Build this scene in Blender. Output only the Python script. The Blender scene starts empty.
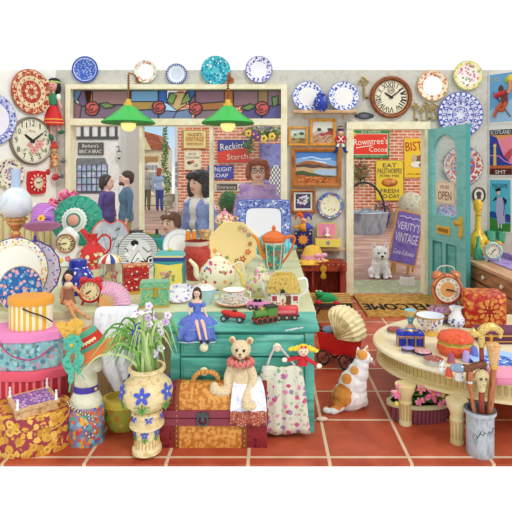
import bpy, bmesh, math, random
from mathutils import Matrix, Vector
random.seed(7)
PI = math.pi
SC = bpy.context.scene
COL = SC.collection
EYE, F, CX, HY = 1.46, 500.0, 270.0, 172.0
# ---------------------------------------------------------------- camera
cd = bpy.data.cameras.new('camera'); cam = bpy.data.objects.new('camera', cd); COL.objects.link(cam)
cam.location = (0, 0, EYE); cam.rotation_euler = (PI/2, 0, 0)
cd.sensor_width = 36; cd.lens = 36*F/512; cd.shift_x = -(CX-256)/512; cd.shift_y = -(256-HY)/512
cd.clip_end = 200
SC.camera = cam
# ---------------------------------------------------------------- world: bright overcast sky, pale blue towards the horizon
w = bpy.data.worlds.new('sky'); SC.world = w; w.use_nodes = True
nt = w.node_tree; nt.nodes.clear()
wo = nt.nodes.new('ShaderNodeOutputWorld'); bg = nt.nodes.new('ShaderNodeBackground')
tc = nt.nodes.new('ShaderNodeTexCoord'); sp = nt.nodes.new('ShaderNodeSeparateXYZ'); rp = nt.nodes.new('ShaderNodeValToRGB')
nt.links.new(tc.outputs['Generated'], sp.inputs[0]); nt.links.new(sp.outputs['Z'], rp.inputs[0])
nt.links.new(rp.outputs[0], bg.inputs[0]); nt.links.new(bg.outputs[0], wo.inputs[0])
el = rp.color_ramp.elements
el[0].position = 0.0; el[0].color = (1, 1, 1, 1)
el[1].position = 0.17; el[1].color = (1, 1, 1, 1)
e = el.new(0.02); e.color = (.62, .80, .93, 1)
e = el.new(0.13); e.color = (.42, .66, .88, 1)
bg.inputs[1].default_value = 1.02
sd = bpy.data.lights.new('sun', 'SUN'); sun = bpy.data.objects.new('sun', sd); COL.objects.link(sun)
sd.energy = 1.1; sd.angle = math.radians(14); sd.color = (1, .97, .9)
sun.rotation_euler = (math.radians(48), 0, math.radians(38))
SC.view_settings.view_transform = 'Standard'; SC.view_settings.look = 'None'
SC.view_settings.exposure = 0.0; SC.view_settings.gamma = 1.0
# ---------------------------------------------------------------- helpers
def lin(h):
    h = h.lstrip('#'); o = []
    for i in (0, 2, 4):
        c = int(h[i:i+2], 16)/255; o.append(c/12.92 if c <= .04045 else ((c+.055)/1.055)**2.4)
    return (*o, 1)
_mc = {}
def newmat(key, rough=.55, metal=0):
    m = bpy.data.materials.new(key); m.use_nodes = True
    b = m.node_tree.nodes['Principled BSDF']; b.inputs['Roughness'].default_value = rough; b.inputs['Metallic'].default_value = metal
    b.inputs['Specular IOR Level'].default_value = .3
    return m, m.node_tree, b
def cm(fn):
    def g(*a, **k):
        key = fn.__name__+repr(a)+repr(sorted(k.items()))
        if key not in _mc: _mc[key] = fn(*a, **k)
        return _mc[key]
    return g
@cm
def C(h, rough=.55, metal=0, alpha=None):
    m, t, b = newmat('paint', rough, metal); b.inputs['Base Color'].default_value = lin(h)
    return m
def coord(t, sc=(1, 1, 1), loc=(0, 0, 0)):
    a = t.nodes.new('ShaderNodeTexCoord'); mp = t.nodes.new('ShaderNodeMapping')
    mp.inputs['Scale'].default_value = sc; mp.inputs['Location'].default_value = loc
    t.links.new(a.outputs['Object'], mp.inputs[0]); return mp.outputs[0]
def ramp(t, fac, stops, const=False):
    r = t.nodes.new('ShaderNodeValToRGB'); t.links.new(fac, r.inputs[0]); e = r.color_ramp.elements
    if const: r.color_ramp.interpolation = 'CONSTANT'
    e[0].position, e[0].color = stops[0][0], lin(stops[0][1]); e[1].position, e[1].color = stops[-1][0], lin(stops[-1][1])
    for p, c in stops[1:-1]:
        n = e.new(p); n.color = lin(c)
    return r.outputs[0]
def mix(t, fac, a, b):
    m = t.nodes.new('ShaderNodeMix'); m.data_type = 'RGBA'
    t.links.new(fac, m.inputs[0]) if not isinstance(fac, float) else setattr(m.inputs[0], 'default_value', fac)
    for s, v in ((6, a), (7, b)):
        if isinstance(v, str): m.inputs[s].default_value = lin(v)
        else: t.links.new(v, m.inputs[s])
    return m.outputs[2]
def less(t, v, th):
    m = t.nodes.new('ShaderNodeMath'); m.operation = 'LESS_THAN'; t.links.new(v, m.inputs[0]); m.inputs[1].default_value = th
    return m.outputs[0]
@cm
def WASH(cols, scale=.1, sc=(1, 1, 1), rough=.6, lo=.35, hi=.65, detail=4, metal=0, bump=0):
    """mottled colour: noise through a ramp"""
    m, t, b = newmat('mottled', rough, metal); n = t.nodes.new('ShaderNodeTexNoise'); n.inputs['Scale'].default_value = scale
    n.inputs['Detail'].default_value = detail
    t.links.new(coord(t, sc), n.inputs[0]); k = len(cols)
    o = ramp(t, n.outputs['Fac'], [(lo+(hi-lo)*i/(k-1), c) for i, c in enumerate(cols)]); t.links.new(o, b.inputs['Base Color'])
    if bump:
        bp = t.nodes.new('ShaderNodeBump'); bp.inputs['Strength'].default_value = bump; t.links.new(n.outputs['Fac'], bp.inputs['Height']); t.links.new(bp.outputs[0], b.inputs['Normal'])
    return m
@cm
def FLO(base, cols, scale=.2, dens=.4, leaf=None, rough=.35, sc=(1, 1, 1), centre=None, metal=0):
    """scattered blossoms / spots on a ground colour"""
    m, t, b = newmat('floral', rough, metal); co = coord(t, sc); scale = scale*1.6 if scale < .3 else scale
    nz = t.nodes.new('ShaderNodeTexNoise'); nz.inputs['Scale'].default_value = scale*2.2; t.links.new(co, nz.inputs[0])
    va = t.nodes.new('ShaderNodeVectorMath'); va.operation = 'MULTIPLY_ADD'
    t.links.new(nz.outputs['Color'], va.inputs[0]); va.inputs[1].default_value = (.5/scale,)*3; t.links.new(co, va.inputs[2])
    cur = base if isinstance(base, str) else base
    if leaf:
        v2 = t.nodes.new('ShaderNodeTexVoronoi'); v2.inputs['Scale'].default_value = scale*1.3
        mp = t.nodes.new('ShaderNodeMapping'); mp.inputs['Location'].default_value = (3.3, 1.7, 5.1); t.links.new(va.outputs[0], mp.inputs[0]); t.links.new(mp.outputs[0], v2.inputs[0])
        cur = mix(t, less(t, v2.outputs['Distance'], dens*.85), cur, leaf)
    v = t.nodes.new('ShaderNodeTexVoronoi'); v.inputs['Scale'].default_value = scale; t.links.new(va.outputs[0], v.inputs[0])
    sx = t.nodes.new('ShaderNodeSeparateColor'); t.links.new(v.outputs['Color'], sx.inputs[0])
    k = len(cols); cr = ramp(t, sx.outputs[0], [(i/k, c) for i, c in enumerate(cols)] if k > 1 else [(0, cols[0]), (1, cols[0])], True)
    cur = mix(t, less(t, v.outputs['Distance'], dens), cur, cr)
    if centre: cur = mix(t, less(t, v.outputs['Distance'], dens*.35), cur, centre)
    t.links.new(cur, b.inputs['Base Color']); return m
@cm
def STR(c1, c2, per, axis=0, w=.5, rough=.5, c3=None):
    """stripes of period per along an axis"""
    m, t, b = newmat('striped', rough); s = t.nodes.new('ShaderNodeSeparateXYZ')
    t.links.new(coord(t, (1/per,)*3, (50.1,)*3), s.inputs[0]); f = t.nodes.new('ShaderNodeMath'); f.operation = 'FRACT'; t.links.new(s.outputs[axis], f.inputs[0])
    st = [(0, c1), (w, c2)] if not c3 else [(0, c1), (w, c2), (w+.12, c3), (.88, c2)]
    t.links.new(ramp(t, f.outputs[0], st, True), b.inputs['Base Color']); return m
@cm
def BRICK(c1, c2, mo, bw, bh, ms, loc=(0, 0), off=.5, plane='xz', rough=.8, n=.5):
    m, t, b = newmat('masonry', rough); s = t.nodes.new('ShaderNodeSeparateXYZ'); t.links.new(coord(t), s.inputs[0])
    cb = t.nodes.new('ShaderNodeCombineXYZ'); t.links.new(s.outputs['X'], cb.inputs[0]); t.links.new(s.outputs['Z' if plane == 'xz' else 'Y'], cb.inputs[1])
    mp = t.nodes.new('ShaderNodeMapping'); mp.inputs['Location'].default_value = (-loc[0]+bw*40, -loc[1]+bh*40, 0); t.links.new(cb.outputs[0], mp.inputs[0])
    k = t.nodes.new('ShaderNodeTexBrick'); k.offset = off; k.inputs['Brick Width'].default_value = bw; k.inputs['Row Height'].default_value = bh
    k.inputs['Mortar Size'].default_value = ms; k.inputs['Scale'].default_value = 1
    k.inputs['Color1'].default_value = lin(c1); k.inputs['Color2'].default_value = lin(c2); k.inputs['Mortar'].default_value = lin(mo)
    t.links.new(mp.outputs[0], k.inputs[0])
    nz = t.nodes.new('ShaderNodeTexNoise'); nz.inputs['Scale'].default_value = 5; nz.inputs['Detail'].default_value = 5; t.links.new(mp.outputs[0], nz.inputs[0])
    mx = t.nodes.new('ShaderNodeMix'); mx.data_type = 'RGBA'; mx.blend_type = 'SOFT_LIGHT'; mx.inputs[0].default_value = n
    t.links.new(k.outputs[0], mx.inputs[6]); t.links.new(ramp(t, nz.outputs['Fac'], [(.3, '#303030'), (.7, '#e8e8e8')]), mx.inputs[7])
    t.links.new(mx.outputs[2], b.inputs['Base Color']); return m
@cm
def GLASS(h='#ffffff', tr=.9, rough=.03):
    m, t, b = newmat('glass'); t.nodes.remove(b); o = t.nodes['Material Output']
    tb = t.nodes.new('ShaderNodeBsdfTransparent'); tb.inputs[0].default_value = lin(h)
    gb = t.nodes.new('ShaderNodeBsdfPrincipled'); gb.inputs['Roughness'].default_value = rough; gb.inputs['Base Color'].default_value = lin(h)
    mx = t.nodes.new('ShaderNodeMixShader'); mx.inputs[0].default_value = tr
    t.links.new(gb.outputs[0], mx.inputs[1]); t.links.new(tb.outputs[0], mx.inputs[2]); t.links.new(mx.outputs[0], o.inputs[0]); return m
@cm
def BLOT(base, spots, rough=.6, nscale=.3, edge=.25, base2=None):
    """coat with patches of another colour at given places: spots = ((x,y,z,r,hex),...)"""
    m, t, b = newmat('patched', rough); co = coord(t)
    nz = t.nodes.new('ShaderNodeTexNoise'); nz.inputs['Scale'].default_value = nscale; nz.inputs['Detail'].default_value = 3; t.links.new(co, nz.inputs[0])
    cur = ramp(t, nz.outputs['Fac'], [(.35, base), (.65, base2 or base)])
    for x, y, z, r, h in spots:
        d = t.nodes.new('ShaderNodeVectorMath'); d.operation = 'DISTANCE'; t.links.new(co, d.inputs[0]); d.inputs[1].default_value = (x, y, z)
        a = t.nodes.new('ShaderNodeMath'); a.operation = 'MULTIPLY_ADD'; t.links.new(nz.outputs['Fac'], a.inputs[0]); a.inputs[1].default_value = r*edge*2; t.links.new(d.outputs['Value'], a.inputs[2])
        cur = mix(t, less(t, a.outputs[0], r*(1+edge)), cur, h)
    t.links.new(cur, b.inputs['Base Color']); return m
_tx = {}
def textdata(s):
    if s not in _tx:
        cu = bpy.data.curves.new('t', 'FONT'); cu.body = s; cu.resolution_u = 2
        o = bpy.data.objects.new('t', cu); me = bpy.data.meshes.new_from_object(o)
        vs = [v.co.copy() for v in me.vertices]; fs = [tuple(p.vertices) for p in me.polygons]
        bpy.data.objects.remove(o); bpy.data.curves.remove(cu); bpy.data.meshes.remove(me)
        x0 = min(v.x for v in vs); x1 = max(v.x for v in vs); y0 = min(v.y for v in vs); y1 = max(v.y for v in vs)
        _tx[s] = ([((v.x-x0)/(x1-x0)-.5, (v.y-y0)/(y1-y0)-.5) for v in vs], fs)
    return _tx[s]
def rot(ax, deg): return Matrix.Rotation(math.radians(deg), 4, ax)
def tr(x=0, y=0, z=0): return Matrix.Translation((x, y, z))
def scl(x, y, z): return Matrix.Diagonal((x, y, z, 1))
def arc(cx, cz, rx, rz, a0, a1, n=12): return [(cx+rx*math.cos(math.radians(a0+(a1-a0)*i/n)), cz+rz*math.sin(math.radians(a0+(a1-a0)*i/n))) for i in range(n+1)]
def spl(pts, n=5):
    """smooth curve through points"""
    out = []; P = [Vector(p) for p in pts]; P = [P[0]*2-P[1]]+P+[P[-1]*2-P[-2]]
    for i in range(1, len(P)-2):
        for k in range(n):
            t = k/n; a, b, c, d = P[i-1:i+3]
            out.append(.5*((2*b)+(c-a)*t+(2*a-5*b+4*c-d)*t*t+(3*b-a-3*c+d)*t**3))
    return out+[P[-2]]
class G:
    def __init__(s, T=None): s.bm = bmesh.new(); s.m = []; s.T = T or Matrix()
    def mi(s, m):
        if isinstance(m, str): m = C(m)
        if m not in s.m: s.m.append(m)
        return s.m.index(m)
    def v(s, p): return s.bm.verts.new(s.T @ Vector(p))
    def f(s, vs, mi, sm=False):
        try: fc = s.bm.faces.new(vs)
        except ValueError: return
        fc.material_index = mi; fc.smooth = sm
    def box(s, m, x0, x1, y0, y1, z0, z1):
        i = s.mi(m); v = [s.v((x, y, z)) for x in (x0, x1) for y in (y0, y1) for z in (z0, z1)]
        for q in ((0, 1, 3, 2), (4, 6, 7, 5), (0, 4, 5, 1), (2, 3, 7, 6), (0, 2, 6, 4), (1, 5, 7, 3)): s.f([v[k] for k in q], i)
        return s
    def rbox(s, m, x0, x1, y0, y1, z0, z1, r=1):
        """box with chamfered vertical and top edges"""
        def rect(e, z): return [(x0+e+a, y0+e+b, z) for a, b in ()]
        P = lambda e, c: [(x0+e+c, y0+e), (x1-e-c, y0+e), (x1-e, y0+e+c), (x1-e, y1-e-c), (x1-e-c, y1-e), (x0+e+c, y1-e), (x0+e, y1-e-c), (x0+e, y0+e+c)]
        return s.rings(m, [[(x, y, z) for x, y in P(e, r)] for e, z in ((r*.6, z0), (0, z0+r), (0, z1-r), (r*.6, z1))])
    def rings(s, m, R, cap=True, sm=False, close=True):
        ms = m if isinstance(m, list) else [m]*(len(R)-1); V = [[s.v(p) for p in r] for r in R]; n = len(R[0])
        for k in range(len(R)-1):
            i = s.mi(ms[k])
            for a in range(n if close else n-1):
                b = (a+1) % n; s.f([V[k][a], V[k][b], V[k+1][b], V[k+1][a]], i, sm)
        if cap: s.f(V[0][::-1], s.mi(ms[0])); s.f(V[-1], s.mi(ms[-1]))
        return s
    def lathe(s, m, prof, c=(0, 0, 0), seg=24, sx=1, sy=1, ax='z', wob=0, nw=8, sm=True):
        """profile (radius, height); ax 'y': height points towards the viewer"""
        ms = m+[m[-1]]*len(prof) if isinstance(m, list) else [m]*(len(prof)-1); R = []
        for r, h in prof:
            if r < 1e-6: ring = [s.v((c[0], c[1], c[2]+h) if ax == 'z' else (c[0], c[1]-h, c[2]))]
            else:
                ring = []
                for k in range(seg):
                    a = 2*PI*k/seg; q = r*(1+wob*math.cos(nw*a)); x, y = q*sx*math.cos(a), q*sy*math.sin(a)
                    ring.append(s.v((c[0]+x, c[1]+y, c[2]+h) if ax == 'z' else (c[0]+x, c[1]-h, c[2]+y)))
            R.append(ring)
        for k in range(len(R)-1):
            i = s.mi(ms[k]); A, B = R[k], R[k+1]
            for a in range(seg):
                b = (a+1) % seg
                if len(A) == 1 and len(B) == 1: break
                if len(A) == 1: s.f([A[0], B[b], B[a]][::-1], i, sm)
                elif len(B) == 1: s.f([A[a], A[b], B[0]], i, sm)
                else: s.f([A[a], A[b], B[b], B[a]], i, sm)
        if len(R[0]) > 1 and prof[0][0] > 0 and prof[0] != prof[-1]: s.f(R[0][::-1], s.mi(ms[0]))
        if len(R[-1]) > 1 and prof[0] != prof[-1]: s.f(R[-1], s.mi(ms[len(prof)-2]))
        return s
    def tube(s, m, pts, r, seg=6, closed=False, flat=1):
        P = [Vector(p) for p in pts]; n = len(P); rr = r if isinstance(r, (list, tuple)) else [r]*n
        if len(rr) != n: rr = [rr[0]+(rr[-1]-rr[0])*i/(n-1) if len(rr) == 2 else rr[min(len(rr)-1, int(i*len(rr)/n))] for i in range(n)]
        R = []; up = None
        for i in range(n):
            a, b = (P[i-1], P[(i+1) % n]) if closed else (P[max(0, i-1)], P[min(n-1, i+1)])
            d = (b-a).normalized() if (b-a).length > 1e-9 else Vector((0, 0, 1))
            if up is None: up = Vector((0, 1, 0)) if abs(d.y) < .9 else Vector((1, 0, 0))
            u = d.cross(up); u = u.normalized() if u.length > 1e-6 else Vector((1, 0, 0)); w2 = u.cross(d).normalized(); up = w2
            R.append([P[i]+(u*math.cos(2*PI*k/seg)+w2*flat*math.sin(2*PI*k/seg))*rr[i] for k in range(seg)])
        if closed: R.append(R[0])
        s.rings(m, R, cap=not closed, sm=True); return s
    def ball(s, m, c, r, seg=14, T=None):
        if not isinstance(r, (tuple, list)): r = (r, r, r)
        o = s.T; s.T = s.T @ tr(*c) @ (T or Matrix()) @ scl(*r); h = max(4, seg//2)
        s.lathe(m, [(math.sin(PI*k/h), -math.cos(PI*k/h)) for k in range(h+1)], seg=seg); s.T = o; return s
    def prism(s, m, poly, y0, y1, pl='xz', bev=0):
        R = [[(x, y, z) if pl == 'xz' else (x, z, y) for x, z in poly] for y in (y0, y1)]
        return s.rings(m, R if pl == 'xz' else R, cap=True)
    def flat(s, m, poly, y):
        s.f([s.v((x, y, z)) for x, z in poly], s.mi(m)); return s
    def rect(s, m, x0, x1, z0, z1, y): return s.flat(m, [(x0, z0), (x1, z0), (x1, z1), (x0, z1)], y)
    def disc(s, m, x, z, rx, y, rz=None, n=14, a=0):
        rz = rz or rx; ca, sa = math.cos(a), math.sin(a)
        return s.flat(m, [(x+rx*math.cos(2*PI*k/n)*ca-rz*math.sin(2*PI*k/n)*sa, z+rx*math.cos(2*PI*k/n)*sa+rz*math.sin(2*PI*k/n)*ca) for k in range(n)], y)
    def line(s, m, pts, w, y):
        for (a, b), (c, d) in zip(pts, pts[1:]):
            L = math.hypot(c-a, d-b) or 1; nx, nz = -(d-b)/L*w/2, (c-a)/L*w/2
            s.flat(m, [(a+nx, b+nz), (c+nx, d+nz), (c-nx, d-nz), (a-nx, b-nz)], y)
        return s
    def text(s, m, st, x, z, wd, h, y, a=0, shear=0, back=False):
        """lettering centred at (x, z) facing the viewer, wd wide and h high"""
        vs, fs = textdata(st); i = s.mi(m); ca, sa = math.cos(math.radians(a)), math.sin(math.radians(a)); V = []
        for u, q in vs:
            px, pz = u*wd+q*h*shear, q*h
            V.append(s.v((x+px*ca-pz*sa, y, z+px*sa+pz*ca)))
        for f in fs: s.f([V[k] for k in f], i)
        return s
    def blossom(s, m, x, z, r, y, n=5, c=None, a=0):
        for k in range(n): t = a+2*PI*k/n; s.disc(m, x+r*.55*math.cos(t), z+r*.55*math.sin(t), r*.5, y, r*.32, 8, t)
        if c: s.disc(c, x, z, r*.28, y-.12, n=8)
        return s
    def build(s, name, parent=None, sharp=38, remesh=0, smooth=4, bevel=0):
        me = bpy.data.meshes.new(name); s.bm.normal_update()
        bmesh.ops.recalc_face_normals(s.bm, faces=s.bm.faces) if not getattr(s, 'norec', 0) else None
        s.bm.to_mesh(me); s.bm.free()
        for m in s.m: me.materials.append(m)
        if sharp: me.set_sharp_from_angle(angle=math.radians(sharp))
        o = bpy.data.objects.new(name, me); COL.objects.link(o)
        if parent: o.parent = parent
        if remesh:
            r = o.modifiers.new('r', 'REMESH'); r.mode = 'VOXEL'; r.voxel_size = remesh; r.use_smooth_shade = True
            if smooth: q = o.modifiers.new('s', 'SMOOTH'); q.iterations = smooth; q.factor = .5
        if bevel:
            b = o.modifiers.new('b', 'BEVEL'); b.width = bevel; b.segments = 2; b.limit_method = 'ANGLE'
        return o
def at(px, py, Y): return ((px-CX)*Y/F, Y, EYE-(py-HY)*Y/F)
def tag(o, label, cat, group=None):
    o['label'] = label; o['category'] = cat
    if group: o['group'] = group
    return o
def thing(name, label, cat, px, py, h=None, Y=None, group=None, rz=0, rx=0, off=None, ry=0):
    """Empty at the thing's base; h = height of what carries it, or Y = its distance. One local unit is Y/500 m."""
    if Y is None: Y = F*(EYE-h)/(py-HY)
    o = bpy.data.objects.new(name, None); COL.objects.link(o); p = at(px, py, Y)
    if h is not None: p = (p[0], p[1], h+.001)
    o.location = p if off is None else tuple(Vector(p)+Vector(off)); o.scale = (Y/F,)*3
    o.rotation_euler = (math.radians(rx), math.radians(ry), math.radians(rz)); o.empty_display_size = .1
    return tag(o, label, cat, group)
def struct(g, name, **k):
    o = g.build(name, **k); o['kind'] = 'structure'; return o
def wallspot(px, py, gap=.012):
    """point on the shop's inner walls seen at a pixel: (Y, rz, location)"""
    k = (px-CX)/F
    if px < 56:
        c, s = math.cos(math.radians(62)), math.sin(math.radians(62)); t = (-2.55-5.95*k)/(c-k*s)*1.0
        X, Y = -2.55-c*t, 5.95-s*t; n = (s, -c); rz = 62
    elif px > 488:
        c = s = math.cos(PI/4); t = (5.95*k-2.6)/(c+k*s); X, Y = 2.6+c*t, 5.95-s*t; n = (-s, -c); rz = -45
    else: X, Y = k*5.95, 5.95; n = (0, -1); rz = 0
    return X+n[0]*gap, Y+n[1]*gap, EYE-(py-HY)*Y/F, Y, rz
def hang(name, label, cat, px, py, group=None, gap=.004):
    X, Y, Z, D, rz = wallspot(px, py, gap)
    o = bpy.data.objects.new(name, None); COL.objects.link(o); o.location = (X, Y, Z); o.scale = (D/F,)*3; o.rotation_euler = (0, 0, math.radians(rz))
    return tag(o, label, cat, group)
def ctree(o, parent=None):
    c = o.copy(); COL.objects.link(c); c.parent = parent
    for ch in list(o.children): ctree(ch, c)
    return c
# ================================================================ THE SETTING
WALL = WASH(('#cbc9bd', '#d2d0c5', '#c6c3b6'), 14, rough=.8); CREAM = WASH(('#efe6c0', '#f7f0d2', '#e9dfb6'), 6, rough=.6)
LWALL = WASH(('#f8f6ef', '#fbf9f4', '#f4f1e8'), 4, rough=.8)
g = G(); g.box(BRICK('#c05a3c', '#ad4b30', '#dcc3a4', .41, .385, .009, (.30, 3.33), 0, 'xy', .45, .6), -4, 4, 2.50, 6.02, -.012, 0); struct(g, 'floor')
TOP = 2.674
def wx(px): return (px-CX)*5.95/F
def wz(py): return EYE-(py-HY)*5.95/F
# back wall with window opening (px 69..286, y 86..246) and door opening (px 352..424, y 129..295)
g = G()
g.box(WALL, -2.55, wx(69), 5.95, 6.07, 0, TOP)
g.box(WALL, wx(69), wx(286), 5.95, 6.07, wz(86), TOP)
g.box(WALL, wx(69), wx(286), 5.95, 6.07, 0, wz(243))
g.box(WALL, wx(286), wx(350), 5.95, 6.07, 0, TOP)
g.box(WALL, wx(350), wx(427), 5.95, 6.07, wz(126), TOP)
g.box(WALL, wx(427), 2.6, 5.95, 6.07, 0, TOP)
struct(g, 'wall_back')
# left wall turns towards the viewer; its top follows the cut of the room
c, s_ = math.cos(math.radians(62)), math.sin(math.radians(62))
def lw(t, d=0): return (-2.55-c*t-s_*d, 5.95-s_*t+c*d)
g = G(); z2 = EYE+102*lw(1.2)[1]/F
for a, b, mm, dd in ((0, TOP, LWALL, 0),):
    p0, p1, p2, p3 = lw(0), lw(1.2), lw(1.2, .12), lw(0, .12)
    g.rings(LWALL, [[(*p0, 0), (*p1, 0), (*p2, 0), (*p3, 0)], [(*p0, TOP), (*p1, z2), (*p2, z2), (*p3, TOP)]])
struct(g, 'wall_left')
g = G(); zt = 1.02
for k in range(14):
    a, b = lw(k*.085+.004, -.02), lw(k*.085+.081, -.02); a2, b2 = lw(k*.085+.004, 0), lw(k*.085+.081, 0)
    g.rings(STR('#f0e6b8', '#e3d69c', .04, 0), [[(*a, 0), (*b, 0), (*b2, 0), (*a2, 0)], [(*a, zt), (*b, zt), (*b2, zt), (*a2, zt)]])
a, b, a2, b2 = lw(0, -.05), lw(1.2, -.05), lw(0), lw(1.2)
g.rings(CREAM, [[(*a, zt), (*b, zt), (*b2, zt), (*a2, zt)], [(*a, zt+.05), (*b, zt+.05), (*b2, zt+.05), (*a2, zt+.05)]])
struct(g, 'baseboard_left')
g = G(); q = math.cos(PI/4); z2 = EYE+102*(5.95-q*.9)/F
g.rings(WASH(('#e9e3d6', '#f2eee4', '#ddd6c8'), 2, rough=.8), [[(2.6, 5.95, 0), (2.6+q*.9, 5.95-q*.9, 0), (2.7+q*.9, 6.05-q*.9, 0), (2.7, 6.05, 0)], [(2.6, 5.95, TOP), (2.6+q*.9, 5.95-q*.9, z2), (2.7+q*.9, 6.05-q*.9, z2), (2.7, 6.05, TOP)]])
struct(g, 'wall_right')
# window frame, mullions, transom
g = G()
def wb(x0, x1, y0, y1, d0=5.90, d1=6.08): g.box(CREAM, wx(x0), wx(x1), d0, d1, wz(y1), wz(y0))
wb(67, 72, 85, 246); wb(281, 287, 85, 246); wb(72, 281, 85, 89.5); wb(72, 281, 119, 125.5); wb(72, 281, 240, 246, 5.86)
wb(139.5, 142.5, 125, 241, 5.93, 6.05); wb(209.5, 213, 125, 241, 5.93, 6.05)
fr = struct(g, 'window_1')
g = G()
for a, b in ((72, 139.5), (142.5, 209.5), (213, 281)): g.box(GLASS('#ffffff', .985, .02), wx(a), wx(b), 6.0, 6.006, wz(240), wz(125.5))
g.build('window_glass', fr)
# leaded stained-glass transom
g = G(tr(0, 6.0, 0)); LEAD = C('#3d3d40', .5)
def sg(col, pts, tt=.34): g.prism(GLASS(col, tt, .15), [(wx(x), wz(y)) for x, y in pts], 0, .004)
def ld(pts, w=.012): 
    P = [(wx(x), 0, wz(y)) for x, y in pts]; g.tube(LEAD, P, w/1.7, 5)
def rose(x, y, r, col='#e86a62'):
    g.T = tr(0, 5.99, 0); P = [(x+r*math.cos(a)*(1+.08*math.cos(5*a)), y+r*math.sin(a)) for a in [2*PI*k/20 for k in range(20)]]
    sg(col, P, .2); ld(P+[P[0]], .014); g.T = tr(0, 5.984, 0)
    ld([(x+r*.12*k*math.cos(k*.9), y+r*.12*k*math.sin(k*.9)) for k in range(7)], .010)
    ld([(x-r*.9, y-.1*r), (x-.3*r, y+.6*r), (x+.4*r, y+.5*r), (x+.9*r, y)], .009); g.T = tr(0, 6.0, 0)
U = [
 ('#7da4cf', [(72, 90), (80, 90), (76, 100), (72, 100)]), ('#8a7398', [(80, 90), (90, 90), (88, 104), (80, 106), (76, 100)]), ('#a8808a', [(72, 100), (80, 106), (78, 119), (72, 119)]),
 ('#e0a23a', [(83, 90), (91, 90), (91, 104), (86, 108)]), ('#b7908c', [(91, 90), (128, 90), (128, 104), (91, 104)]), ('#9a8296', [(78, 119), (80, 106), (128, 104), (128, 112), (96, 119)]), ('#6668a4', [(96, 119), (128, 112), (128, 119)]),
 ('#8fbfe2', [(130, 90), (157, 90), (157, 101), (130, 101)]), ('#cfab5e', [(130, 101), (152, 101), (150, 109), (130, 110)]), ('#8c9cc2', [(130, 110), (150, 109), (176, 111), (172, 119), (130, 119)]),
 ('#4f7fd0', [(157, 90), (166, 90), (166, 103), (158, 101)]), ('#e6cf96', [(168, 92), (184, 92), (186, 104), (176, 110), (167, 103)]), ('#4f7fd0', [(186, 90), (196, 90), (188, 103), (184, 96)]),
 ('#8fa6cc', [(172, 119), (176, 111), (190, 108), (192, 119)]), ('#a87f92', [(196, 90), (224, 90), (224, 101), (198, 103), (188, 104)]), ('#c98d54', [(198, 103), (224, 101), (224, 109), (200, 110)]),
 ('#a4909c', [(192, 119), (200, 110), (224, 109), (240, 112), (240, 119)]), ('#d68b3f', [(224, 90), (233, 90), (233, 104), (224, 104)]), ('#ab868e', [(233, 90), (258, 90), (258, 104), (233, 106)]), ('#7b6ea8', [(238, 119), (244, 108), (258, 104), (262, 119)]),
 ('#b99a6a', [(258, 90), (268, 90), (268, 104), (258, 104)]), ('#a88a97', [(268, 90), (281, 90), (281, 104), (268, 106)]), ('#7f78b2', [(262, 119), (262, 106), (281, 104), (281, 119)])]
for col, p in U: sg(col, p); ld(p+[p[0]])
for x in (129, 157.5, 194.5, 233): ld([(x, 89), (x, 120)], .016)
for x, y, r in ((91, 108, 7), (158, 107, 6.5), (195, 108, 6.5), (262, 108, 7)): rose(x, y, r)
for P, col in (([(166, 101), (170, 92), (176, 95), (172, 104)], '#9cb86a'), ([(184, 95), (180, 104), (190, 100), (188, 92)], '#9cb86a'), ([(98, 103), (106, 102), (114, 106), (104, 108)], '#8aa860'), ([(240, 108), (250, 103), (256, 106), (248, 110)], '#8aa860'), ([(272, 97), (278, 95), (278, 104), (273, 106)], '#8aa860')):
    g.T = tr(0, 5.992, 0); sg(col, P, .3); ld(P+[P[0]]); g.T = tr(0, 6.0, 0)
g.build('leaded_pane', fr)
# door opening
g = G()
g.box(CREAM, wx(346), wx(353), 5.91, 6.08, 0, wz(122)); g.box(CREAM, wx(424), wx(429), 5.91, 6.08, 0, wz(122)); g.box(CREAM, wx(346), wx(429), 5.90, 6.08, wz(129.5), wz(122))
struct(g, 'trim_1')
# ---------------------------------------------------------------- THE STREET
g = G(); g.box(WASH(('#b48f80', '#9c7b70', '#c7a493', '#a58a76'), .9, (1, 2.2, 1), .8, .3, .7, 6), -14, 9, 6.08, 34, -.06, -.02); struct(g, 'ground')
g = G(); g.box(WASH(('#b5b299', '#9aa27e', '#c9c5ac'), 9, (1, 1, 1), .9, .3, .7, 6), wx(330), 3.6, 6.08, 6.75, -.02, .002); struct(g, 'path')
BR = BRICK('#c4603f', '#dc8d6c', '#ead3ba', .24, .085, .014)
def bz(py, Y): return EYE-(py-HY)*Y/F
g = G(); g.box(BR, -2.58, 6, 14.0, 14.5, -.02, bz(86, 14)); 
bh = tag(g.build('brick_building'), 'red brick building across the street hung with old enamel signs', 'building')
g = G(); g.box(WASH(('#a58a76', '#8d7468', '#b79c86'), 3), -2.6, 4.5, 13.93, 14.0, -.02, .35); g.build('plinth', bh)
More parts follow.
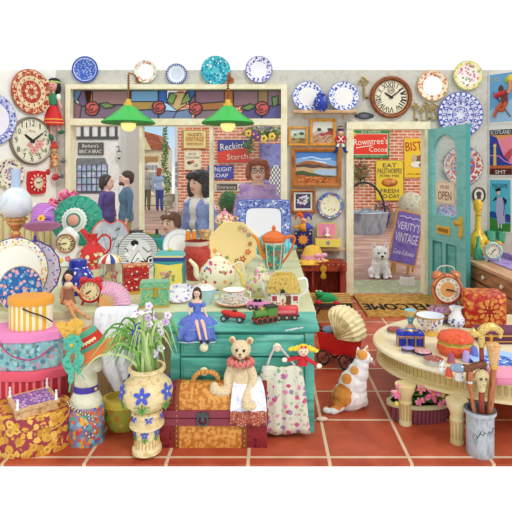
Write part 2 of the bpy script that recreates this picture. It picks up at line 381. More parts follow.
# lavender door in the brick front
def onb(px, py): return (px-CX)*14/F, bz(py, 14)
def sign(name, label, cat, x0, x1, y0, y1, mat, cont, th=.04, group=None, parent=None, Y=14.0):
    """flat sign on the brick front; cont(g) draws in px units around its centre"""
    k = Y/F; o = bpy.data.objects.new(name, None); COL.objects.link(o); o.location = ((( x0+x1)/2-CX)*k, Y-.001, EYE-((y0+y1)/2-HY)*k); o.scale = (k,)*3
    if parent: o.parent = parent
    if label: tag(o, label, cat, group)
    w2, h2 = (x1-x0)/2, (y1-y0)/2; g = G(); g.box(mat, -w2, w2, -th/k, 0, -h2, h2); g.T = tr(0, -th/k, 0); cont(g, w2, h2); g.build('panel', o); return o
LAV = WASH(('#7f84c4', '#8f94d0', '#7277b8'), .2)
def dcont(g, w, h):
    g.box('#6a6fb0', -w, -w+1.5, -.4, .2, -h, h)
    win = arc(3.5, 6, 7, 14, 0, 180, 12); win = [(10.5, -12)]+win+[(-3.5, -12)]
    g.flat('#eef2f4', win, -.2); LD = C('#4a4d55')
    for k in range(-6, 7):
        for sl in (1, -1):
            P = []
            for t in range(-30, 31):
                x = 3.5+t*.5; z = 2+sl*(t*.5)*1.5+k*5.2
                top = 6+14*math.sqrt(max(0, 1-((x-3.5)/7)**2)) if abs(x-3.5) <= 7 else -99
                if -12 <= z <= top: P.append((x, z))
            if len(P) > 1: g.line(LD, [P[0], P[-1]], .7, -.35)
dr = sign('panelled_door', 'lavender front door with arched diamond-leaded window in the brick front', 'door', 260, 285, 144, 226, LAV, dcont)
def alice(g, w, h):
    g.rect('#b8904a', -w, w, -h, h, -.1); g.rect('#efe0a2', -w+1.2, w-1.2, -h+1.2, h-1.2, -.2); g.rect('#e2c878', -w+3, w-3, -h+2.6, h-2.6, -.3)
    g.text('#6b3f1c', "ALICE'S", 0, 5, 14, 3, -.5); g.text('#a4432a', 'VINTAGE', 0, .3, 19, 4.4, -.5, shear=.25); g.text('#7d5a2c', 'EMPORIUM', 0, -4.6, 15, 2, -.5)
sign('shop_sign', "cream and gold ALICE'S shop sign high on the bricks left of the bar", 'sign', 183, 207, 130, 149, '#e2c878', alice)
def milk(g, w, h):
    g.rect('#efe6c4', -w, w, -h, h, -.1); g.line('#c9b98a', [(-w+.8, -h+.8), (w-.8, -h+.8), (w-.8, h-.8), (-w+.8, h-.8), (-w+.8, -h+.8)], .3, -.2)
    g.text('#3a2a20', 'RICH', 0, 6.3, 7, 2, -.3); g.text('#3a2a20', 'Chocolate', 0, 3, 13.5, 2.6, -.3)
    g.ball('#7b4a2a', (-3, -.2, -2.5), (2.6, .4, 1.8)); g.ball('#c96a5a', (0, -.2, -1.5), (1.8, .4, 1.6)); g.line('#2c2420', [(1, -5), (3, -6.4), (5, -5.6), (4.4, -4), (2.5, -3.8)], .6, -.3)
sign('advert_sign', 'small cream chocolate advert sign on the bricks above the dark-haired woman', 'sign', 184.5, 201, 150.5, 170, '#efe6c4', milk)
def reck(g, w, h):
    g.flat('#3a3f8e', [(-w, -h*.05), (w, h*.35), (w, h), (-w, h)], -.15); g.flat('#d8432f', [(-w, -h), (w, -h), (w, h*.35), (-w, -h*.05)], -.1)
    g.text('#f2f0ea', "Reckitt's", .5, 5.2, 27, 7, -.4, a=5); g.text('#efd9c4', 'Starch', 4, -5.4, 21, 5.4, -.4, a=3)
sign('enamel_sign', "blue and red enamel sign reading Reckitt's Starch", 'sign', 218, 249, 140, 162.5, '#3a3f8e', reck)
def sunl(g, w, h):
    g.rect('#3b46a8', -w, w, -h, h, -.1); g.text('#f4f2ea', 'SUNLIGHT', 0, 2.9, 22, 4.2, -.3); g.text('#f4f2ea', 'SOAP', 0, -3.2, 15, 4, -.3)
sign('enamel_sign', 'blue enamel sign reading SUNLIGHT SOAP, behind the window bar', 'sign', 208, 233.5, 165.5, 179, '#3b46a8', sunl)
def entr(g, w, h):
    g.rect('#efe9d2', -w, w, -h, h, -.1); g.line('#33302c', [(-w+.7, -h+.7), (w-.7, -h+.7), (w-.7, h-.7), (-w+.7, h-.7), (-w+.7, -h+.7)], .35, -.2)
    g.rect('#4a4640', -w+2.2, w-7.5, -h+1.4, h-1.4, -.3); g.text('#d9d2bc', 'Entrance', -3, 0, 18, 3.6, -.5)
    g.flat('#2f2c28', [(w-6.5, -1.5), (w-4, -1.6), (w-1.4, 1), (w-2, 1.6), (w-4, .4), (w-6.5, .6)], -.4)
sign('entrance_sign', 'narrow cream sign reading Entrance with a pointing hand', 'sign', 214.5, 245, 182.5, 191.5, '#efe9d2', entr)
def rown(g, w, h):
    g.rect('#3a8a52', -w, w, -h, h, -.1); g.rect('#efe6c8', -w+1.7, w-1.5, -h+3, h-3.7, -.2); g.rect('#e8402c', -w+2.2, w-2, -h+3.6, h-4.3, -.3)
    g.text('#efe6c8', 'BUY SUPREME', 1, h-2, 19, 1.9, -.4); g.text('#cfe0b0', 'RICH IN QUALITY', 0, -h+1.5, 28, 1.3, -.4)
    g.text('#f8f2dc', "Rowntree's", .5, 2.6, 34, 6.6, -.5, a=3); g.text('#f8f2dc', 'Cocoa', 8, -5.4, 18, 5, -.5); g.line('#f8f2dc', [(-14, -4), (-8, -3), (2, -1.6)], .8, -.5)
    g.ball('#e8b83a', (-w+3, -.3, h-4.5), (2.4, .5, 2.4))
sign('enamel_sign', "large red and green enamel sign reading Rowntree's Cocoa", 'sign', 350.5, 389, 130, 158, '#3a8a52', rown)
def pale(g, w, h):
    S = [(-w, -h+3), (-w+2, -h), (w-2, -h), (w, -h+3), (w, h-3), (w-2, h), (-w+2, h), (-w, h-3)]
    g.flat('#f0d03c', S, -.15); g.line('#8a6a2a', S+[S[0]], .4, -.2); B = '#24304c'
    g.text(B, 'EAT', 0, 15.2, 13.5, 4, -.4); g.text(B, 'PALETHORPES', 0, 9.6, 24, 5, -.4); g.text(B, 'PORK PIES', 0, 4.6, 19, 2.4, -.4)
    g.ball('#b5622e', (0, -.3, -2), (8.2, .8, 4.2)); g.ball('#d88a4a', (-2.5, -.7, -2), (4, .8, 3)); g.ball('#e2a25c', (3, -.8, -1.2), (2.6, .8, 2.2))
    g.text(B, 'FRESH', 0, -10.3, 18, 4, -.4); g.text(B, 'TO-DAY', 0, -15.6, 20, 4, -.4)
sign('enamel_sign', 'yellow sign reading EAT PALETHORPES PORK PIES FRESH TO-DAY', 'sign', 375.5, 403, 160.5, 200.5, '#f0d03c', pale)
def bist(g, w, h):
    g.rect('#f1c934', -w, w, -h, h, -.1); g.text('#c23022', 'BISTO', 0, 12, 24, 9, -.4, a=4)
    for x, c in ((-3, '#c8b49a'), (3, '#a8462c'), (0, '#3c7a4a'), (6, '#34302e')): g.disc(c, x, -1+abs(x)*.3, 2.4, -.3-.05*abs(x), 3.4)
    g.disc('#efe8d6', -1, -6.5, 6, -.6, 3.2); g.disc('#8a4a2a', 4, -7, 3, -.7, 2); g.text('#6b4a22', 'FOR ALL MEAT DISHES', 0, -16, 20, 1.6, -.4)
sign('enamel_sign', 'yellow BISTO poster on the bricks beside the open door edge', 'sign', 404, 430, 138.5, 177.5, '#f1c934', bist)
# flowers over the lavender door
def leafcloud(g, cols, c, r, n, s, flat=.45, seed=1):
    rn = random.Random(seed)
    for k in range(n):
        d = Vector((rn.gauss(0, 1), rn.gauss(0, 1), rn.gauss(0, 1))).normalized()*(rn.random()**.4)
        p = (c[0]+d.x*r[0], c[1]+d.y*r[1], c[2]+d.z*r[2])
        T = g.T; g.T = T @ tr(*p) @ rot('Z', rn.uniform(0, 360)) @ rot('X', rn.uniform(-70, 70)) @ scl(s*rn.uniform(.7, 1.3), s*.2, s*flat*rn.uniform(.8, 1.4))
        g.lathe(rn.choice(cols), [(0, -1), (.8, -.3), (.7, .4), (0, 1)], seg=5); g.T = T
GREENS = ('#4d8a3c', '#6aa84a', '#2f6b34', '#86b85a', '#9ab070')
ob = thing('hanging_basket', 'hanging basket of leaves, pansies and white blossom over the lavender door', 'flowers', 263, 133, Y=13.5)
g = G(); leafcloud(g, GREENS, (0, 0, 0), (21, 8, 9), 330, 2.2, seed=3); leafcloud(g, GREENS[:3], (-14, 0, -12), (5, 4, 9), 70, 2, seed=4); leafcloud(g, ('#dfe3ea', '#b8bccb'), (2, -7, 4), (16, 3, 5), 90, 1.4, seed=5)
g.build('foliage', ob)
g = G(); g.tube('#3a3a3c', [(0, 0, 6), (0, 0, 13), (0, 17.5, 13)], .5, 5); g.build('bracket', ob)
for x, z, c1, c2 in ((-14, -1, '#e9c63e', '#6a2f6a'), (-9, -2, '#7a3a8e', '#f0d040'), (-5, -5, '#6a3a8a', '#f0d040'), (1, -6, '#efcf52', '#7a4a2a'), (9, -4, '#f2d24e', '#8a5a2a'), (5, 7, '#7a5aa8', '#f0d040')):
    g = G(tr(x, -9.5, z) @ rot('X', 0)); 
    for k in range(5): a = 2*PI*k/5; g.ball(c1, (1.9*math.cos(a), 0, 1.9*math.sin(a)), (1.9, .5, 1.9), 8)
    g.ball(c2, (0, -.5, 0), 1.1, 8); g.build('pansy', ob)
# climbing wreath on bricks by door
ob = thing('hanging_basket', 'straggly basket of pale green and dusky flowers on the bricks under the cocoa sign', 'flowers', 361, 172, Y=13.7)
g = G(); leafcloud(g, ('#8ea86a', '#a8b878', '#c8c8a0', '#6d8850'), (0, 0, -2), (10, 4, 13), 240, 2, seed=8); leafcloud(g, ('#a8604e', '#8c5a52', '#c08a78'), (0, -3, 6), (9, 2, 3), 60, 1.6, seed=9); g.build('foliage', ob)
g = G(); g.tube('#3a3a3c', [(0, 0, 0), (0, 0, 14), (0, 10.5, 14)], .5, 5); g.build('bracket', ob)
g = G(); g.lathe(WASH(('#7a6a4a', '#94845e'), .3), [(0, -8), (6, -5), (8, 0), (7, 0), (5, -4), (0, -6)]); g.build('basket', ob)
# topiary ball + pot
ob = thing('topiary_tree', 'clipped round topiary ball in a pot outside the window', 'plant', 229.5, 272, Y=7.4)
g = G(tr(0, 0, 69.5)); g.ball('#2f6b2c', (0, 0, 0), 10.6, 20); leafcloud(g, ('#4f9a3e', '#6cb94c', '#2f7a34', '#8aca66'), (0, 0, 0), (12.3, 12.3, 12.3), 900, 1.15, seed=10); g.build('crown', ob)
g = G(); g.tube('#6b4a2e', [(0, 0, 18), (0, 0, 62)], 1.6); g.build('trunk', ob)
g = G(); g.lathe('#b5623e', [(0, 0), (8, 0), (12, 18), (13, 18), (13, 21), (10, 21), (10, 18), (0, 18)]); g.build('pot', ob)
# shop with bow window
def Zp(py, Y): return EYE-(py-HY)*Y/F
Y0 = 12.0; k = Y0/F
ob = thing('shop_building', 'white half-timbered shop with a bow window and slate sign', 'building', 97, 233.5, Y=Y0)
GW = WASH(('#e4e4de', '#f0f0ea', '#d6d8d2'), .12)
g = G(); g.box(GW, -36, 21, 0, 60, 0, 140); g.box('#c9cbc4', 21, 27, 8, 60, 0, 140); g.build('wall', ob)
g = G(); 
for x in (-22, -14.5, -6, 2.5, 11, 19.5): g.box('#4a4a4c', x-1.4, x+1.2, -1, 0, 96, 108)
g.box('#4a4a4c', -30, 21.6, -1.4, 0, 94, 97); g.box('#4a4a4c', -30, 21.6, -1.4, 0, 107.5, 110); g.build('timber_frame', ob)
g = G(); g.box('#55524e', -18.5, 6.8, -1.5, 0, 78.5, 91); g.T = tr(0, -1.5, 0); g.text('#e8e4d8', "Barbara's", -6, 87.6, 16, 3.4, -.1); g.text('#e8e4d8', 'BRIC A BRAC', -6, 82, 22, 3.6, -.1); g.build('shop_sign', ob)
g = G(); P = [(-22, 0), (-18, -6), (6, -6), (10.5, 0)]
g.rings(WASH(('#5a5c60', '#707276'), .2), [[(x, y, 69) for x, y in P], [(x*.86-1, y*.4, 75.5) for x, y in P]])
g.rings('#4a4b55', [[(x, y*.9, 40) for x, y in P], [(x, y*.9, 43) for x, y in P]]); g.rings('#ddd9cf', [[(x, y*.85, 0) for x, y in P], [(x, y*.85, 40) for x, y in P]]); g.build('bow_window', ob)
g = G()
Q = [(x, y*.8) for x, y in P]
g.rings(FLO('#c9d2ec', ('#aebbe6', '#9fb6d6', '#e4e6f2', '#8cc4c0', '#b7a8dc'), .16, .6), [[(x, y, 43) for x, y in Q], [(x, y, 69) for x, y in Q]]); g.build('shop_window_pane', ob)
g = G()
for x in (-22, -18.2, -13.3, -8.4, -3.5, 1.4, 6.3, 10.4):
    y = -6.2 if -18.5 < x < 6.5 else (-.6 if x < -20 or x > 8 else -3); g.tube('#50505c', [(x, y*.9, 43), (x, y*.9, 69)], .55, 4)
for z in (49.5, 56, 62.5): g.tube('#50505c', [(-22, -.3, z), (-18, -5.6, z), (6, -5.6, z), (10.5, -.3, z)], .45, 4)
g.build('glazing_bar', ob)
ob = thing('wall_lantern', 'black wall lantern on the corner of the bow-windowed shop', 'lamp', 119, 155, Y=11.9)
g = G(); g.tube('#3c3e42', [(-3, 1, 8), (0, 0, 9), (0, 0, 5)], .5); g.build('bracket', ob)
g = G(); g.lathe(['#3c3e42', '#3c3e42', '#cfd6d2', '#3c3e42', '#3c3e42'], [(0, 5), (1.2, 4.4), (3, 3), (1.6, -2.5), (1.2, -4), (0, -4.6)], seg=6, sm=False); g.build('lamp_shade', ob)
# cream cottage far down the street
Y0 = 22.; ob = thing('cottage_building', 'far cream cottage with brown tiled roof and arched windows', 'building', 148, 205, Y=Y0)
g = G(); g.box(WASH(('#cfc79e', '#ddd6b2', '#bdb48c'), .15), -34, 18, 0, 30, 0, 56); g.build('wall', ob)
g = G(); RT = WASH(('#a3562e', '#8c4424', '#b86a3c'), .25, (1, 1, 3)); g.prism(RT, [(-33, 55), (18, 55), (10, 70), (-20, 78), (-27, 72)], -2, 30); g.prism('#cfc79e', [(-9, 55), (4, 55), (-2.5, 68)], -3, 0); g.build('roof', ob)
for x in (-14, 5):
    g = G(); A = [(x-7, 10)]+[(a, b) for a, b in arc(x, 34, 7, 12, 180, 0, 10)]+[(x+7, 10)]
    g.prism('#ece9dc', A, -1.2, 0)
    for a in (-3.6, 0, 3.6):
        for z in (14, 21, 28, 35): g.box('#8f9aa0', x+a-1.4, x+a+1.4, -1.6, -1.2, z, z+5)
    g.build('window', ob)
g = G(); g.box('#a8814a', -6, 10, -2.5, 0, 43.5, 48.5); g.build('shop_board', ob)
# white house with ivy, side on
Y0 = 15.; ob = thing('white_house', 'narrow white house wall with ivy and a leaning window beside the bricks', 'building', 172, 220.7, Y=Y0)
g = G(); g.rings(GW, [[(-5, 40, 0), (7, -1, 0), (7, 60, 0), (-5, 60, 0)], [(-5, 40, 133), (7, -1, 133), (7, 60, 133), (-5, 60, 133)]]); g.build('wall', ob)
g = G(); 
g.rings('#e9e4e0', [[(-3, 32, 33), (4.6, 6, 29), (4.6, 7, 29), (-3, 33, 33)], [(-3, 32, 60), (4.6, 6, 64), (4.6, 7, 64), (-3, 33, 60)]])
for a, b in ((34, 39), (41, 46), (48, 53), (54.5, 59)): g.rings('#8490a8', [[(-2, 27.5, a), (3.6, 8.2, a-.5), (3.6, 9, a), (-2, 28, a)], [(-2, 27.5, b), (3.6, 8.2, b), (3.6, 9, b), (-2, 28, b)]])
g.build('window', ob)
ob = thing('ivy', 'ivy climbing the far white house beside the cottage', 'plant', 166, 214, Y=17.0)
g = G(); leafcloud(g, GREENS, (-1, 0, 60), (3.5, 4, 34), 330, 1.7, seed=12); leafcloud(g, GREENS, (2, 0, 30), (4, 4, 16), 120, 1.7, seed=13); leafcloud(g, GREENS, (1, 0, 11), (3, 4, 13), 90, 1.7, seed=14); g.build('foliage', ob)
ob = thing('stone_urn', 'stone urn planter by the white house wall', 'planter', 170, 208, Y=16.2)
g = G(); g.lathe(WASH(('#b0aa94', '#c4bfa8', '#9a957e'), .4), [(0, 0), (3.5, 0), (2, 3), (5, 8), (4, 12), (5.5, 14), (4, 14), (0, 12)]); g.build('bowl', ob)
# ================================================================ PEOPLE IN THE STREET
def hand(g, m, w, d, s):
    """palm and five fingers from wrist w along direction d"""
    w, d = Vector(w), Vector(d).normalized(); sd_ = d.cross(Vector((0, 1, 0))); sd_ = sd_.normalized() if sd_.length > .1 else Vector((1, 0, 0)); fr_ = Vector((0, -1, 0))
    g.tube(m, [w, w+d*s*.5, w+d*s], [s*.3, s*.42, s*.36], 8, flat=.6)
    for k, L in ((-1.5, .7), (-.5, .9), (.5, .95), (1.5, .8)):
        b = w+d*s*.95+sd_*s*.2*k; g.tube(m, [b, b+d*s*L*.5, b+d*s*L*.9+fr_*s*.25], s*.1, 5)
    b = w+d*s*.35+sd_*s*.35; g.tube(m, [b, b+sd_*s*.3+d*s*.2, b+sd_*s*.35+d*s*.6], s*.12, 5)
def fig(o, H, skin, top, bot, hair, hk=.066, sh=.115, arms=None, legs=None, lean=0, face=True, jacket=None, shoe='#3a2a22', coat=0, lips='#c05a58', fem=1, vox=None, hstyle='short', eyes='#2c2624', fz=0, hem=.5):
    r = H*hk; hz = H-r; nz = hz-r*1.25; sz = nz-H*.015; hip = H*.5; sw = H*sh; v = vox or H/110
    arms = arms or [[(s*sw, 0, sz), (s*sw*1.25, .01*H, H*.62), (s*sw*1.2, -.03*H, H*.47)] for s in (-1, 1)]
    legs = legs or [[(s*H*.05, 0, hip), (s*H*.052, -.01*H, H*.27), (s*H*.055, 0, H*.035)] for s in (-1, 1)]
    g = G(); g.ball(skin, (0, 0, hz), (r*.74, r*.82, r)); g.ball(skin, (0, -r*.14, hz-r*.5), (r*.55, r*.62, r*.5))
    g.tube(skin, [(0, 0, hz-r*.5), (0, r*.1, sz-H*.01)], [r*.42, r*.5], 10)
    g.ball(skin, (0, 0, sz-H*.08), (sw*.85, sw*.5, H*.11)); g.ball(skin, (0, 0, H*.6), (sw*.66, sw*.45, H*.1)); g.ball(skin, (0, 0, hip+H*.02), (sw*.8, sw*.52, H*.07))
    g.tube(skin, [(-sw*.95, 0, sz-H*.02), (0, 0, sz), (sw*.95, 0, sz-H*.02)], [sw*.28, sw*.34, sw*.28], 8)
    for A in arms: g.tube(skin, spl(A, 4), [H*.027, H*.016], 8); d = Vector(A[-1])-Vector(A[-2]); hand(g, skin, A[-1], d, H*.045)
    for L in legs: g.tube(skin, spl(L, 4), [H*.048, H*.022], 8)
    for s in (-1, 1): g.ball(skin, (s*r*.74, r*.05, hz-r*.1), (r*.1, r*.16, r*.22), 8)
    g.ball(skin, (0, -r*.84, hz-r*.22), (r*.12, r*.16, r*.2), 8)
    g.build('body', o, remesh=v, smooth=2)
    if face:
        for s in (-1, 1): g = G(); g.ball('#f6f2ec', (s*r*.3, -r*.735, hz+r*.02), (r*.15, r*.08, r*.09), 10); g.ball(eyes, (s*r*.3, -r*.8, hz+r*.02), (r*.08, r*.05, r*.085), 8); g.build('eye', o)
        for s in (-1, 1): g = G(); g.tube(hair, [(s*r*.14, -r*.82, hz+r*.22), (s*r*.32, -r*.79, hz+r*.27), (s*r*.47, -r*.66, hz+r*.2)], r*.035, 5); g.build('eyebrow', o)
        g = G(); g.tube(lips, [(-r*.22, -r*.74, hz-r*.48), (-r*.08, -r*.83, hz-r*.53), (r*.08, -r*.83, hz-r*.53), (r*.22, -r*.74, hz-r*.48)], [r*.03, r*.06, r*.06, r*.03], 6); g.build('mouth', o)
    # clothes
    g = G(); e = 1.12
    g.ball(top, (0, 0, sz-H*.08), (sw*.85*e+H*.006, sw*.56*e, H*.115)); g.ball(top, (0, 0, H*.6), (sw*.7*e, sw*.5*e, H*.11)); g.ball(top, (0, 0, hip+H*.03), (sw*.86*e, sw*.58*e, H*.08))
    if fem: 
        for s in (-1, 1): g.ball(top, (s*sw*.4, -sw*.3, sz-H*.1), (sw*.3, sw*.28, sw*.34))
    g.tube(top, [(-sw*.97, 0, sz-H*.02), (0, r*.1, sz-H*.002), (sw*.97, 0, sz-H*.02)], [sw*.32, sw*.37, sw*.32], 8)
    for A in arms: g.tube(top, spl(A, 4)[:-1], [H*.034, H*.024], 8)
    if coat: g.rings(top, [[(sw*q*math.cos(a), sw*q*.62*math.sin(a), z) for a in [2*PI*k/14 for k in range(14)]] for q, z in ((1.02, hip-H*coat), (.98, hip), (.8, H*.6))])
    g.build('top' if not coat else 'coat', o, remesh=v, smooth=2)
    g = G()
    if bot[0] == 'skirt': g.rings(bot[1], [[(sw*q*math.cos(a), sw*q*.62*math.sin(a), z) for a in [2*PI*k/16 for k in range(16)]] for q, z in ((1.25, hip*hem), (1.05, hip*.8), (.9, hip+H*.05))]); g.build('skirt', o)
    else:
        for L in legs: g.tube(bot[1], spl(L, 4), [H*.056, H*.034], 10)
        g.ball(bot[1], (0, 0, hip+H*.005), (sw*.86, sw*.58, H*.055)); g.build('trousers', o, remesh=v, smooth=2)
    for L in legs: g = G(); f = L[-1]; g.ball(shoe, (f[0], f[1]-H*.025, H*.018), (H*.024, H*.055, H*.018)); g.build('shoe', o)
    return r, hz
def hairblob(o, parts, m, r, vox):
    g = G()
    for c, rad in parts: g.ball(m, c, rad)
    g.build('hair', o, remesh=vox, smooth=1)
SK = WASH(('#f0c2aa', '#f3c9b2'), .25, rough=.5)
# smiling woman in lilac by the window
o = thing('person', 'woman with short auburn hair and glasses in a lilac jumper at the window', 'person', 258, 286, Y=6.5, rz=2)
LIL = WASH(('#b694cc', '#c5a6d8', '#a582bf'), .12)
H = 127; r, hz = fig(o, H, SK, LIL, ('t', '#5a5f7a'), '#7a3a24', hk=.094, sh=.15, vox=1.0, arms=[[(s*17.5, 0, 91), (s*21.5, 2, 72), (s*12, -10, 58)] for s in (-1, 1)])
HR = WASH(('#8c3c22', '#a4502e', '#6b2a18'), .3, (2, 2, .5), .45)
hairblob(o, [((0, 2.5, hz+3.5), (11.3, 11, 10.2)), ((-9.6, -1, hz-1), (3.2, 6, 9)), ((9.6, -1, hz-1), (3.2, 6, 9)), ((-4, -8.3, hz+8.5), (6.5, 3.4, 3.2)), ((5, -8, hz+8.2), (5.4, 3.4, 3.2)), ((0, 6, hz-3), (9.5, 6, 9))], HR, r, .8)
g = G()
for s in (-1, 1): g.tube('#4a3a3a', [(s*3.7+3*math.cos(a), -10.4, hz+.1+2.3*math.sin(a)) for a in [2*PI*k/14 for k in range(14)]], .32, 5, True)
g.tube('#4a3a3a', [(-.8, -10.5, hz+.6), (.8, -10.5, hz+.6)], .3, 5); 
for s in (-1, 1): g.tube('#4a3a3a', [(s*6.7, -10.2, hz+.6), (s*9.4, -3, hz+1)], .3, 5)
g.build('glasses', o)
g = G(); g.tube('#f4f0e6', [(9*math.cos(a), -3-5.5*math.sin(a)*1.0, 93-3*math.sin(a)) for a in [PI*k/12 for k in range(13)]], .8, 5); g.build('necklace', o)
# dark-haired woman in blue jacket
o = thing('person', 'woman with black bobbed hair in a blue jacket looking in at the window', 'person', 199, 283, Y=6.7, rz=-38)
JK = WASH(('#7f93cc', '#92a5d8', '#6d82be'), .12)
H = 112; r, hz = fig(o, H, SK, C('#f2efec'), ('t', '#4c5470'), '#1c1818', hk=.108, sh=.14, vox=1.0)
g = G()
for s in (-1, 1):
    A = spl([(s*15, 0, 80), (s*19.5, 1, 63), (s*18, -4, 50)], 4); g.tube(JK, A, [5.4, 4], 10)
    g.ball(JK, (s*8, -.6, 72), (7.2, 10.2, 13.5)); g.ball(JK, (s*7.6, -1, 58), (7.0, 10.4, 13.5)); g.ball(JK, (s*6, -1, 45), (7.2, 10, 8))
g.ball(JK, (0, 5, 65), (12.5, 6.5, 21)); g.tube(JK, [(-14.5, 0, 80), (-8, 4, 83.5), (8, 4, 83.5), (14.5, 0, 80)], 4.5, 8)
g.build('jacket', o, remesh=1.0, smooth=2)
BK = WASH(('#1d1a1e', '#2c272c', '#141214'), .4, (1, 1, .4), .35)
hairblob(o, [((0, 3, hz+4), (12.5, 12.5, 10.5)), ((-10.5, 2, hz-5), (4.5, 8, 12)), ((10.5, 2, hz-5), (4.5, 8, 13)), ((0, 8, hz-6), (11, 7, 14)), ((0, -8.4, hz+8.2), (9, 3.6, 3.4)), ((-6, -8, hz+6), (4, 3, 3)), ((7, 5, hz-17), (4, 5, 8))], BK, r, .9)
# boy
o = thing('person', 'boy with tousled brown hair in a blue top below the window', 'person', 171, 285, Y=6.45, rz=-30)
H = 73; r, hz = fig(o, H, SK, C('#6f86c8'), ('t', '#5c6478'), '#5c3a26', hk=.15, sh=.16, vox=.8, fem=0)
hairblob(o, [((0, 2, hz+3.6), (9.2, 9.3, 8)), ((0, 5, hz-1), (8.4, 6, 8)), ((-3, -6.6, hz+6), (5, 3, 3)), ((4, -6, hz+6.4), (5, 3.2, 3)), ((7.5, 0, hz+1), (2, 4.5, 5)), ((-7.5, 1, hz+1.5), (2, 4.5, 4.5))], WASH(('#5e3a24', '#7a4e32', '#46291a'), .5, rough=.5), r, .7)
# couple by the bow window
o = thing('person', 'woman with short black hair in a purple dress facing the man', 'person', 107.5, 262, Y=8.1, rz=80)
H = 87; r, hz = fig(o, H, SK, C('#5a4494'), ('skirt', C('#4c3a86')), '#2a2022', hk=.086, sh=.12, vox=.9, hem=.42)
hairblob(o, [((0, 2, hz+2.2), (6.9, 7.2, 6.4)), ((0, 4.4, hz-1), (6.2, 4.4, 7)), ((-5.6, 1, hz), (1.8, 4, 4)), ((5.6, 1, hz), (1.8, 4, 4))], WASH(('#2b2020', '#3d2c2a'), .5, rough=.4), r, .6)
o = thing('person', 'bearded man in a blue jacket and tan trousers by the window bar', 'person', 126, 265, Y=7.9, rz=-62)
H = 94; r, hz = fig(o, H, SK, C('#4f7590'), ('t', '#b3a06e'), '#3a2a22', hk=.08, sh=.125, vox=.9, fem=0, coat=.03)
hairblob(o, [((0, 1.6, hz+2.6), (6.4, 6.8, 5.8)), ((0, 4, hz), (5.8, 4, 6))], C('#3c2a22'), r, .6)
g = G(); g.ball('#4a352a', (0, -4.2, hz-5.2), (4, 2.9, 2.6)); g.build('beard', o)
g = G(); g.ball('#e8ecee', (0, -4.6, 74), (3.4, 2.4, 9)); g.build('shirt', o)
# couple far down the street, seen from behind
o = thing('person', 'grey-coated person in olive trousers walking away beside the red-haired woman', 'person', 146.5, 210, Y=19.2, rz=170)
H = 45; r, hz = fig(o, H, SK, C('#a5a39c'), ('t', '#6f6a4a'), '#8c8a86', hk=.07, sh=.12, vox=.5, face=False, fem=0, coat=.05)
hairblob(o, [((0, 1, hz+.9), (2.9, 3.1, 2.9))], C('#9a9690'), r, .4)
o = thing('person', 'red-haired woman in pale blue shirt and jeans seen from behind', 'person', 159.5, 211, Y=18.7, rz=172)
H = 43; r, hz = fig(o, H, SK, C('#9fb8dc'), ('t', '#2c3f94'), '#9c4a2a', hk=.075, sh=.125, vox=.5, face=False)
hairblob(o, [((0, .9, hz+.8), (3, 3.1, 3)), ((0, 2, hz-2.2), (2.7, 1.8, 3.4))], C('#a6502c'), r, .4)
g = G(); g.ball('#e3e0c4', (-4.5, 0, 26), (2.4, 3, 4.5)); g.tube('#e3e0c4', [(-4.5, 1, 30), (-4.5, 0, 35), (-4.5, -1, 30)], .4, 5); g.build('shoulder_bag', o)
# ---------------------------------------------------------------- outside the door
Y0 = F*EYE/(236-HY); ob = thing('galvanised_tub', 'galvanised zinc tub standing by the doorway', 'tub', 366, 233.5, h=-.02)
ZN = WASH(('#9aa6b4', '#b4bfca', '#838f9e'), .12, (1, 1, .4), .35, metal=.35)
g = G(); g.lathe(ZN, [(0, 0), (17, 0), (19, 3), (20.5, 11), (21, 12), (22, 20), (23, 21), (22, 22), (21, 20), (19, 4), (0, 3)], sy=.7, seg=32); g.build('tub', ob)
g = G(); g.tube('#33363e', [(-21+0, 0, 20)]+[(21*math.cos(PI-a)-2, 0, 20+31*math.sin(a)) for a in [PI*k/16 for k in range(17)]], 1.1, 6); g.build('handle', ob)
ob = thing('metal_can', 'small zinc can standing in the galvanised tub', 'can', 366.5, 214.5, Y=12.03)
g = G(); g.lathe(ZN, [(0, -15.5), (5.2, -15.5), (6, 3), (5.2, 4), (5.2, 6), (4.4, 6), (4.4, 3), (0, -6)]); g.tube(ZN, [(5.5, 0, 3), (9, 0, 1), (6, 0, -4)], .6); g.tube(ZN, [(-5, 0, -3), (-10, 0, 2), (-12, 0, 5)], [.9, .6]); g.build('can', ob)
ob = thing('flower_pot', 'cobalt blue pot of pink flowers beside the zinc tub', 'plant', 383.5, 226, Y=13.3)
g = G(); g.lathe('#3448a8', [(0, 0), (4, 0), (6.5, 10), (7, 10), (7, 11.5), (5.5, 11.5), (0, 10)], seg=8, sm=False); g.build('pot', ob)
g = G(tr(0, 0, 18)); leafcloud(g, ('#7a9a5a', '#96b070', '#5c8048'), (0, 0, 0), (8.5, 5, 7), 120, 1.9, seed=21); leafcloud(g, ('#d88aa8', '#c46a90', '#e8aac0', '#a8608a'), (0, -3, 1), (7.5, 3, 6), 90, 1.4, .8, seed=22); g.build('flowers', ob)
ob = thing('stone_ball_planter', 'round pale stone ball ornament behind the shop board', 'ornament', 411, 229, h=-.02)
g = G(); g.lathe(WASH(('#b8b498', '#cdc9b0', '#98947a'), .35, detail=6, bump=.4), [(0, 0), (5, 0), (3, 4), (3, 8), (8, 11), (12.5, 18), (13.2, 24), (11, 31), (6, 36), (0, 37.5)], seg=24); g.build('ball', ob)
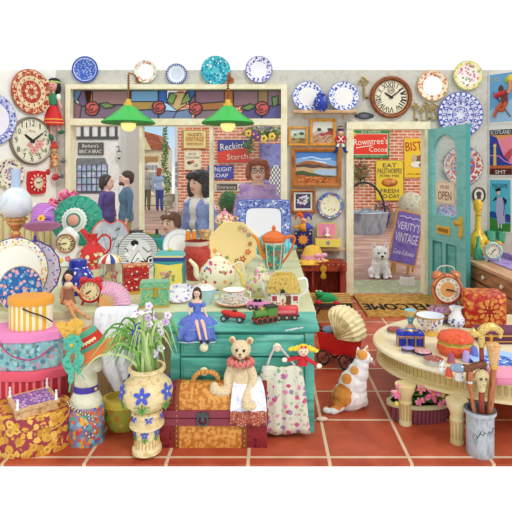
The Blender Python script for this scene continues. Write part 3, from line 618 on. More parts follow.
# A-board
ob = thing('pavement_board', "tilted purple A-board reading VERITY'S VINTAGE Come & Browse on the pavement", 'sign', 406.5, 275, h=-.02)
T0 = tr(0, 0, 37) @ rot('Y', 13) @ rot('X', -9)
g = G(T0); g.box(WASH(('#d9a862', '#c48f48', '#e6bc7c'), .4), -14.5, 14.5, 0, 1.5, -27, 27); g.build('frame', ob)
g = G(T0); g.box(WASH(('#7660b0', '#836dbd', '#6a55a4'), .2), -12.8, 12.8, -.4, 0, -25.2, 25.2); g.T = T0 @ tr(0, -.4, 0)
W_ = '#e6ddf4'; g.text(W_, "VERITY'S", 0, 11.5, 23, 8, -.2); g.text(W_, 'VINTAGE', 0, -.5, 23, 9.5, -.2); g.text(W_, 'Come & Browse', 0, -15, 21, 5, -.2, shear=.25)
g.line(W_, [(-11, 20), (-6, 21), (-3, 19.5), (0, 21), (3, 19.5), (6, 21), (11, 20)], .8, -.2); g.build('writing_board', ob)
for s in (-1, 1):
    g = G(); g.tube(WASH(('#d9a862', '#c48f48'), .4), [(s*7-4, 2, 16), (s*7-5, 3, 0)], 1.5, 4); g.build('leg', ob)
    g = G(); g.tube(WASH(('#d9a862', '#c48f48'), .4), [(s*9, 4, 46), (s*11, 16, 0)], 1.3, 4); g.build('leg', ob)
# white terrier
ob = thing('dog', 'white West Highland terrier sitting outside beside the purple board', 'dog', 380, 277.5, h=-.02)
DW = WASH(('#f4f2ee', '#ffffff', '#d8d4ce'), .35, (1, 1, .5), detail=6, bump=.5)
g = G(); g.ball(DW, (1, 4, 11), (9, 9, 12)); g.ball(DW, (0, -1, 16), (6.8, 5.6, 8)); g.ball(DW, (0, -2, 24.5), (8.6, 7, 7.4)); g.ball(DW, (0, -8, 22), (3.8, 3.6, 3.2))
g.ball(DW, (-4.5, -4, 22), (3.6, 3.4, 4)); g.ball(DW, (4.5, -4, 22), (3.6, 3.4, 4))
for s in (-1, 1):
    g.lathe(DW, [(3, 0), (2.2, 4), (.3, 8)], (s*6, 0, 28), seg=8, sy=.5); g.tube(DW, [(s*4, -4, 15), (s*4.2, -5, 7), (s*4, -5.5, 1.2)], [3.4, 2.4, 2.4], 8); g.ball(DW, (s*4, -7, 1.5), (2.6, 3.4, 1.6))
    g.ball(DW, (s*7.5, 3, 5), (4, 6.5, 5)); g.ball(DW, (s*9, -2, 1.5), (2.6, 4.5, 1.6))
g.tube(DW, [(6, 11, 4), (13, 10, 2)], [2.5, 1]); g.build('body', ob, remesh=.55, smooth=1)
for s in (-1, 1): g = G(); g.ball('#1c1a1a', (s*3, -8.3, 25.6), 1.05, 8); g.build('eye', ob)
g = G(); g.ball('#141314', (0, -11.4, 22.8), (1.5, 1, 1.2), 8); g.build('nose', ob)
g = G(); g.tube('#6a4a4a', [(-1.4, -10.8, 20.4), (0, -11.2, 19.9), (1.4, -10.8, 20.4)], .3, 5); g.build('mouth', ob)
for s in (-1, 1): g = G(); g.lathe('#e8c4bc', [(1.7, 0), (1.3, 3), (0, 6)], (s*6, -1.2, 28.5), seg=8, sy=.3); g.build('inner_ear', ob)
ob = thing('dog_bowl', 'low white dog bowl on the step by the terrier', 'bowl', 407, 284.5, h=.002)
g = G(); g.lathe(['#e6ded8', '#e6ded8', '#e6ded8', '#b9a8a4', '#b9a8a4'], [(0, 0), (8, 0), (7, 7.5), (6, 8), (5.5, 3), (0, 2.5)], seg=24, sy=.8); g.build('bowl', ob)
# ================================================================ DOOR LEAF (open into the shop)
dh = Vector((wx(424)+.03, 5.93)); df = Vector(((466-CX)*5.19/F, 5.19)); L = (df-dh).length; ang = math.atan2(df.y-dh.y, df.x-dh.x)
DT = C('#58b0ac', .4); DTX = WASH(('#78c4be', '#84cbc5', '#6ebbb5'), 5, (1, 1, 3), .45); DH = wz(129.8)-.01
T0 = tr(dh.x, dh.y, .01) @ Matrix.Rotation(ang, 4, 'Z')
dl = bpy.data.objects.new('door_1', None); COL.objects.link(dl); dl['kind'] = 'structure'
g = G(T0); th = .05
ax0, ax1 = .12, L-.17; zb = wz(214); zt2 = wz(156)
def fy(px): pass
g.box(DTX, 0, ax0, 0, th, 0, DH); g.box(DTX, ax1, L, 0, th, 0, DH); g.box(DTX, ax0, ax1, 0, th, .0, .2)
g.box(DTX, ax0, ax1, 0, th, zb-.30, zb)
A = arc((ax0+ax1)/2, zt2, (ax1-ax0)/2, .22, 180, 0, 14)
g.prism(DTX, [(ax0, DH)]+A+[(ax1, DH)], 0, th)
mid = (ax0+ax1)/2; g.box(DTX, mid-.035, mid+.035, 0, th, .2, zb-.3)
g.box(WASH(('#62b5b0', '#74c4be', '#559f9c'), 3, (1, 1, 3), .5), ax0, ax1, .012, th-.012, .2, zb-.3)
g.box(C('#4a9c9a', .45), L, L+.004, 0, th, 0, DH)
g.build('door_leaf', dl)
g = G(T0); gp = [(ax0, zb)]+[(x, z) for x, z in A]+[(ax1, zb)]; g.prism(GLASS('#f4f8f8', .86, .02), gp, .022, .028); g.build('window_pane', dl)
g = G(T0); 
for x0, x1 in ((ax0, mid-.035), (mid+.035, ax1)):
    g.tube('#4a9f9c', [(x0+.01, .0, .21), (x0+.01, .0, zb-.31), (x1-.01, .0, zb-.31), (x1-.01, 0, .21)], .008, 5, True)
g.build('moulding', dl)
DEAR = rot('Z', 0)
g = G(T0 @ tr(L-.085, -.004, Zp(227, 5.25)) @ rot('Z', 0)); BRS = WASH(('#e2b83a', '#f2d262', '#c4962a'), 12, rough=.3, metal=.4)
g.prism(BRS, arc(0, .06, .032, .04, 0, 180, 8)+arc(0, -.1, .032, .03, 180, 360, 8), -.01, .004); g.lathe(BRS, [(.012, 0), (.012, .03), (.03, .035), (.032, .055), (.02, .07), (0, .072)], (0, -.005, .03), 16, ax='y'); g.build('door_handle', dl)
g = G(T0 @ tr((ax0+ax1)/2, -.004, Zp(232, 5.5))); g.box(BRS, -.13, .13, -.008, .004, -.045, .045); g.box(C('#a87a1e', .4, .4), -.1, .1, -.013, -.006, -.02, .02); g.build('letter_plate', dl)
# OPEN notice on the glass
ob = bpy.data.objects.new('notice', None); COL.objects.link(ob); ob.matrix_world = T0 @ tr((ax0+ax1)/2+.0, .012, Zp(194, 5.5)) @ scl(.011, .011, .011)
tag(ob, 'cream notice reading WE ARE OPEN on the door glass', 'sign')
g = G(); g.box('#f0e0c4', -17, 17, -.3, .2, -11.5, 11.5); g.text('#b5604e', 'WE ARE', 0, 5.8, 16, 3.6, -.5); g.text('#8c4a3a', 'OPEN', 0, -3, 24, 9, -.5); g.line('#c98a78', [(-16, -10.5), (16, -10.5), (16, 10.5), (-16, 10.5), (-16, -10.5)], .4, -.4); g.build('card', ob)
g = G(T0); g.text('#e9e6df', 'VINTAGE', (ax0+ax1)/2, Zp(167, 5.5), .36, .10, .018); tag(g.build('window_lettering'), 'faint white lettering on the upper door glass', 'lettering')
# doormat
ob = bpy.data.objects.new('doormat', None); COL.objects.link(ob); ob.location = (wx(391)-.02, 5.45, .001)
tag(ob, 'golden coir doormat with WELCOME written to be read from outside', 'doormat')
MT = WASH(('#b98a3a', '#a5762c', '#cda052', '#94682a'), 14, (1, 1, 1), .95, .3, .7, 6, bump=.4)
g = G(); g.box(MT, -.44, .50, -.44, .44, 0, .018); g.build('mat', ob)
g = G(tr(.0, 0, .0195) @ rot('Z', 180) @ rot('X', -90)); [g.text('#1c120c', 'WELCOME', dx, .10+dz, .84, .24, 0) for dx, dz in ((0, 0), (.008, 0), (-.008, 0), (0, .008), (0, -.008))]
g.build('letters', ob)
# ================================================================ ON THE WALLS
def hangdish(name, label, px, py, r, rings, cat='plate', group=None, extra=None, sy=1, Y=None):
    """wall plate: rings = [(outer fraction, material), ...] from the rim inwards"""
    o = hang(name, label, cat, px, py, group); g = G(); fr = [f for f, m in rings]+[0]; ms = [m for f, m in rings]
    dep = lambda f: 2.6 if f > .97 else (2.0+1.2*(f-.65)/.35 if f > .65 else 1.4)
    P = [(r*.5, 0)]+[(r*f, dep(f)) for f in fr]; g.lathe([ms[0]]+ms, P, seg=40, ax='y', sy=sy); g.build('dish', o)
    if extra: g = G(); extra(g, r); g.build('painted_motif', o)
    return o
BW = FLO('#f2f3f8', ('#3f55b0', '#5a70c2', '#7f90d4'), .42, .5)
BWd = FLO('#5a76bc', ('#e8ecf6', '#3450a8', '#a8b8e4', '#2c46a0'), .5, .42)
WH = C('#f2f0ea', .3); GLD = C('#c79a3c', .35, .5)
def ringmotif(m, n, rf, s, y=-3.2, kind='dot', c=None, ph=0, z=1):
    def f(g, r):
        for k in range(n):
            a = 2*PI*k/n+ph; x, zz = r*rf*math.cos(a), r*rf*math.sin(a)*z
            if kind == 'dot': g.disc(m, x, zz, s, y, s*.6, 8, a)
            else: g.blossom(m, x, zz, s, y, 5, c, a)
    return f
def multi(*fs):
    def f(g, r):
        for q in fs: q(g, r)
    return f
RD = FLO('#e9cfa4', ('#c0392b', '#cf5a44', '#b83a2c'), .45, .5)
hangdish('wall_plate', 'big red and cream medallion plate at the top of the left wall', 30, 92, 22.5, [(1, '#a84a34'), (.96, RD), (.74, '#c9543f'), (.71, '#efdcb4'), (.5, '#b8402f'), (.47, FLO('#c2402f', ('#efc8a0', '#8f2c22', '#e28a70'), .6, .35))],
    extra=multi(ringmotif('#e9cfa4', 14, .59, 2.2, -2.2), ringmotif('#a83226', 14, .59, 1.1, -2.4), ringmotif('#f0d4b0', 8, .25, 2.2, -2.0, 'fl', '#f4e0a0'), ringmotif('#b8402f', 12, .84, 2.3, -3.0)))
hangdish('wall_plate', 'white plate with lavender leaf rim cut by the left edge of the view', -9, 119, 26, [(1, '#8088c8'), (.97, FLO('#c3c8ea', ('#5560b4', '#7078c4', '#e8e8f6'), .35, .5)), (.72, '#7f86c4'), (.69, '#f0eefa'), (.3, '#f6f4fc')])
hangdish('wall_plate', 'small grape-painted cream plate on the left wall behind the oil lamp', 9, 174, 15.5, [(1, '#d9cfa8'), (.95, FLO('#efe8cc', ('#7a5a9a', '#8a9a52', '#c98aa0', '#5a4a8a'), .3, .45)), (.6, '#f2eddc'), (.42, FLO('#efe6d8', ('#8a5a8a', '#6a4a86', '#a88ab0'), .55, .5))])
hangdish('wall_plate', 'blue plate with a fine white lattice above the stained glass', 86, 70, 13.2, [(1, '#2f4ea8'), (.93, '#4468c0'), (.86, '#e8ecf8'), (.82, FLO('#3e64be', ('#dfe6f6', '#2a4aa8', '#9fb4e4'), .9, .4))])
hangdish('wall_plate', 'white plate with pale orange blossom rim at top, second in the row over the window', 146, 72, 11.5, [(1, '#d8d4c4'), (.95, FLO('#efeadc', ('#e59a70', '#9ab86a', '#e8c070', '#d88070'), .35, .42)), (.68, '#ffffff')])
hangdish('wall_plate', 'white oval plate with a navy scalloped rim over the window', 177, 74.5, 10.4, [(1, '#2f4a9c'), (.93, '#f0f2f8'), (.84, '#4a66b4'), (.8, '#e9eef6'), (.55, '#d6e0ee')], extra=ringmotif('#2f4a9c', 26, .9, 1.0))
hangdish('wall_plate', 'turquoise marbled plate above the green lamp', 216, 71, 14.6, [(1, '#2a9cb4'), (.96, FLO('#38b4c8', ('#e2f2ee', '#1c86a4', '#8fd8dc', '#146e92'), .4, .45)), (.2, '#5cc4d0')])
hangdish('wall_plate', 'white plate with violet scroll rim over the window at its right end', 259, 70, 13.4, [(1, '#6a62b4'), (.95, FLO('#efedf8', ('#5a56b0', '#7d78c8'), .42, .48)), (.6, '#f6f4fa')])
hangdish('wall_plate', 'white plate with salmon blossom rim right of the big round clock', 432, 86, 15.5, [(1, '#d8a878'), (.95, FLO('#f0e6cc', ('#d9764e', '#a8a84e', '#e8a060', '#c85a44'), .3, .46)), (.62, '#ffffff')])
hangdish('wall_plate', 'cream plate scattered with pink roses and a green edge, top right', 467, 76, 14.8, [(1, '#b8c46a'), (.94, FLO('#efe6b0', ('#e2cc5a', '#a8bc52', '#e89aa8'), .3, .42)), (.72, FLO('#f6efe4', ('#d8659a', '#e28ab4', '#7aa85a'), .32, .38))])
def mandala(g, r):
    B_ = '#4a58b4'
    for n, rf, s in ((24, .9, 1.8), (16, .70, 2.6), (12, .5, 1.9), (8, .28, 2.3)): ringmotif(B_, n, rf, s, -3.4)(g, r)
    for n, rf, s in ((16, .70, 1.1), (24, .8, .9), (8, .28, 1)): ringmotif('#eef0fa', n, rf, s, -3.5)(g, r)
hangdish('wall_plate', 'large blue and white mandala plate right of the hanging keys', 459.5, 115, 22.7, [(1, '#5460b8'), (.96, '#e9ebf6'), (.84, '#5c68bc'), (.8, '#dfe3f4'), (.6, '#5c68bc'), (.57, '#eceef8'), (.36, '#4a58b4'), (.33, '#e8eaf6')], extra=mandala)
hangdish('wall_plate', 'red, blue and white patterned plate seen partly through the door glass', 462, 166, 20, [(1, '#3a3a4a'), (.97, FLO('#e6dcd0', ('#d0664e', '#7a86b8', '#c84a3a'), .4, .48)), (.66, '#efe6da'), (.62, FLO('#d8523e', ('#e8d8c8', '#5a74b8', '#b83a30'), .45, .4)), (.34, FLO('#c8d0e4', ('#4a64b0', '#e8e4e0'), .6, .5))], extra=multi(ringmotif('#5a78bc', 9, .45, 2.2), ringmotif('#cf4a38', 16, .8, 2.0)))
hangdish('wall_plate', 'pink and blue floral plate behind the lower door glass', 451, 213, 14, [(1, '#8a9ad4'), (.93, FLO('#a8b4e0', ('#d080a8', '#5a78c4', '#e6dcec'), .3, .5))])
hangdish('wall_plate', 'cream rose plate with a dark blue border above the musical box', 330, 205.5, 13.2, [(1, '#3e56a0'), (.95, FLO('#7a8ec0', ('#4a62a8', '#c2606a', '#8aa86a', '#e6dcb8'), .35, .5)), (.74, '#efe8c0'), (.66, FLO('#f0ebc8', ('#f0ebc8', '#d0506a', '#a8b87a'), .3, .28))])
# ---- clocks
ROM = ['XII', 'I', 'II', 'III', 'IIII', 'V', 'VI', 'VII', 'VIII', 'IX', 'X', 'XI']; ARA = ['12']+[str(i) for i in range(1, 12)]
def dial(o, r, face, rimm, nums, numc, hh, mm, rim=1.6, ns=.16, y=0, handc='#2a2422', nr=.78, sx=1, hid='', z=0, ticks=True, facemat2=None):
    g = G(tr(0, y, z)); g.lathe(rimm, [(r*1.0+rim, 0), (r*1.0+rim, 2), (r+rim*.5, 3), (r, 2.4), (r, 1.2)], seg=40, ax='y', sx=sx); g.build('rim', o)
    g = G(tr(0, y, z)); g.lathe([face, facemat2 or face], [(r, 1.4), (r*.62, 1.5), (0, 1.5)], seg=40, ax='y', sx=sx); g.build('clock_face', o)
    g = G(tr(0, y-1.7, z))
    for k in range(12):
        a = PI/2-2*PI*k/12; x, q = r*nr*math.cos(a)*sx, r*nr*math.sin(a)
        if nums: w = r*ns*((.16 if nums[k] == 'I' else .45*len(nums[k])+.35) if nums is ROM else (.3 if nums[k] == '1' else .55*len(nums[k])+.2)); g.text(numc, nums[k], x, q, w, r*ns*1.25, 0, a=(math.degrees(a)-90 if nums is ROM else 0))
        else: g.disc(numc, x, q, r*.05, 0)
    if ticks:
        for k in range(60):
            a = 2*PI*k/60; g.line(numc, [(r*.93*math.cos(a)*sx, r*.93*math.sin(a)), (r*.97*math.cos(a)*sx, r*.97*math.sin(a))], r*.02, 0)
    g.build('numerals', o)
    for nm_, L, a, wd in (('hour_hand', .5, 90-(hh+mm/60)*30, .07), ('minute_hand', .76, 90-mm*6, .045)):
        a = math.radians(a); g = G(tr(0, y-2.0 if nm_[0] == 'h' else y-2.3, z)); ca, sa = math.cos(a), math.sin(a)
        g.prism(handc, [(-ca*r*.12-sa*r*wd, -sa*r*.12+ca*r*wd), (-ca*r*.12+sa*r*wd, -sa*r*.12-ca*r*wd), (ca*r*L*.8+sa*r*wd*.7, sa*r*L*.8-ca*r*wd*.7), (ca*r*L, sa*r*L), (ca*r*L*.8-sa*r*wd*.7, sa*r*L*.8+ca*r*wd*.7)], -.25, 0); g.build(nm_, o)
    g = G(tr(0, y-2.2, z)); g.ball(handc, (0, 0, 0), (r*.06, .6, r*.06), 8); g.build('centre_pin', o)
o = hang('wall_clock', 'large cream clock with pink rose face and black numerals on the left wall', 'clock', 31, 141)
def crose(g):
    for x, z, s in ((2, -9, 4.6), (8, -3, 4.8), (-3, -4, 3)): g.blossom('#e99a9c', x, z, s, -2.0, 6, '#d8686e'); g.blossom('#f3b8b4', x, z, s*.6, -2.1, 5)
    for x, z, a in ((-8, -9, .5), (12, -9, 2.4), (6, -13, .9), (-2, -13, 2), (13, 2, 1.2)): g.disc('#9cb47c', x, z, 2.6, -1.9, 1.1, 8, a)
    g.text('#c88a80', 'Rose', 0, 10, 7, 2.6, -2, shear=.3)
dial(o, 22, WASH(('#efe9d2', '#f6f1df', '#e2dac0'), .15), C('#8a8070', .35, .3), ARA, '#2b2624', 10, 9, rim=2.0, ns=.2, nr=.8)
g = G(); crose(g); g.build('rose_motif', o)
o = hang('wall_clock', 'small square red clock with a cream dial below the rose clock', 'clock', 35.5, 182.5)
P = [(x, z) for x, z in ((-9.5, -9.5), (-8.5, -11), (0, -12), (8.5, -11), (9.8, -9.5), (10.6, 0), (9.8, 9.5), (8.5, 11), (0, 12), (-8.5, 11), (-9.8, 9.5), (-10.6, 0))]
g = G(); g.prism(C('#cf2a30', .3), P, -2.5, 0); g.build('case', o)
dial(o, 6, '#ece4c4', C('#e04a44', .3), None, '#7a2a2a', 9, 12, rim=.3, y=-2.5, ticks=False)
g = G(tr(0, -3.6, 0))
for k in range(12): a = 2*PI*k/12; g.disc('#f0dcc8', 7.6*math.cos(a), 7.6*math.sin(a), 1.4, 0, .9, 8, a)
g.build('dial_ornament', o)
o = hang('wall_clock', 'round station clock with brown wooden rim and Roman numerals', 'clock', 390.5, 97.5)
WD = WASH(('#8a4a28', '#a05c34', '#6e3a1e'), .2, rough=.35)
g = G(); g.lathe(WD, [(21, 0), (21, 3), (19.5, 5), (17.4, 4), (17, 1.2), (0, 1.2)], seg=48, ax='y'); g.build('case', o)
dial(o, 16.4, '#f0e8cc', C('#b58a4a', .3, .4), ROM, '#2a2624', 10, 9, rim=.5, ns=.26, nr=.76, y=-.3)
g = G(tr(0, -2.4, 7)); g.text('#2a2624', 'GR', 0, 0, 4.6, 3, 0); g.line('#2a2624', [(3.2*math.cos(a), 3.2*math.sin(a)) for a in [2*PI*k/16 for k in range(17)]], .5, 0); g.build('crest', o)
# ---- framed pictures
def frame(name, label, px, py, w, h, fm, t, paint, mat=None, cat='picture', group=None):
    o = hang(name, label, cat, px, py, group); w, h = w/2, h/2
    for nm_, x0, x1, z0, z1 in (('f', -w, w, h-t, h), ('f', -w, w, -h, -h+t), ('f', -w, -w+t, -h+t, h-t), ('f', w-t, w, -h+t, h-t)): pass
    g = G(); 
    g.rings(fm, [[(x*w, -.0, z*h) for x, z in ((-1, -1), (1, -1), (1, 1), (-1, 1))], [(x*w, -3, z*h) for x, z in ((-1, -1), (1, -1), (1, 1), (-1, 1))], [(x*(w-t*.5), -3.8, z*(h-t*.5)) for x, z in ((-1, -1), (1, -1), (1, 1), (-1, 1))], [(x*(w-t), -2.4, z*(h-t)) for x, z in ((-1, -1), (1, -1), (1, 1), (-1, 1))], [(x*(w-t), -1, z*(h-t)) for x, z in ((-1, -1), (1, -1), (1, 1), (-1, 1))]], cap=False)
    g.build('frame', o, bevel=0)
    g = G(tr(0, -1.2, 0)); W2, H2 = w-t, h-t
    if mat: g.rect(mat[0], -W2, W2, -H2, H2, 0); W2 -= mat[1]; H2 -= mat[1]
    paint(g, W2, H2); g.build('painting', o); return o
def strip(g, m, w, zs, z0, y):
    n = len(zs); P = [(-w+2*w*k/(n-1), z) for k, z in enumerate(zs)]; g.flat(m, P+[(w, z0), (-w, z0)], y)
OR = WASH(('#e09a34', '#efae4a', '#cc8426'), .3, rough=.4); OAK = WASH(('#a5652e', '#b8783a', '#8a4f20'), .2, (1, 1, .3), .4)
def p1(g, w, h):
    g.rect('#d5e2e2', -w, w, -h, h, 0); strip(g, '#b8c4a8', w, (0, 1, 3, 4, 2.6, 3.5, 1.5), -h, -.05); strip(g, '#a88a5a', w, (-2, -1, -2.4, -1.4, -2.2, -2), -h, -.1)
    g.disc('#3f5a44', 3.5, 2.8, 2.6, -.15, 1.5); g.disc('#4a6448', -3, 1.8, 1.6, -.15, 1); 
    rn = random.Random(3)
    for k in range(26): g.disc(rn.choice(('#7a6a3a', '#5e6a42', '#c8a45e', '#8a5a3a')), rn.uniform(-w+1, w-1), rn.uniform(-h+1, -2), 1.1, -.2-.01*k, .5)
frame('picture_frame', 'small orange-framed landscape of trees left of the larger one', 298, 136.5, 19, 19, OR, 2.2, p1)
def p2(g, w, h):
    g.rect('#dfe2d6', -w, w, -h, h, 0); strip(g, '#c9b8ac', w, (-1, 1, 3, 2.5, 1, .5, 2.6, 5), -h, -.05); strip(g, '#a8444a', w, (-5, -3, -2, -.5, -1, .5, 3, 4), -h, -.1); strip(g, '#c8a27e', w, (-2.5, -3, -2.6, -4, -2.4, -2.2, -3), -h, -.15)
    g.disc('#3c3a34', -3.5, 2.8, 2.2, -.2, 1.6); g.disc('#4a3a34', 7, 3, 2.5, -.2, 1.3); rn = random.Random(5)
    for k in range(34): g.disc(rn.choice(('#b88a6a', '#8a6a54', '#d8b894', '#9a5a4a')), rn.uniform(-w+1.4, w-1.4), rn.uniform(-h+1, -3.4), 1.4, -.25-.01*k, .5, 8, .2)
frame('picture_frame', 'orange-framed painting of a red heath hillside below the plate shelf', 322.5, 132.5, 25.5, 27, OR, 2.6, p2)
def p3(g, w, h):
    g.rect('#4f86cc', -w, w, -h, h, 0); strip(g, '#86aede', w, (9, 10, 8, 9, 7, 8, 6), -h, -.04); g.line('#b8d0ea', [(-14, 9), (-4, 10.5), (6, 8), (15, 9)], 1.6, -.06); g.line('#dfe8f2', [(-10, 6.5), (0, 6.2), (10, 4.6)], 1.2, -.06)
    strip(g, '#a8683a', w, (3, 5.5, 7, 6.5, 5, 3.5, 2, 1.6), -h, -.08); strip(g, '#5a4a44', w, (2, 3, 4, 2.5, 3, 1, 1.5, .5), -h, -.12); strip(g, '#c9a87a', w, (0, .5, -.8, -.2, -1, -.6), -h, -.14)
    g.flat('#a9c4dc', [(-3, -3), (3, -1.6), (w, -2), (w, -8), (4, -7), (-1, -6)], -.18); strip(g, '#4e5a3c', w, (-4, -3, -5, -6.2, -8, -8, -9), -h, -.22); strip(g, '#c8662e', w, (-8, -7.5, -9, -8.8, -9.6, -10, -9.4), -h, -.26); rn = random.Random(9)
    for k in range(50): g.disc(rn.choice(('#d88a3c', '#8a3c22', '#5a6a3a', '#e2a85a')), rn.uniform(-w+1.5, w-1.5), rn.uniform(-h+.8, -9), 1.6, -.3-.01*k, .5, 8, .2)
frame('picture_frame', 'large oak-framed painting of hills and a blue lake', 316, 167.5, 50, 40, OAK, 4.6, p3)
def p4(g, w, h):
    g.rect('#4a4468', -w, w, -h, h, -.1); rn = random.Random(2)
    for k in range(22): g.disc(rn.choice(('#6a5a94', '#3a3a4e', '#5a7a5a', '#7a4a6a')), rn.uniform(-w+1.5, w-1.5), rn.uniform(-h+1.5, h-1.5), 1.5, -.15-.01*k, 1)
    for x, z in ((-1.5, 2), (2.5, 3.2), (-3.4, -.2), (1, -1)): g.blossom('#eae6ee', x, z, 3.1, -.5, 5, '#b89ab8')
frame('picture_frame', 'brown-framed print of white lilies on dark violet', 303, 201, 24.5, 24, OAK, 3, p4, mat=('#f4f2ec', 1.8))
# ---- shelf with plates and vase
PINE = WASH(('#e2bf96', '#d3a877', '#ecd0aa'), .2, (.3, 1, 1), .5)
def shelfunit(px0, px1, py, label, dep=10):
    o = hang('wall_shelf', label, 'shelf', (px0+px1)/2, py); w = (px1-px0)/2
    g = G(); g.box(PINE, -w, w, -dep, 0, -1.6, 0); g.box(PINE, -w+.6, w-.6, -dep+.6, 0, -2.6, -1.6); g.build('board', o)
    for s in (-1, 1): g = G(); g.prism(PINE, [(-1, -2.6), (1, -2.6), (.8, -7), (0, -8), (-.8, -7)], -2.5, 0); g.T = tr(s*w*.62, 0, 0); g.build('bracket', o).location = (s*w*.62, 0, 0)
    return o
shelfunit(293, 356, 111.5, 'pale pine wall shelf holding two blue plates and a jar', 12)
def rackplate(name, label, px, py, r, rings, Y=None, extra=None, tilt=-8, h=None, cat='plate', group=None, sx=1, seg=40, wob=0, nw=8, scal=None, gx=1):
    """plate standing on its edge and leaning back; base point at px, py"""
    o = thing(name, label, cat, px, py, Y=Y, rx=tilt, group=group) if h is None else thing(name, label, cat, px, py, h=h, rx=tilt, group=group)
    g = G(tr(0, 0, r*(1+wob))); fr = [f for f, m in rings]+[0]; ms = [m for f, m in rings]
    dep = lambda f: r*(.11 if f > .97 else (.03+.08*(f-.65)/.35 if f > .65 else .02))
    g.lathe([ms[0]]+ms, [(r*.5, -r*.03)]+[(r*f, dep(f)) for f in fr], seg=seg, ax='y', wob=wob, nw=nw, sx=sx); g.build('dish', o)
    if extra: g = G(tr(0, -r*.03, r)); extra(g, r); g.build('painted_motif', o)
    return o
for px in (308, 344): rackplate('display_plate', 'white plate with blue vine rim on the pine shelf, '+('left of the blue jar' if px == 308 else 'right of the blue jar'), px, 111.3, 15.3, [(1, '#8a98d8'), (.96, BW), (.64, '#c4c8dc'), (.61, '#f2eeea')], 5.87)
o = thing('ginger_jar', 'deep blue and white ginger jar between the two shelf plates', 'jar', 321, 111.3, Y=5.80)
g = G(); g.lathe(FLO('#2f44a4', ('#e0e6f6', '#8a9cdc', '#2038a0'), .4, .36), [(0, 0), (4, 0), (7, 4), (7.6, 9), (6.5, 13), (4, 15), (4, 16)]); g.build('body', o)
g = G(); g.lathe(C('#34489e', .3), [(4.6, 15.6), (4.6, 17), (2.5, 18.4), (0, 18.8)]); g.build('lid', o)
# second small shelf, musical box, jack-in-the-box
shelfunit(288, 343, 246.5, 'narrow pine shelf with a jack-in-the-box and a musical box', 13)
o = thing('musical_box', 'open yellow musical box with pink lining on the narrow shelf', 'box', 327.5, 246.3, Y=5.80)
YL = C('#f0dc62', .4); PK = C('#e88aa4', .6)
g = G(); g.box(YL, -12.5, 12.5, -5, 5, 0, 8); g.box(PK, -11, 11, -4, 4, 7.6, 8.2); g.build('box', o)
g = G(tr(0, 5, 8) @ rot('X', -8)); g.box(C('#d8b85a', .4), -10, 10, 0, 1.2, 1, 15); g.rect(PK, -8.6, 8.6, 2.2, 13.8, -.1); g.build('lid', o)
g = G(tr(0, 2, 8)); g.lathe('#f4f0f2', [(0, 0), (.5, 0), (.5, 2), (3, 2.6), (1, 4.5), (1.3, 7), (.6, 8), (0, 8)], seg=12); g.ball('#f4f0f2', (0, 0, 9), 1.1, 8); g.tube('#f4f0f2', [(-1, 0, 7), (-2, 0, 9.5), (0, 0, 11), (2, 0, 9.5), (1, 0, 7)], .35, 5); g.build('ballerina', o)
g = G(); g.disc('#a8a8b0', 0, 4, 2.2, -5.2); g.disc('#7a7a86', 0, 4, 1, -5.4); g.build('clasp', o)
o = thing('jack_in_the_box', 'jack-in-the-box with orange clown popping from a navy sunburst box', 'toy', 303.5, 246.3, Y=5.79, rz=-8)
g = G(); g.box('#27286e', -8.5, 8.5, -6, 6, 0, 15); g.T = tr(0, -6.1, 7.5)
for k in range(10): a = 2*PI*k/10; g.flat('#e8862e', [(3.4*math.cos(a-.3), 3.4*math.sin(a-.3)), (6.2*math.cos(a), 6.2*math.sin(a)), (3.4*math.cos(a+.3), 3.4*math.sin(a+.3))], 0)
g.disc('#f0a040', 0, 0, 4.2, -.15, n=20)
for x in (-7, 7):
    for z in (-6, 6): g.disc('#f0c84a', x, z, .8, -.1)
g.build('box', o)
g = G(); CL = C('#f0a030'); g.ball(CL, (0, 0, 19), (5.5, 4, 5)); g.ball(C('#4a5ab8'), (3.6, 0, 19.5), (4.4, 3.6, 4)); 
g.tube(CL, [(-4, 0, 20), (-9, -2, 19)], 1.5); g.tube('#4a5ab8', [(5, 0, 20), (9.5, -2, 18.5)], 1.5); g.build('body', o)
g = G(); g.ball('#f0b088', (0, -.5, 26), (3.3, 3.2, 3.3)); g.ball('#d83a2a', (0, -3.8, 25.6), .8, 8); g.build('head', o)
for s, c in ((-1, '#e8622e'), (1, '#5a4aa8')): g = G(); g.tube(c, spl([(s*.6, 0, 28.5), (s*3.5, 0, 32), (s*7, -1, 30.5), (s*8, -1, 26.5)]), [2.6, .7], 8); g.ball('#f0d04a', (s*8, -1, 25.8), 1, 8); g.build('cap_horn', o)
# ---- keys, iron plaque
def key(label, px, py, L, a=0, m=None, grp=None):
    o = hang('old_key', label, 'key', px, py, grp); m = m or WASH(('#a8905a', '#c0a870', '#8a7444'), .6, rough=.4, metal=.5)
    g = G(rot('Y', a)); r = L*.13
    for x, z in ((-r, 0), (r, 0), (0, r*1.1)): g.tube(m, [(x+r*.75*math.cos(t), -1.2, z+r*.75*math.sin(t)) for t in [2*PI*k/10 for k in range(10)]], r*.3, 5, True)
    g.build('bow', o); g = G(rot('Y', a)); g.tube(m, [(0, -1.2, -r*.6), (0, -1.2, -L*.85)], r*.33, 6); g.ball(m, (0, -1.2, -r*1.2), r*.55, 8); g.build('shaft', o)
    g = G(rot('Y', a)); g.box(m, 0, r*1.5, -1.5, -.8, -L*.84, -L*.68); g.box(m, 0, r*1.9, -1.5, -.8, -L*.84, -L*.78); g.build('bit', o); return o
key('big ornate brass key hanging alone left of the round wall clock', 363.5, 82, 20, -3)
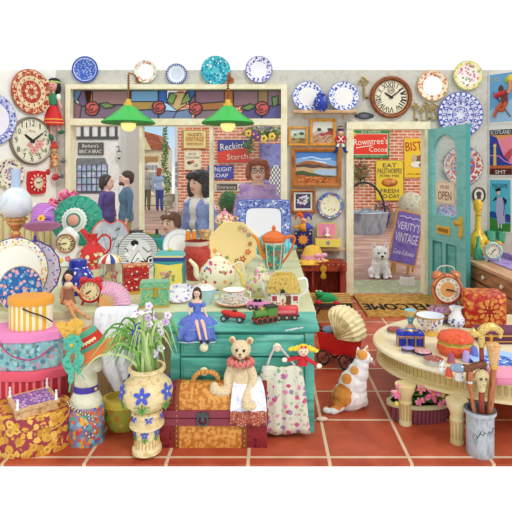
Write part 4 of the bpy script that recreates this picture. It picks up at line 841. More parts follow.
for i, (x, y, L, a, t) in enumerate(((415, 107, 16, 4, 'leftmost'), (421, 111, 13, -3, 'second from left'), (426, 106, 16, -6, 'middle'), (430.5, 110, 13, -10, 'fourth from left'), (434, 107, 15, -14, 'rightmost'))):
    key('%s of the five old brass keys hung beneath the clock and salmon plate' % t, x, y, L, a, grp='old keys hung in a row')
o = hang('iron_plaque', 'small dark scrolled cast-iron plaque over the doorway', 'plaque', 364, 116); g = G(); IR = C('#4a4a50', .45, .5)
g.prism(IR, arc(0, 0, 8, 3.6, 0, 360, 20)[:-1], -1.4, 0); g.ball(IR, (-7, -.8, 0), (2.8, 1, 2)); g.ball(IR, (7, -.8, 0), (2.8, 1, 2)); g.disc('#6c6c74', 0, 0, 4.5, -1.6, 2); g.build('plaque', o)
# ---- silhouette cameo and posters
o = hang('cameo_portrait', 'oval silhouette portrait in a dark frame between door and posters', 'picture', 478.5, 195)
g = G(); g.lathe(['#3c3230', '#6a4a3a', '#3c3230', '#efe8da'], [(7.6, 0), (7.6, 2), (6.6, 2.4), (6, 1), (0, 1)], seg=28, ax='y', sx=.82, sy=1.06); g.build('frame', o)
g = G(); g.flat('#4a4442', [(-2.4, -3.6), (2.2, -3.8), (1.4, -1.2), (2.6, .2), (2, 2.6), (.2, 3.8), (-2.4, 3), (-3, .6), (-1.8, -1.4)], -1.3); g.build('silhouette', o)
def poster(label, px, py, w, h, paint):
    o = hang('poster', label, 'poster', px, py); o.location.x -= .0; g = G(scl(.74, 1, .97) @ tr(w/2, 0, 0)); W2, H2 = w/2, h/2
    g.box('#f2efe6', -W2-1.6, W2+1.6, -.6, 0, -H2-1.6, H2+1.6); g.T = scl(.74, 1, .97) @ tr(w/2, -.7, 0); paint(g, W2, H2); g.build('print', o); return o
def q1(g, w, h):
    g.rect('#6aa6d2', -w, w, -h, h, 0); g.flat('#9cc4e0', [(-w, -h), (w, -h), (w, -2), (-w, -12)], -.05); g.text('#a8b49a', 'SKI', -8, 19, 12, 4, -.1)
    g.ball('#5a3a2e', (0, -.3, 9), (3.4, .5, 3.8)); g.tube('#c8343a', [(-8, -.4, 2), (-1, -.6, 4), (6, -.4, 5)], 2.6, 8); g.flat('#7a3a2e', [(-1, 3), (8, 5), (9, -6), (2, -8)], -.9); g.tube('#c8643a', [(2, -.6, -6), (-5, -.6, -11), (-9, -.6, -19)], [2.6, 2], 8); g.tube('#c8643a', [(7, -.6, -5), (2, -.6, -13), (-2, -.6, -12)], 2.4, 8)
    g.tube('#e08a4a', [(9, -.6, 4), (12, -.6, 10), (11, -.6, 16)], 2, 8); g.ball('#efd04a', (12, -.6, 19), (4, .4, 3.4)); g.ball('#8ab84a', (7, -.6, 17), (3, .4, 3)); g.tube('#5a3a24', [(-10, -.9, 6), (2, -.9, -8), (12, -.9, -20)], .6, 5)
poster('blue travel poster of a figure in a red scarf, topmost in the corner strip', 490, 99, 30, 49, q1)
def q2(g, w, h):
    g.rect('#f0a25a', -w, w, -h, h, 0); g.flat('#f08a9c', [(-4, 12), (2, 14), (w, 16), (w, -h), (-4, -h)], -.05); g.flat('#2c3f9c', [(-w, h-5), (-5, h-8), (0, 4), (4, -4), (10, -9), (w, -12), (w, -h), (-w, -h)], -.1); g.flat('#c84a5a', [(4, -4), (8, 0), (14, 4), (w, 2), (w, -3), (10, -9)], -.12)
    g.flat('#e8c84e', [(-9.5, -14), (-5.5, -14), (-6, 6), (-9, 6)], -.2); g.flat('#f2dc8a', [(-9.5, 6), (-5.5, 6), (-5.5, 8), (-9.5, 8)], -.22); g.flat('#c2442e', [(-9, 8), (-6, 8), (-7.5, 10.5)], -.24); g.line('#e88ab4', [(-w, -3), (-2, -4), (5, -9), (w, -12)], 1, -.16)
    g.rect('#1e2236', -w, w, h-5.4, h, -.3); g.text('#f4f2ea', 'SCOTLAND', 0, h-2.7, 26, 4, -.5); g.rect('#c86a3a', -w, w, -17, -13.5, -.26); g.rect('#5a1e1e', -w, w, -h, -16.5, -.3); g.text('#f4f2ea', 'SMT', 0, -h+2.8, 14, 3.8, -.5)
poster('SCOTLAND poster with yellow lighthouse and blue mountains, second in the strip', 490, 152.5, 29, 46, q2)
def q3(g, w, h):
    g.rect('#58bfd8', -w, w, -h, h, 0); g.flat('#3a8a3c', [(-w, -h), (w, -h), (w, -18), (0, -16), (-w, -12)], -.08); g.flat('#1f4f9a', [(-w, -12), (-4, -14), (-3, -9), (-8, -6), (-w, -7)], -.06); g.flat('#2a4a8a', [(2, -15), (w, -17), (w, -9), (8, -8)], -.06); g.text('#1c2b40', 'MADAME', 0, h-6, 20, 4.5, -.2)
    g.flat('#b8b4dc', [(-4, 8), (3, 9), (6, -4), (7, -18), (-3, -19), (-5, -6)], -.2); g.ball('#f0c8a8', (-2, -.4, 13), (2, .4, 2.6)); g.flat('#16181e', [(-6, 17), (2, 18), (1, 15), (-5, 14)], -.9); g.flat('#23252e', [(-5, 9), (-9, 5), (-8, 4), (-3, 7)], -.3); g.flat('#23252e', [(3, 9), (9, 6), (8, 1), (5, 4)], -.3); g.line('#1c2028', [(6, 4), (5, -10)], .8, -.4)
    for x in (-1.6, 2): g.flat('#f4f2ee', [(x-.8, -19), (x+.8, -19), (x+.6, -23), (x-.6, -23)], -.4)
poster('turquoise poster of a lady in lilac on a green lawn, lowest in the strip', 490, 205, 27, 52, q3)
# ---- dolls on the left corner
o = hang('hanging_puppet', 'folk puppet with black hair, green bodice and red skirt hung in the corner', 'puppet', 57, 106)
g = G(tr(0, -8, 0)); PF = C('#eda99c'); g.ball(PF, (0, -.5, 19), (5, 4.8, 5.8)); g.tube(PF, [(0, 0, 14), (0, 0, 11)], 1.8)
g.tube(PF, spl([(-4.4, 0, 10), (-6.6, -1, 3), (-7.4, -2, -2)]), [1.7, 1]); g.tube(PF, spl([(4.4, 0, 10), (6, -1, 3), (9, -2, -4)]), [1.7, 1]); g.tube(PF, [(-3.4, 0, -18), (-1.6, 0, -30)], 1.3); g.tube(PF, [(3.4, 0, -18), (6, 0, -26)], 1.3); g.ball(PF, (0, 0, 6), (4, 3, 6)); g.build('body', o, remesh=.5, smooth=1)
g = G(tr(0, -8, 0)); 
for c, r_ in (((0, 2, 22.5), (6.6, 5.6, 4.6)), ((-5.6, 0, 16), (2.2, 3, 6)), ((5.4, 0, 16), (2, 3, 5.4)), ((0, 3, 17), (5.6, 3.6, 7))): g.ball('#16181a', c, r_)
g.build('hair', o, remesh=.5, smooth=1); g = G(tr(0, -8, 0)); g.lathe('#a8c86a', [(6.3, 21), (6.9, 22), (6.3, 23)], (0, 1, 0), sy=.85); g.blossom('#f4f0ea', -3.5, 22.5, 1.6, -4.8, 5, '#e8c04a'); g.build('hairband', o)
for s in (-1, 1): g = G(tr(0, -8, 0)); g.ball('#1f1c1c', (s*1.9, -5, 19.4), .6, 6); g.build('eye', o)
g = G(tr(0, -8, 0)); g.ball('#c82a34', (0, -5.1, 16.6), (1, .4, .5), 6); g.build('mouth', o)
g = G(tr(0, -8, 0)); g.lathe('#3a8a62', [(2, 11.4), (4.4, 10), (5, 6), (3.6, 2), (3.8, 0)], sy=.75); g.build('bodice', o)
for s in (-1, 1): g = G(tr(0, -8, 0)); g.ball('#f2efe4', (s*5.2, -.2, 7.4), (2.3, 2.3, 3.6)); g.build('sleeve', o)
g = G(tr(0, -8, 0)); R_ = C('#d02a2c', .5); g.lathe([C('#4a4038'), R_, R_, '#e8b050', R_, '#e8b050', R_], [(3.8, 1), (4, -1), (7, -8), (9, -14), (9.3, -15), (9.8, -17.4), (10, -18.2), (10, -20)], sy=.7, wob=.04, nw=7); g.flat('#f0d8c0', [(-1, -1), (0, -1), (-5, -8), (-6, -7)], -7.5); g.build('skirt', o)
for x, z, a in ((-2.2, -31, 60), (7.4, -27, -10)): g = G(tr(x, -8, z) @ rot('Y', a)); g.ball('#2f6e4a', (1, -1, 0), (3.8, 2, 2)); g.build('shoe', o)
g = G(); g.tube('#8a7a60', [(0, -6, 24), (0, 0, 27)], .4, 4); g.build('hanging_string', o)
o = hang('hanging_puppet', 'jointed red harlequin puppet with ball feet below the folk puppet', 'puppet', 57, 160)
g = G(tr(0, -6, 0)); HB = C('#d9a878'); g.ball(HB, (0, 0, 10), (3, 3, 3.4)); g.ball('#c9a080', (0, 0, 0), (3, 2.6, 7)); g.tube(HB, spl([(-2, 0, 5), (-7, -1, 3), (-9, -2, 4)]), .9); g.tube(HB, spl([(2, 0, 5), (6, -1, 1), (8, -2, -.5)]), .9); g.tube(HB, spl([(-1.5, 0, -6), (-5, -1, -9), (-6, -1, -12)]), 1); g.tube(HB, spl([(1.5, 0, -6), (3, -1, -11), (2, -1, -15)]), 1); g.build('body', o, remesh=.45, smooth=1)
g = G(tr(0, -6, 0)); g.lathe('#c83a34', [(3.5, 11.5), (4.2, 12), (2.6, 15), (1.2, 18), (0, 19)]); g.build('hat', o)
g = G(tr(0, -6, 0)); g.lathe(FLO('#d8b07a', ('#c8343a', '#8a5a4a', '#e8c060'), .5, .5), [(1, 7.5), (3.6, 5), (3.4, -1), (4.6, -6)], sy=.8); g.build('tunic', o)
for x, z, r_, c in ((-12.5, 3.5, 0, ''), (9, -1, 2.6, '#6a6c72'), (-7, -12, 3.4, '#c83034'), (1.5, -17, 3.4, '#c4323a'), (7.5, -16, 2.5, '#66686e')):
    if r_: g = G(tr(0, -6, 0)); g.ball(c, (x, -1, z), r_); g.ball('#f0d0c0', (x-.8, -1-r_*.8, z+.8), r_*.25, 6); g.build('foot_ball', o)
# nutcracker soldier beside pictures
o = hang('toy_soldier', 'jointed toy soldier in red coat and navy shako hanging beside the paintings', 'toy', 340, 136)
g = G(tr(0, -3.5, 0)); NV = C('#24306c'); RC = C('#d03440')
g.ball('#f0b8a0', (0, -.5, 3), (2.7, 2.4, 2.8)); g.build('head', o)
g = G(tr(0, -3.5, 0)); g.lathe([NV, NV, C('#e8c04a'), NV], [(2.8, 4.6), (3, 7), (2.9, 7.2), (3, 8), (2.2, 9.4)]); g.build('shako', o)
g = G(tr(0, -3.5, 0)); g.rings(RC, [[(3.4*q*math.cos(a), 2*q*math.sin(a), z) for a in [2*PI*k/12 for k in range(12)]] for q, z in ((1.1, -7.5), (.9, -4), (1.1, 0))]); g.tube('#f4f0e6', [(-2.6, -2, -.5), (2, -2.4, -6)], .5); g.tube('#f4f0e6', [(2.6, -2, -.5), (-2, -2.4, -6)], .5); g.build('coat', o)
for s in (-1, 1): 
    g = G(tr(0, -3.5, 0)); g.tube(RC, [(s*3.2, 0, -.8), (s*5.4, -.5, -3.4), (s*3.6, -1.8, -5.5)], 1.1); g.ball('#f0b8a0', (s*3.4, -2, -5.8), 1, 8); g.build('arm', o)
    g = G(tr(0, -3.5, 0)); g.tube('#f2f0ea', [(s*1.6, 0, -7), (s*3, 0, -11)], 1.4); g.tube(NV, [(s*3, 0, -11), (s*4.6, 0, -16)], 1.5); g.ball(NV, (s*5.4, -1, -16), (2, 1.8, 1)); g.build('leg', o)
# ---- green enamel pendant lamps hung from wall brackets
def lampo(px, py, label):
    Y = 5.52; o = thing('pendant_lamp', label, 'lamp', px, py, Y=Y, group=None)
    GR = C('#3dba50', .25); g = G(); P = [(26, 0), (26.5, 1), (24, 3.5), (17, 8), (10, 13.5), (6, 17), (4.6, 18)]
    g.lathe(['#1f8a38']+[GR]*5, P); g.lathe('#f0ecc8', [(25.5, .6), (16, 7.2), (5, 16.5)]); g.build('lamp_shade', o)
    g = G(); g.lathe(WASH(('#d8a83a', '#efc860'), .4, rough=.3, metal=.4), [(5, 17.6), (5, 20), (3, 21), (2.6, 24), (1.2, 25)]); g.build('lamp_fitting', o)
    m, t, b = newmat('lit_bulb'); b.inputs['Base Color'].default_value = lin('#fbe9a0'); b.inputs['Emission Color'].default_value = lin('#ffe48a'); b.inputs['Emission Strength'].default_value = .75
    g = G(); g.ball(m, (0, 0, -1), (7.6, 7.6, 7)); g.lathe(m, [(3, 5), (3, 14)]); g.build('bulb', o)
    ztop = (2.55-o.location.z)/o.scale[0]; yb = (5.95-Y)/o.scale[0]
    g = G(); g.tube('#a8663a', [(0, 0, 24), (0, 0, ztop)], .8); 
    for k in range(int((ztop-26)/2.4)): g.tube('#8a4a26', [(1.3*math.cos(t), 1.3*math.sin(t), 26+k*2.4) for t in [2*PI*j/8 for j in range(8)]], .4, 4, True)
    g.build('cord', o); g = G(); g.tube('#a8663a', [(0, 0, ztop), (0, yb*.5, ztop+3), (0, yb, ztop)], .9); g.lathe('#a8663a', [(3.4, 0), (3.4, 1.5), (0, 2)], (0, yb, ztop), ax='y'); g.build('wall_bracket', o)
    return o
lampo(128.5, 123.5, 'green enamel pendant lamp at the left window bar'); lampo(228, 124, 'green enamel pendant lamp at the right window bar')
# ================================================================ THE LOW DISPLAY COUNTER AND ALL THAT STANDS ON IT
HP = .59                                  # counter top
XR = (316-CX)*3.10/F
CT = WASH(('#cdcf9f', '#d8d9b0', '#c2c492'), 3, rough=.5)
o = bpy.data.objects.new('display_counter', None); COL.objects.link(o); o.location = (0, 3.1, 0); tag(o, 'long low cream display counter under the window, loaded with china and toys', 'counter')
g = G(); g.prism(CT, [(-2.15, 0), (XR, 0), (XR, 2.74), (-2.50, 2.74), (-2.2, 1.9), (-1.9, 1.2)], HP-.04, HP, pl='xy'); g.build('top', o)
g = G(); g.prism(STR('#d9c894', '#c9b67c', .05, 0, .85), [(-2.05, .04), (XR-.03, .04), (XR-.03, 2.70), (-2.40, 2.70), (-2.1, 1.9), (-1.85, 1.2)], 0, HP-.04, pl='xy'); g.build('panelling', o)
g = G(); g.box(CREAM, -2.1, XR-.01, .005, .04, HP-.10, HP-.04); g.build('edge_rail', o)
def pc(name, label, cat, px, py, **k): return thing(name, label, cat, px, py, h=HP, **k)
def build1(o, name, fn, **k): g = G(); fn(g); return g.build(name, o, **k)
def handle(o, m, pts, r, name='handle', n=5, flat=1): g = G(); g.tube(m, spl(pts, n), r, 7, flat=flat); return g.build(name, o)
# ---- back row -------------------------------------------------
o = pc('oil_lamp', 'tall oil lamp with white glass globe, brass stem and magenta base', 'lamp', 16, 264)
BRA = WASH(('#c98a4a', '#e2b070', '#a0682e'), .3, rough=.3, metal=.3); MG = STR('#c43a94', '#dd6ab4', 3, 0, .5)
g = G(); g.lathe(MG, [(0, 0), (13, 0), (13, 10), (11.5, 17), (8, 23), (6, 26), (6, 27)], wob=.03, nw=12, seg=48); g.build('base', o)
g = G(); g.lathe(BRA, [(3, 26), (5, 30), (3, 33), (6, 37), (8.5, 40), (8.5, 43), (11, 44), (11, 46), (7, 47)]); g.build('brass_stem', o)
g = G(); g.lathe(WASH(('#cfe0ea', '#e9f1f4', '#dbe8ee'), .08, rough=.15), [(7, 46), (11, 48), (14.4, 54), (15, 61), (13.5, 68), (9, 74), (5, 76.6)], seg=32); g.build('glass_globe', o)
g = G(); g.lathe(C('#b9cdea', .1), [(4.2, 74), (4, 82), (4.3, 95), (3.5, 95), (3.4, 80)]); g.build('chimney', o)
o = pc('hat_stand', 'turned wooden hat stand holding the purple hat', 'stand', 31, 264, off=(0, .1, 0))
build1(o, 'post', lambda g: g.lathe(WASH(('#c9a06a', '#dcb884'), .3, rough=.4), [(0, 0), (7, 0), (6, 3), (2, 6), (3, 12), (2, 16), (4, 22), (2, 26), (2, 34), (5, 38), (0, 40)]))
p = at(40, 232, 4.75); o = thing('hat', 'purple feathered hat with a yellow flower on the hat stand', 'hat', 42, 226, Y=4.55, rx=-22, ry=-8)
PU = STR('#b670c4', '#9a58b4', 2.4, 2, .5, rough=.7, c3='#d49ad4')
g = G(); g.lathe(PU, [(17, -1), (18, 0), (16, 1), (11, 3), (11, 11), (9.6, 19), (5.5, 23), (0, 24)], seg=36, sy=.85, wob=.04, nw=3); g.build('crown', o)
g = G(); g.lathe(C('#7a52b0', .6), [(11.4, 2), (11.2, 6), (10.6, 6)], seg=30, sy=.86); g.build('hatband', o)
g = G(tr(4, -10.5, 4)); 
for k in range(6): a = k*PI/3; g.ball('#efc048', (2.3*math.cos(a), 0, 2.3*math.sin(a)), (1.9, 1, 1.9), 8)
g.ball('#c8742a', (0, -.8, 0), 1.3, 8); g.build('flower', o)
g = G(); g.tube('#c88ad4', spl([(-2, -9, 4), (6, -7, 12), (12, -4, 17), (15, -2, 14)]), [2.4, .5], 6, flat=.3); g.tube('#8a52ac', spl([(2, -10, 3), (10, -9, 5), (16, -6, 3)]), [2, .5], 6, flat=.3); g.build('feather', o)
o = pc('glass_bottle', 'small cobalt blue stoppered bottle under the purple hat', 'bottle', 41, 262, off=(0, -.12, 0))
g = G(); g.lathe(C('#3d3fa8', .2), [(0, 0), (5, 0), (6, 4), (4.5, 10), (2, 14), (2, 17), (3, 18)]); g.build('body', o); g = G(); g.lathe(C('#4a4cc0', .2), [(1.4, 17), (3, 19), (2.4, 22), (1, 25), (1.6, 27), (0, 29)]); g.build('stopper', o)
# pink bouquet in a vase behind the parasol
o = pc('vase', 'pale vase of pink peonies behind the green parasol', 'vase', 62, 252)
g = G(); g.lathe(C('#cfd8c8', .3), [(0, 0), (7, 0), (9, 10), (7, 20), (4.5, 27), (6, 31)]); g.build('body', o)
for i, (x, z, r_) in enumerate(((-9, 48, 8), (1, 56, 8.5), (11, 55, 7), (-3, 43, 7), (16, 47, 6.5), (6, 45, 7))):
    g = G(tr(x, -i % 3*2, z)); leafcloud(g, ('#ee7ca4', '#f49cba', '#e2648e', '#f8b8cc'), (0, 0, 0), (r_*.6, r_*.5, r_*.6), 46, r_*.42, .9, seed=60+i); g.ball('#e2648e', (0, 0, 0), r_*.55, 10); g.build('peony', o)
g = G(tr(2, 2, 42)); leafcloud(g, ('#4f8a3c', '#7aa852', '#3a6e38'), (0, 0, 0), (16, 5, 12), 60, 3.4, seed=70); g.tube('#5a8a3e', [(0, 0, -16), (0, 0, 6)], 3); g.build('leaves', o)
# green parasol lying open behind the clock
o = thing('parasol', 'open green parasol with white lace ring behind the porcelain clock', 'parasol', 74.5, 258, h=HP, rx=-9)
GRN = WASH(('#2f9478', '#3aa488', '#25806a'), .2, rough=.6)
def bell(r): return 9*(1-(r/25)**1.6)
g = G(tr(0, 0, 37)); PR = [(26, -1), (25, 0)]+[(r_, bell(r_)) for r_ in (22, 18, 14)]
g.lathe(GRN, PR+[(10.5, bell(10.5))], seg=48, ax='y', wob=.02, nw=16)
for k in range(16): a = 2*PI*k/16; g.tube('#247a64', [(r_*math.cos(a), -bell(r_)-.2, r_*math.sin(a)) for r_ in (10.5, 14, 18, 22, 25)], .28, 4)
g.build('canopy', o)
g = G(tr(0, 0, 37)); g.lathe(['#e6ece0', '#cfdccf', '#e8eee4', '#3f8a76'], [(12.6, bell(12.6)+.8), (10.4, bell(10)+1), (8.6, bell(8.6)+1), (7.4, bell(7)+1), (5.6, bell(6)+1.2)], seg=48, ax='y', wob=.06, nw=20); g.build('lace_ring', o)
g = G(tr(0, 0, 37)); g.lathe(C('#dfa48c', .5), [(6, bell(6)), (5.4, bell(5)+1.5), (3, bell(3)+2.4), (0, bell(0)+3)], seg=24, ax='y'); g.build('hub', o)
g = G(tr(0, 0, 37))
rn = random.Random(4)
for k in range(44): a, q = rn.uniform(0, 2*PI), rn.uniform(14.5, 23); g.ball('#7cc4a8', (q*math.cos(a), -bell(q)-.3, q*math.sin(a)), (.8, .3, .8), 6)
g.build('sequins', o)
g = G(); g.tube('#b98a52', [(0, 22, 42), (0, 2, 37)], 1); g.tube('#b98a52', [(-9, 3, 3), (-3, 2, 36)], .9); g.tube('#b98a52', [(9, 3, 3), (3, 2, 36)], .9); g.build('bamboo_frame', o)
# white porcelain mantel clock
o = pc('mantel_clock', 'white scrolled porcelain mantel clock with yellow and pink flowers', 'clock', 67, 267, off=(0, .02, 0))
PO = WASH(('#e9ece8', '#f4f5f0', '#d3dad8'), .12, rough=.2); S = [(-15, 0), (-14, 6), (-10, 10), (-12, 16), (-9, 22), (-10, 30), (-5, 36), (0, 40), (5, 36), (10, 30), (9, 22), (12, 16), (10, 10), (14, 6), (15, 0)]
P = [(v.x, v.y) for v in spl([(a, b, 0) for a, b in S], 3)]
g = G(); g.rings(PO, [[(x*q, y, z*q+(1-q)*14) for x, z in P] for q, y in ((.94, 5), (1, 4), (1, -3), (.93, -4.6))]); g.build('case', o)
dial(o, 8.4, '#f0e4b4', C('#a8743c', .3, .4), ROM, '#4a3a2a', 8, 44, rim=1.2, ns=.3, nr=.75, y=-4.4, z=24, ticks=False)
for x, z, c, s_ in ((-5, 7, '#f0d24a', 2.6), (2, 8.5, '#e06a84', 2.8), (8, 5, '#7ab0d8', 2)): g = G(tr(x, -5, z)); [g.ball(c, (s_*.6*math.cos(k*1.26), 0, s_*.6*math.sin(k*1.26)), (s_*.5, .7, s_*.5), 8) for k in range(5)]; g.ball('#f6e8a0', (0, -.6, 0), s_*.3, 6); g.build('flower', o)
# red jug
o = pc('jug', 'red enamelled jug with long spout, loop handle and flower panel', 'jug', 93, 268)
RJ = C('#cc2f30', .25); g = G(); g.lathe([RJ, RJ, FLO('#d23c34', ('#efe0b4', '#e8b890', '#f0e8cc'), .16, .5), FLO('#d23c34', ('#efe0b4', '#e8b890', '#f0e8cc'), .16, .5), RJ, RJ, RJ, RJ, RJ], [(0, 0), (8, 0), (6.5, 3), (13, 10), (13, 17), (8, 22), (4.4, 26), (3.8, 31), (5, 34), (4, 34)]); g.build('body', o)
g = G(); g.tube(RJ, spl([(-2, 0, 26), (-6, 0, 32), (-12, 0, 38)]), [4, 2.2]); g.build('spout', o); handle(o, RJ, [(4, 0, 27), (10, 0, 33), (17, 0, 30), (17, 0, 20), (12, 0, 13)], 1)
# heart-shaped grey plate with red rim
o = thing('display_plate', 'grey leaf-veined heart-topped plate with an orange red rim', 'plate', 109, 260, h=HP, rx=-10)
P = [(v.x, v.y) for v in spl([(0, 0, 0), (11, 5, 0), (19, 16, 0), (18, 31, 0), (9, 40, 0), (0, 36.5, 0), (-9, 40, 0), (-18, 31, 0), (-19, 16, 0), (-11, 5, 0), (0, 0, 0)], 4)][:-1]
cz = 20; g = G(); g.rings(['#d2523a', '#d8583c', WASH(('#c6c9d4', '#b9c2cc', '#d6d6da'), .12)], [[(x*q, y, cz+(z-cz)*q) for x, z in P] for q, y in ((.9, 1.5), (1, -1), (.93, -1.4), (.8, 0))]); g.build('dish', o)
g = G()
for s in (-1, 1): g.tube('#9aa6b4', spl([(0, -.3, 4), (s*4, -.3, 16), (s*9, -.3, 30)]), .35, 4)
for x, z in ((-7, 24), (7, 30), (3, 20), (9, 14)): g.tube('#4a6a5c', spl([(x-2.6, -.5, z-1), (x, -.5, z), (x+2.6, -.5, z+2)]), [.3, .6], 4); g.tube('#4a6a5c', [(x, -.5, z), (x-.5, -.5, z+2.4)], .3, 4)
g.build('painted_motif', o)
# green locomotive at the window
def loco(o, L, body, s=1):
    g = G(scl(s, s, s)); g.tube(body, [(-L*.1, 0, 9), (L*.42, 0, 9)], 4.4, 14); g.box(body, -L*.5, -L*.1, -5, 5, 4, 15); g.box(C('#2e3230'), -L*.52, -L*.08, -6, 6, 15, 16.4); g.lathe('#2e3230', [(1.6, 0), (1.4, 4), (2.2, 5), (0, 5)], (L*.33, 0, 12.6)); g.lathe('#c8a040', [(2, 0), (1.8, 2.6), (0, 3.4)], (L*.1, 0, 12.6)); g.box('#3a3a3a', -L*.5, L*.44, -4.6, 4.6, 2.4, 5); g.box('#b0392c', L*.42, L*.45, -5.4, 5.4, 2.4, 5); g.build('body', o)
    for x in (-.38, -.16, .08, .3):
        g = G(scl(s, s, s)); 
        g.lathe(['#2c2c2e', '#b8452e', '#2c2c2e'], [(3.4, 0), (3.4, 1.2), (2.6, 1.5), (0, 1.5)], (L*x, -4.8, 3.4), 16, ax='y'); g.lathe('#2c2c2e', [(3.4, 0), (3.4, 1), (0, 1)], (L*x, 6, 3.4), 16, ax='y'); g.build('wheel', o)
o = pc('toy_locomotive', 'dark green model locomotive at the back by the window sill', 'toy train', 145, 247); loco(o, 36, C('#4a7a56', .35))
# black and white plate
def bwmot(g, r):
    B = '#181818'
    g.flat(B, [(-8, -12), (-3, -3), (0, 2), (3, -4), (10, -10), (4, -10), (0, -6), (-4, -12)], -1.6); g.flat('#f4f4f4', [(-6, -10), (0, 1), (7, -9), (2, -8), (0, -5), (-3, -10)], -1.8)
    g.disc(B, -4, 9, 4, -1.6, 3); g.flat('#f4f4f4', [(-7, 3), (-3, 8), (-1, 7), (-4, 1)], -1.9); g.disc(B, 13, -8, 4.6, -1.6); g.disc('#f4f4f4', 13, -8, 3, -1.8); g.disc(B, 13, -8, 1.6, -2); g.disc(B, -13, -11, 4, -1.6, 2.4, a=.6); g.flat('#f4f4f4', [(-12, 0), (-8, -3), (-9, -5), (-14, -3)], -1.8)
    g.line(B, [(4, 5), (10, 0), (16, 4)], .7, -1.6); g.line(B, [(-14, 4), (-10, 2), (-13, -2)], .7, -1.6)
BWS = STR('#e2e4e2', '#5a5f60', 1.7, 2, .62)
o = thing('display_plate', 'black and white striped plate with bold modern motifs', 'plate', 137.5, 273.5, h=HP, rx=-9); g = G(tr(0, 0, 21)); g.lathe([BWS, '#3a3f40', BWS, '#dfe0de', '#dfe0de'], [(10, 0), (20.5, 2), (19.8, 2.2), (15, .6), (6, .4), (0, .4)], seg=44, ax='y'); g.build('dish', o); g = G(tr(0, .8, 21)); bwmot(g, 20); g.build('painted_motif', o)
# teal sauce boat, white saucer plate
o = pc('sauce_boat', 'turquoise sauce boat with a long beak behind the yellow tea caddy', 'jug', 164, 254, off=(0, .0, 0)); TQ = C('#2fa0a8', .2)
g = G(); g.lathe(TQ, [(0, 2), (5, 2), (4, 4), (10, 10), (11.5, 15), (10.5, 15), (8, 9), (0, 6)], sy=.6, seg=24); g.tube(TQ, spl([(-8, 0, 10), (-13, 0, 15), (-19, 0, 20)]), [4, 1.2], flat=.7); g.build('body', o); handle(o, TQ, [(10, 0, 14), (14, 0, 18), (16, 0, 12), (9, 0, 7)], 1)
o = rackplate('display_plate', 'plain white plate with pale blue ring behind the turquoise sauce boat', 179, 262, 16.5, [(1, '#c9d4e4'), (.93, '#f0f2f4'), (.7, '#a9c2dc'), (.66, '#f4f5f6')], None, h=HP)
def shaker(px, label): 
    o = pc('salt_shaker', label, 'shaker', px, 264, group=None); g = G(); g.lathe([C('#e08a2a', .3)]*4+['#c8b070', '#e8c888'], [(0, 20), (2.4, 20), (2.8, 24), (2.4, 31), (2, 32), (2.4, 33), (0, 35)]); g.lathe(C('#d9a04a', .3), [(0, 0), (4.2, 0), (1.2, 6), (1, 20)]); g.build('body', o); return o
shaker(188, 'tall amber candle cup, left of the pair behind the red pot'); shaker(194, 'tall amber candle cup, right of the pair behind the red pot')
o = pc('toby_jug', 'small brown and cream toby jug behind the red pot', 'jug', 205, 258); g = G(); g.lathe(WASH(('#d9b47a', '#b8803a', '#e8d4a8'), .3, rough=.3), [(0, 8), (5, 8), (6.5, 14), (5.5, 20), (5, 22), (6.5, 27), (6, 28), (4, 24)]); g.lathe(C('#8a5a2a', .4), [(0, 0), (6, 0), (5, 8)]); g.build('body', o); handle(o, C('#c8945a', .3), [(5, 0, 24), (9.5, 0, 22), (9, 0, 14), (5, 0, 12)], .8)
# red stoneware pot
o = pc('stoneware_pot', 'straight-shouldered deep red pot with cream lip and banded base', 'pot', 197, 279); RP = WASH(('#b53a30', '#c44a3c', '#9c2c26'), .2, rough=.3)
g = G(); g.lathe([RP, FLO('#a83a3a', ('#c8706a', '#8a2a2c'), .6, .4), RP, RP, '#e8dcc8', '#8a2a24'], [(0, 0), (10, 0), (13.5, 16), (13.8, 28), (11, 34), (12.6, 38), (10.6, 38.4), (10, 30)]); g.build('body', o)
# yellow octagonal plate
YP = C('#f4dc9a', .3)
def ypm(g, r):
    for x, z, s, c in ((-14, -10, 3, '#d8743a'), (-18, -5, 2.2, '#e8a04a'), (-11, -14, 2.4, '#7a8a3a'), (15, -6, 3, '#d8743a'), (10, -13, 3.4, '#c86a3a'), (4, -15, 2.6, '#8a7a3a'), (17, 2, 2.2, '#a8503a'), (12, 16, 3, '#c88a8a'), (16, 11, 2.4, '#8a7a9a'), (7, 18, 2.2, '#b8a06a'), (20, -12, 2, '#c8643a'), (-6, -12, 2, '#5a7a3a')):
        g.blossom(c, x, z, s, -1.6-r*.06, 5, '#f0d060')
    g.line('#c8a05a', [(r*.64*math.cos(a), r*.64*math.sin(a)) for a in [2*PI*k/32 for k in range(33)]], .7, -1)
o = thing('display_plate', 'large pale yellow octagonal plate with orange flowers', 'plate', 233, 268, h=HP, rx=-9)
g = G(tr(0, 0, 22) @ rot('Y', 22.5)); g.lathe(YP, [(11, -1), (25.5, 3.4), (25, 3.8), (16, 1), (0, .8)], seg=8, ax='y', sm=False); g.build('dish', o); g = G(tr(0, 0, 22)); ypm(g, 25); g.build('painted_motif', o)
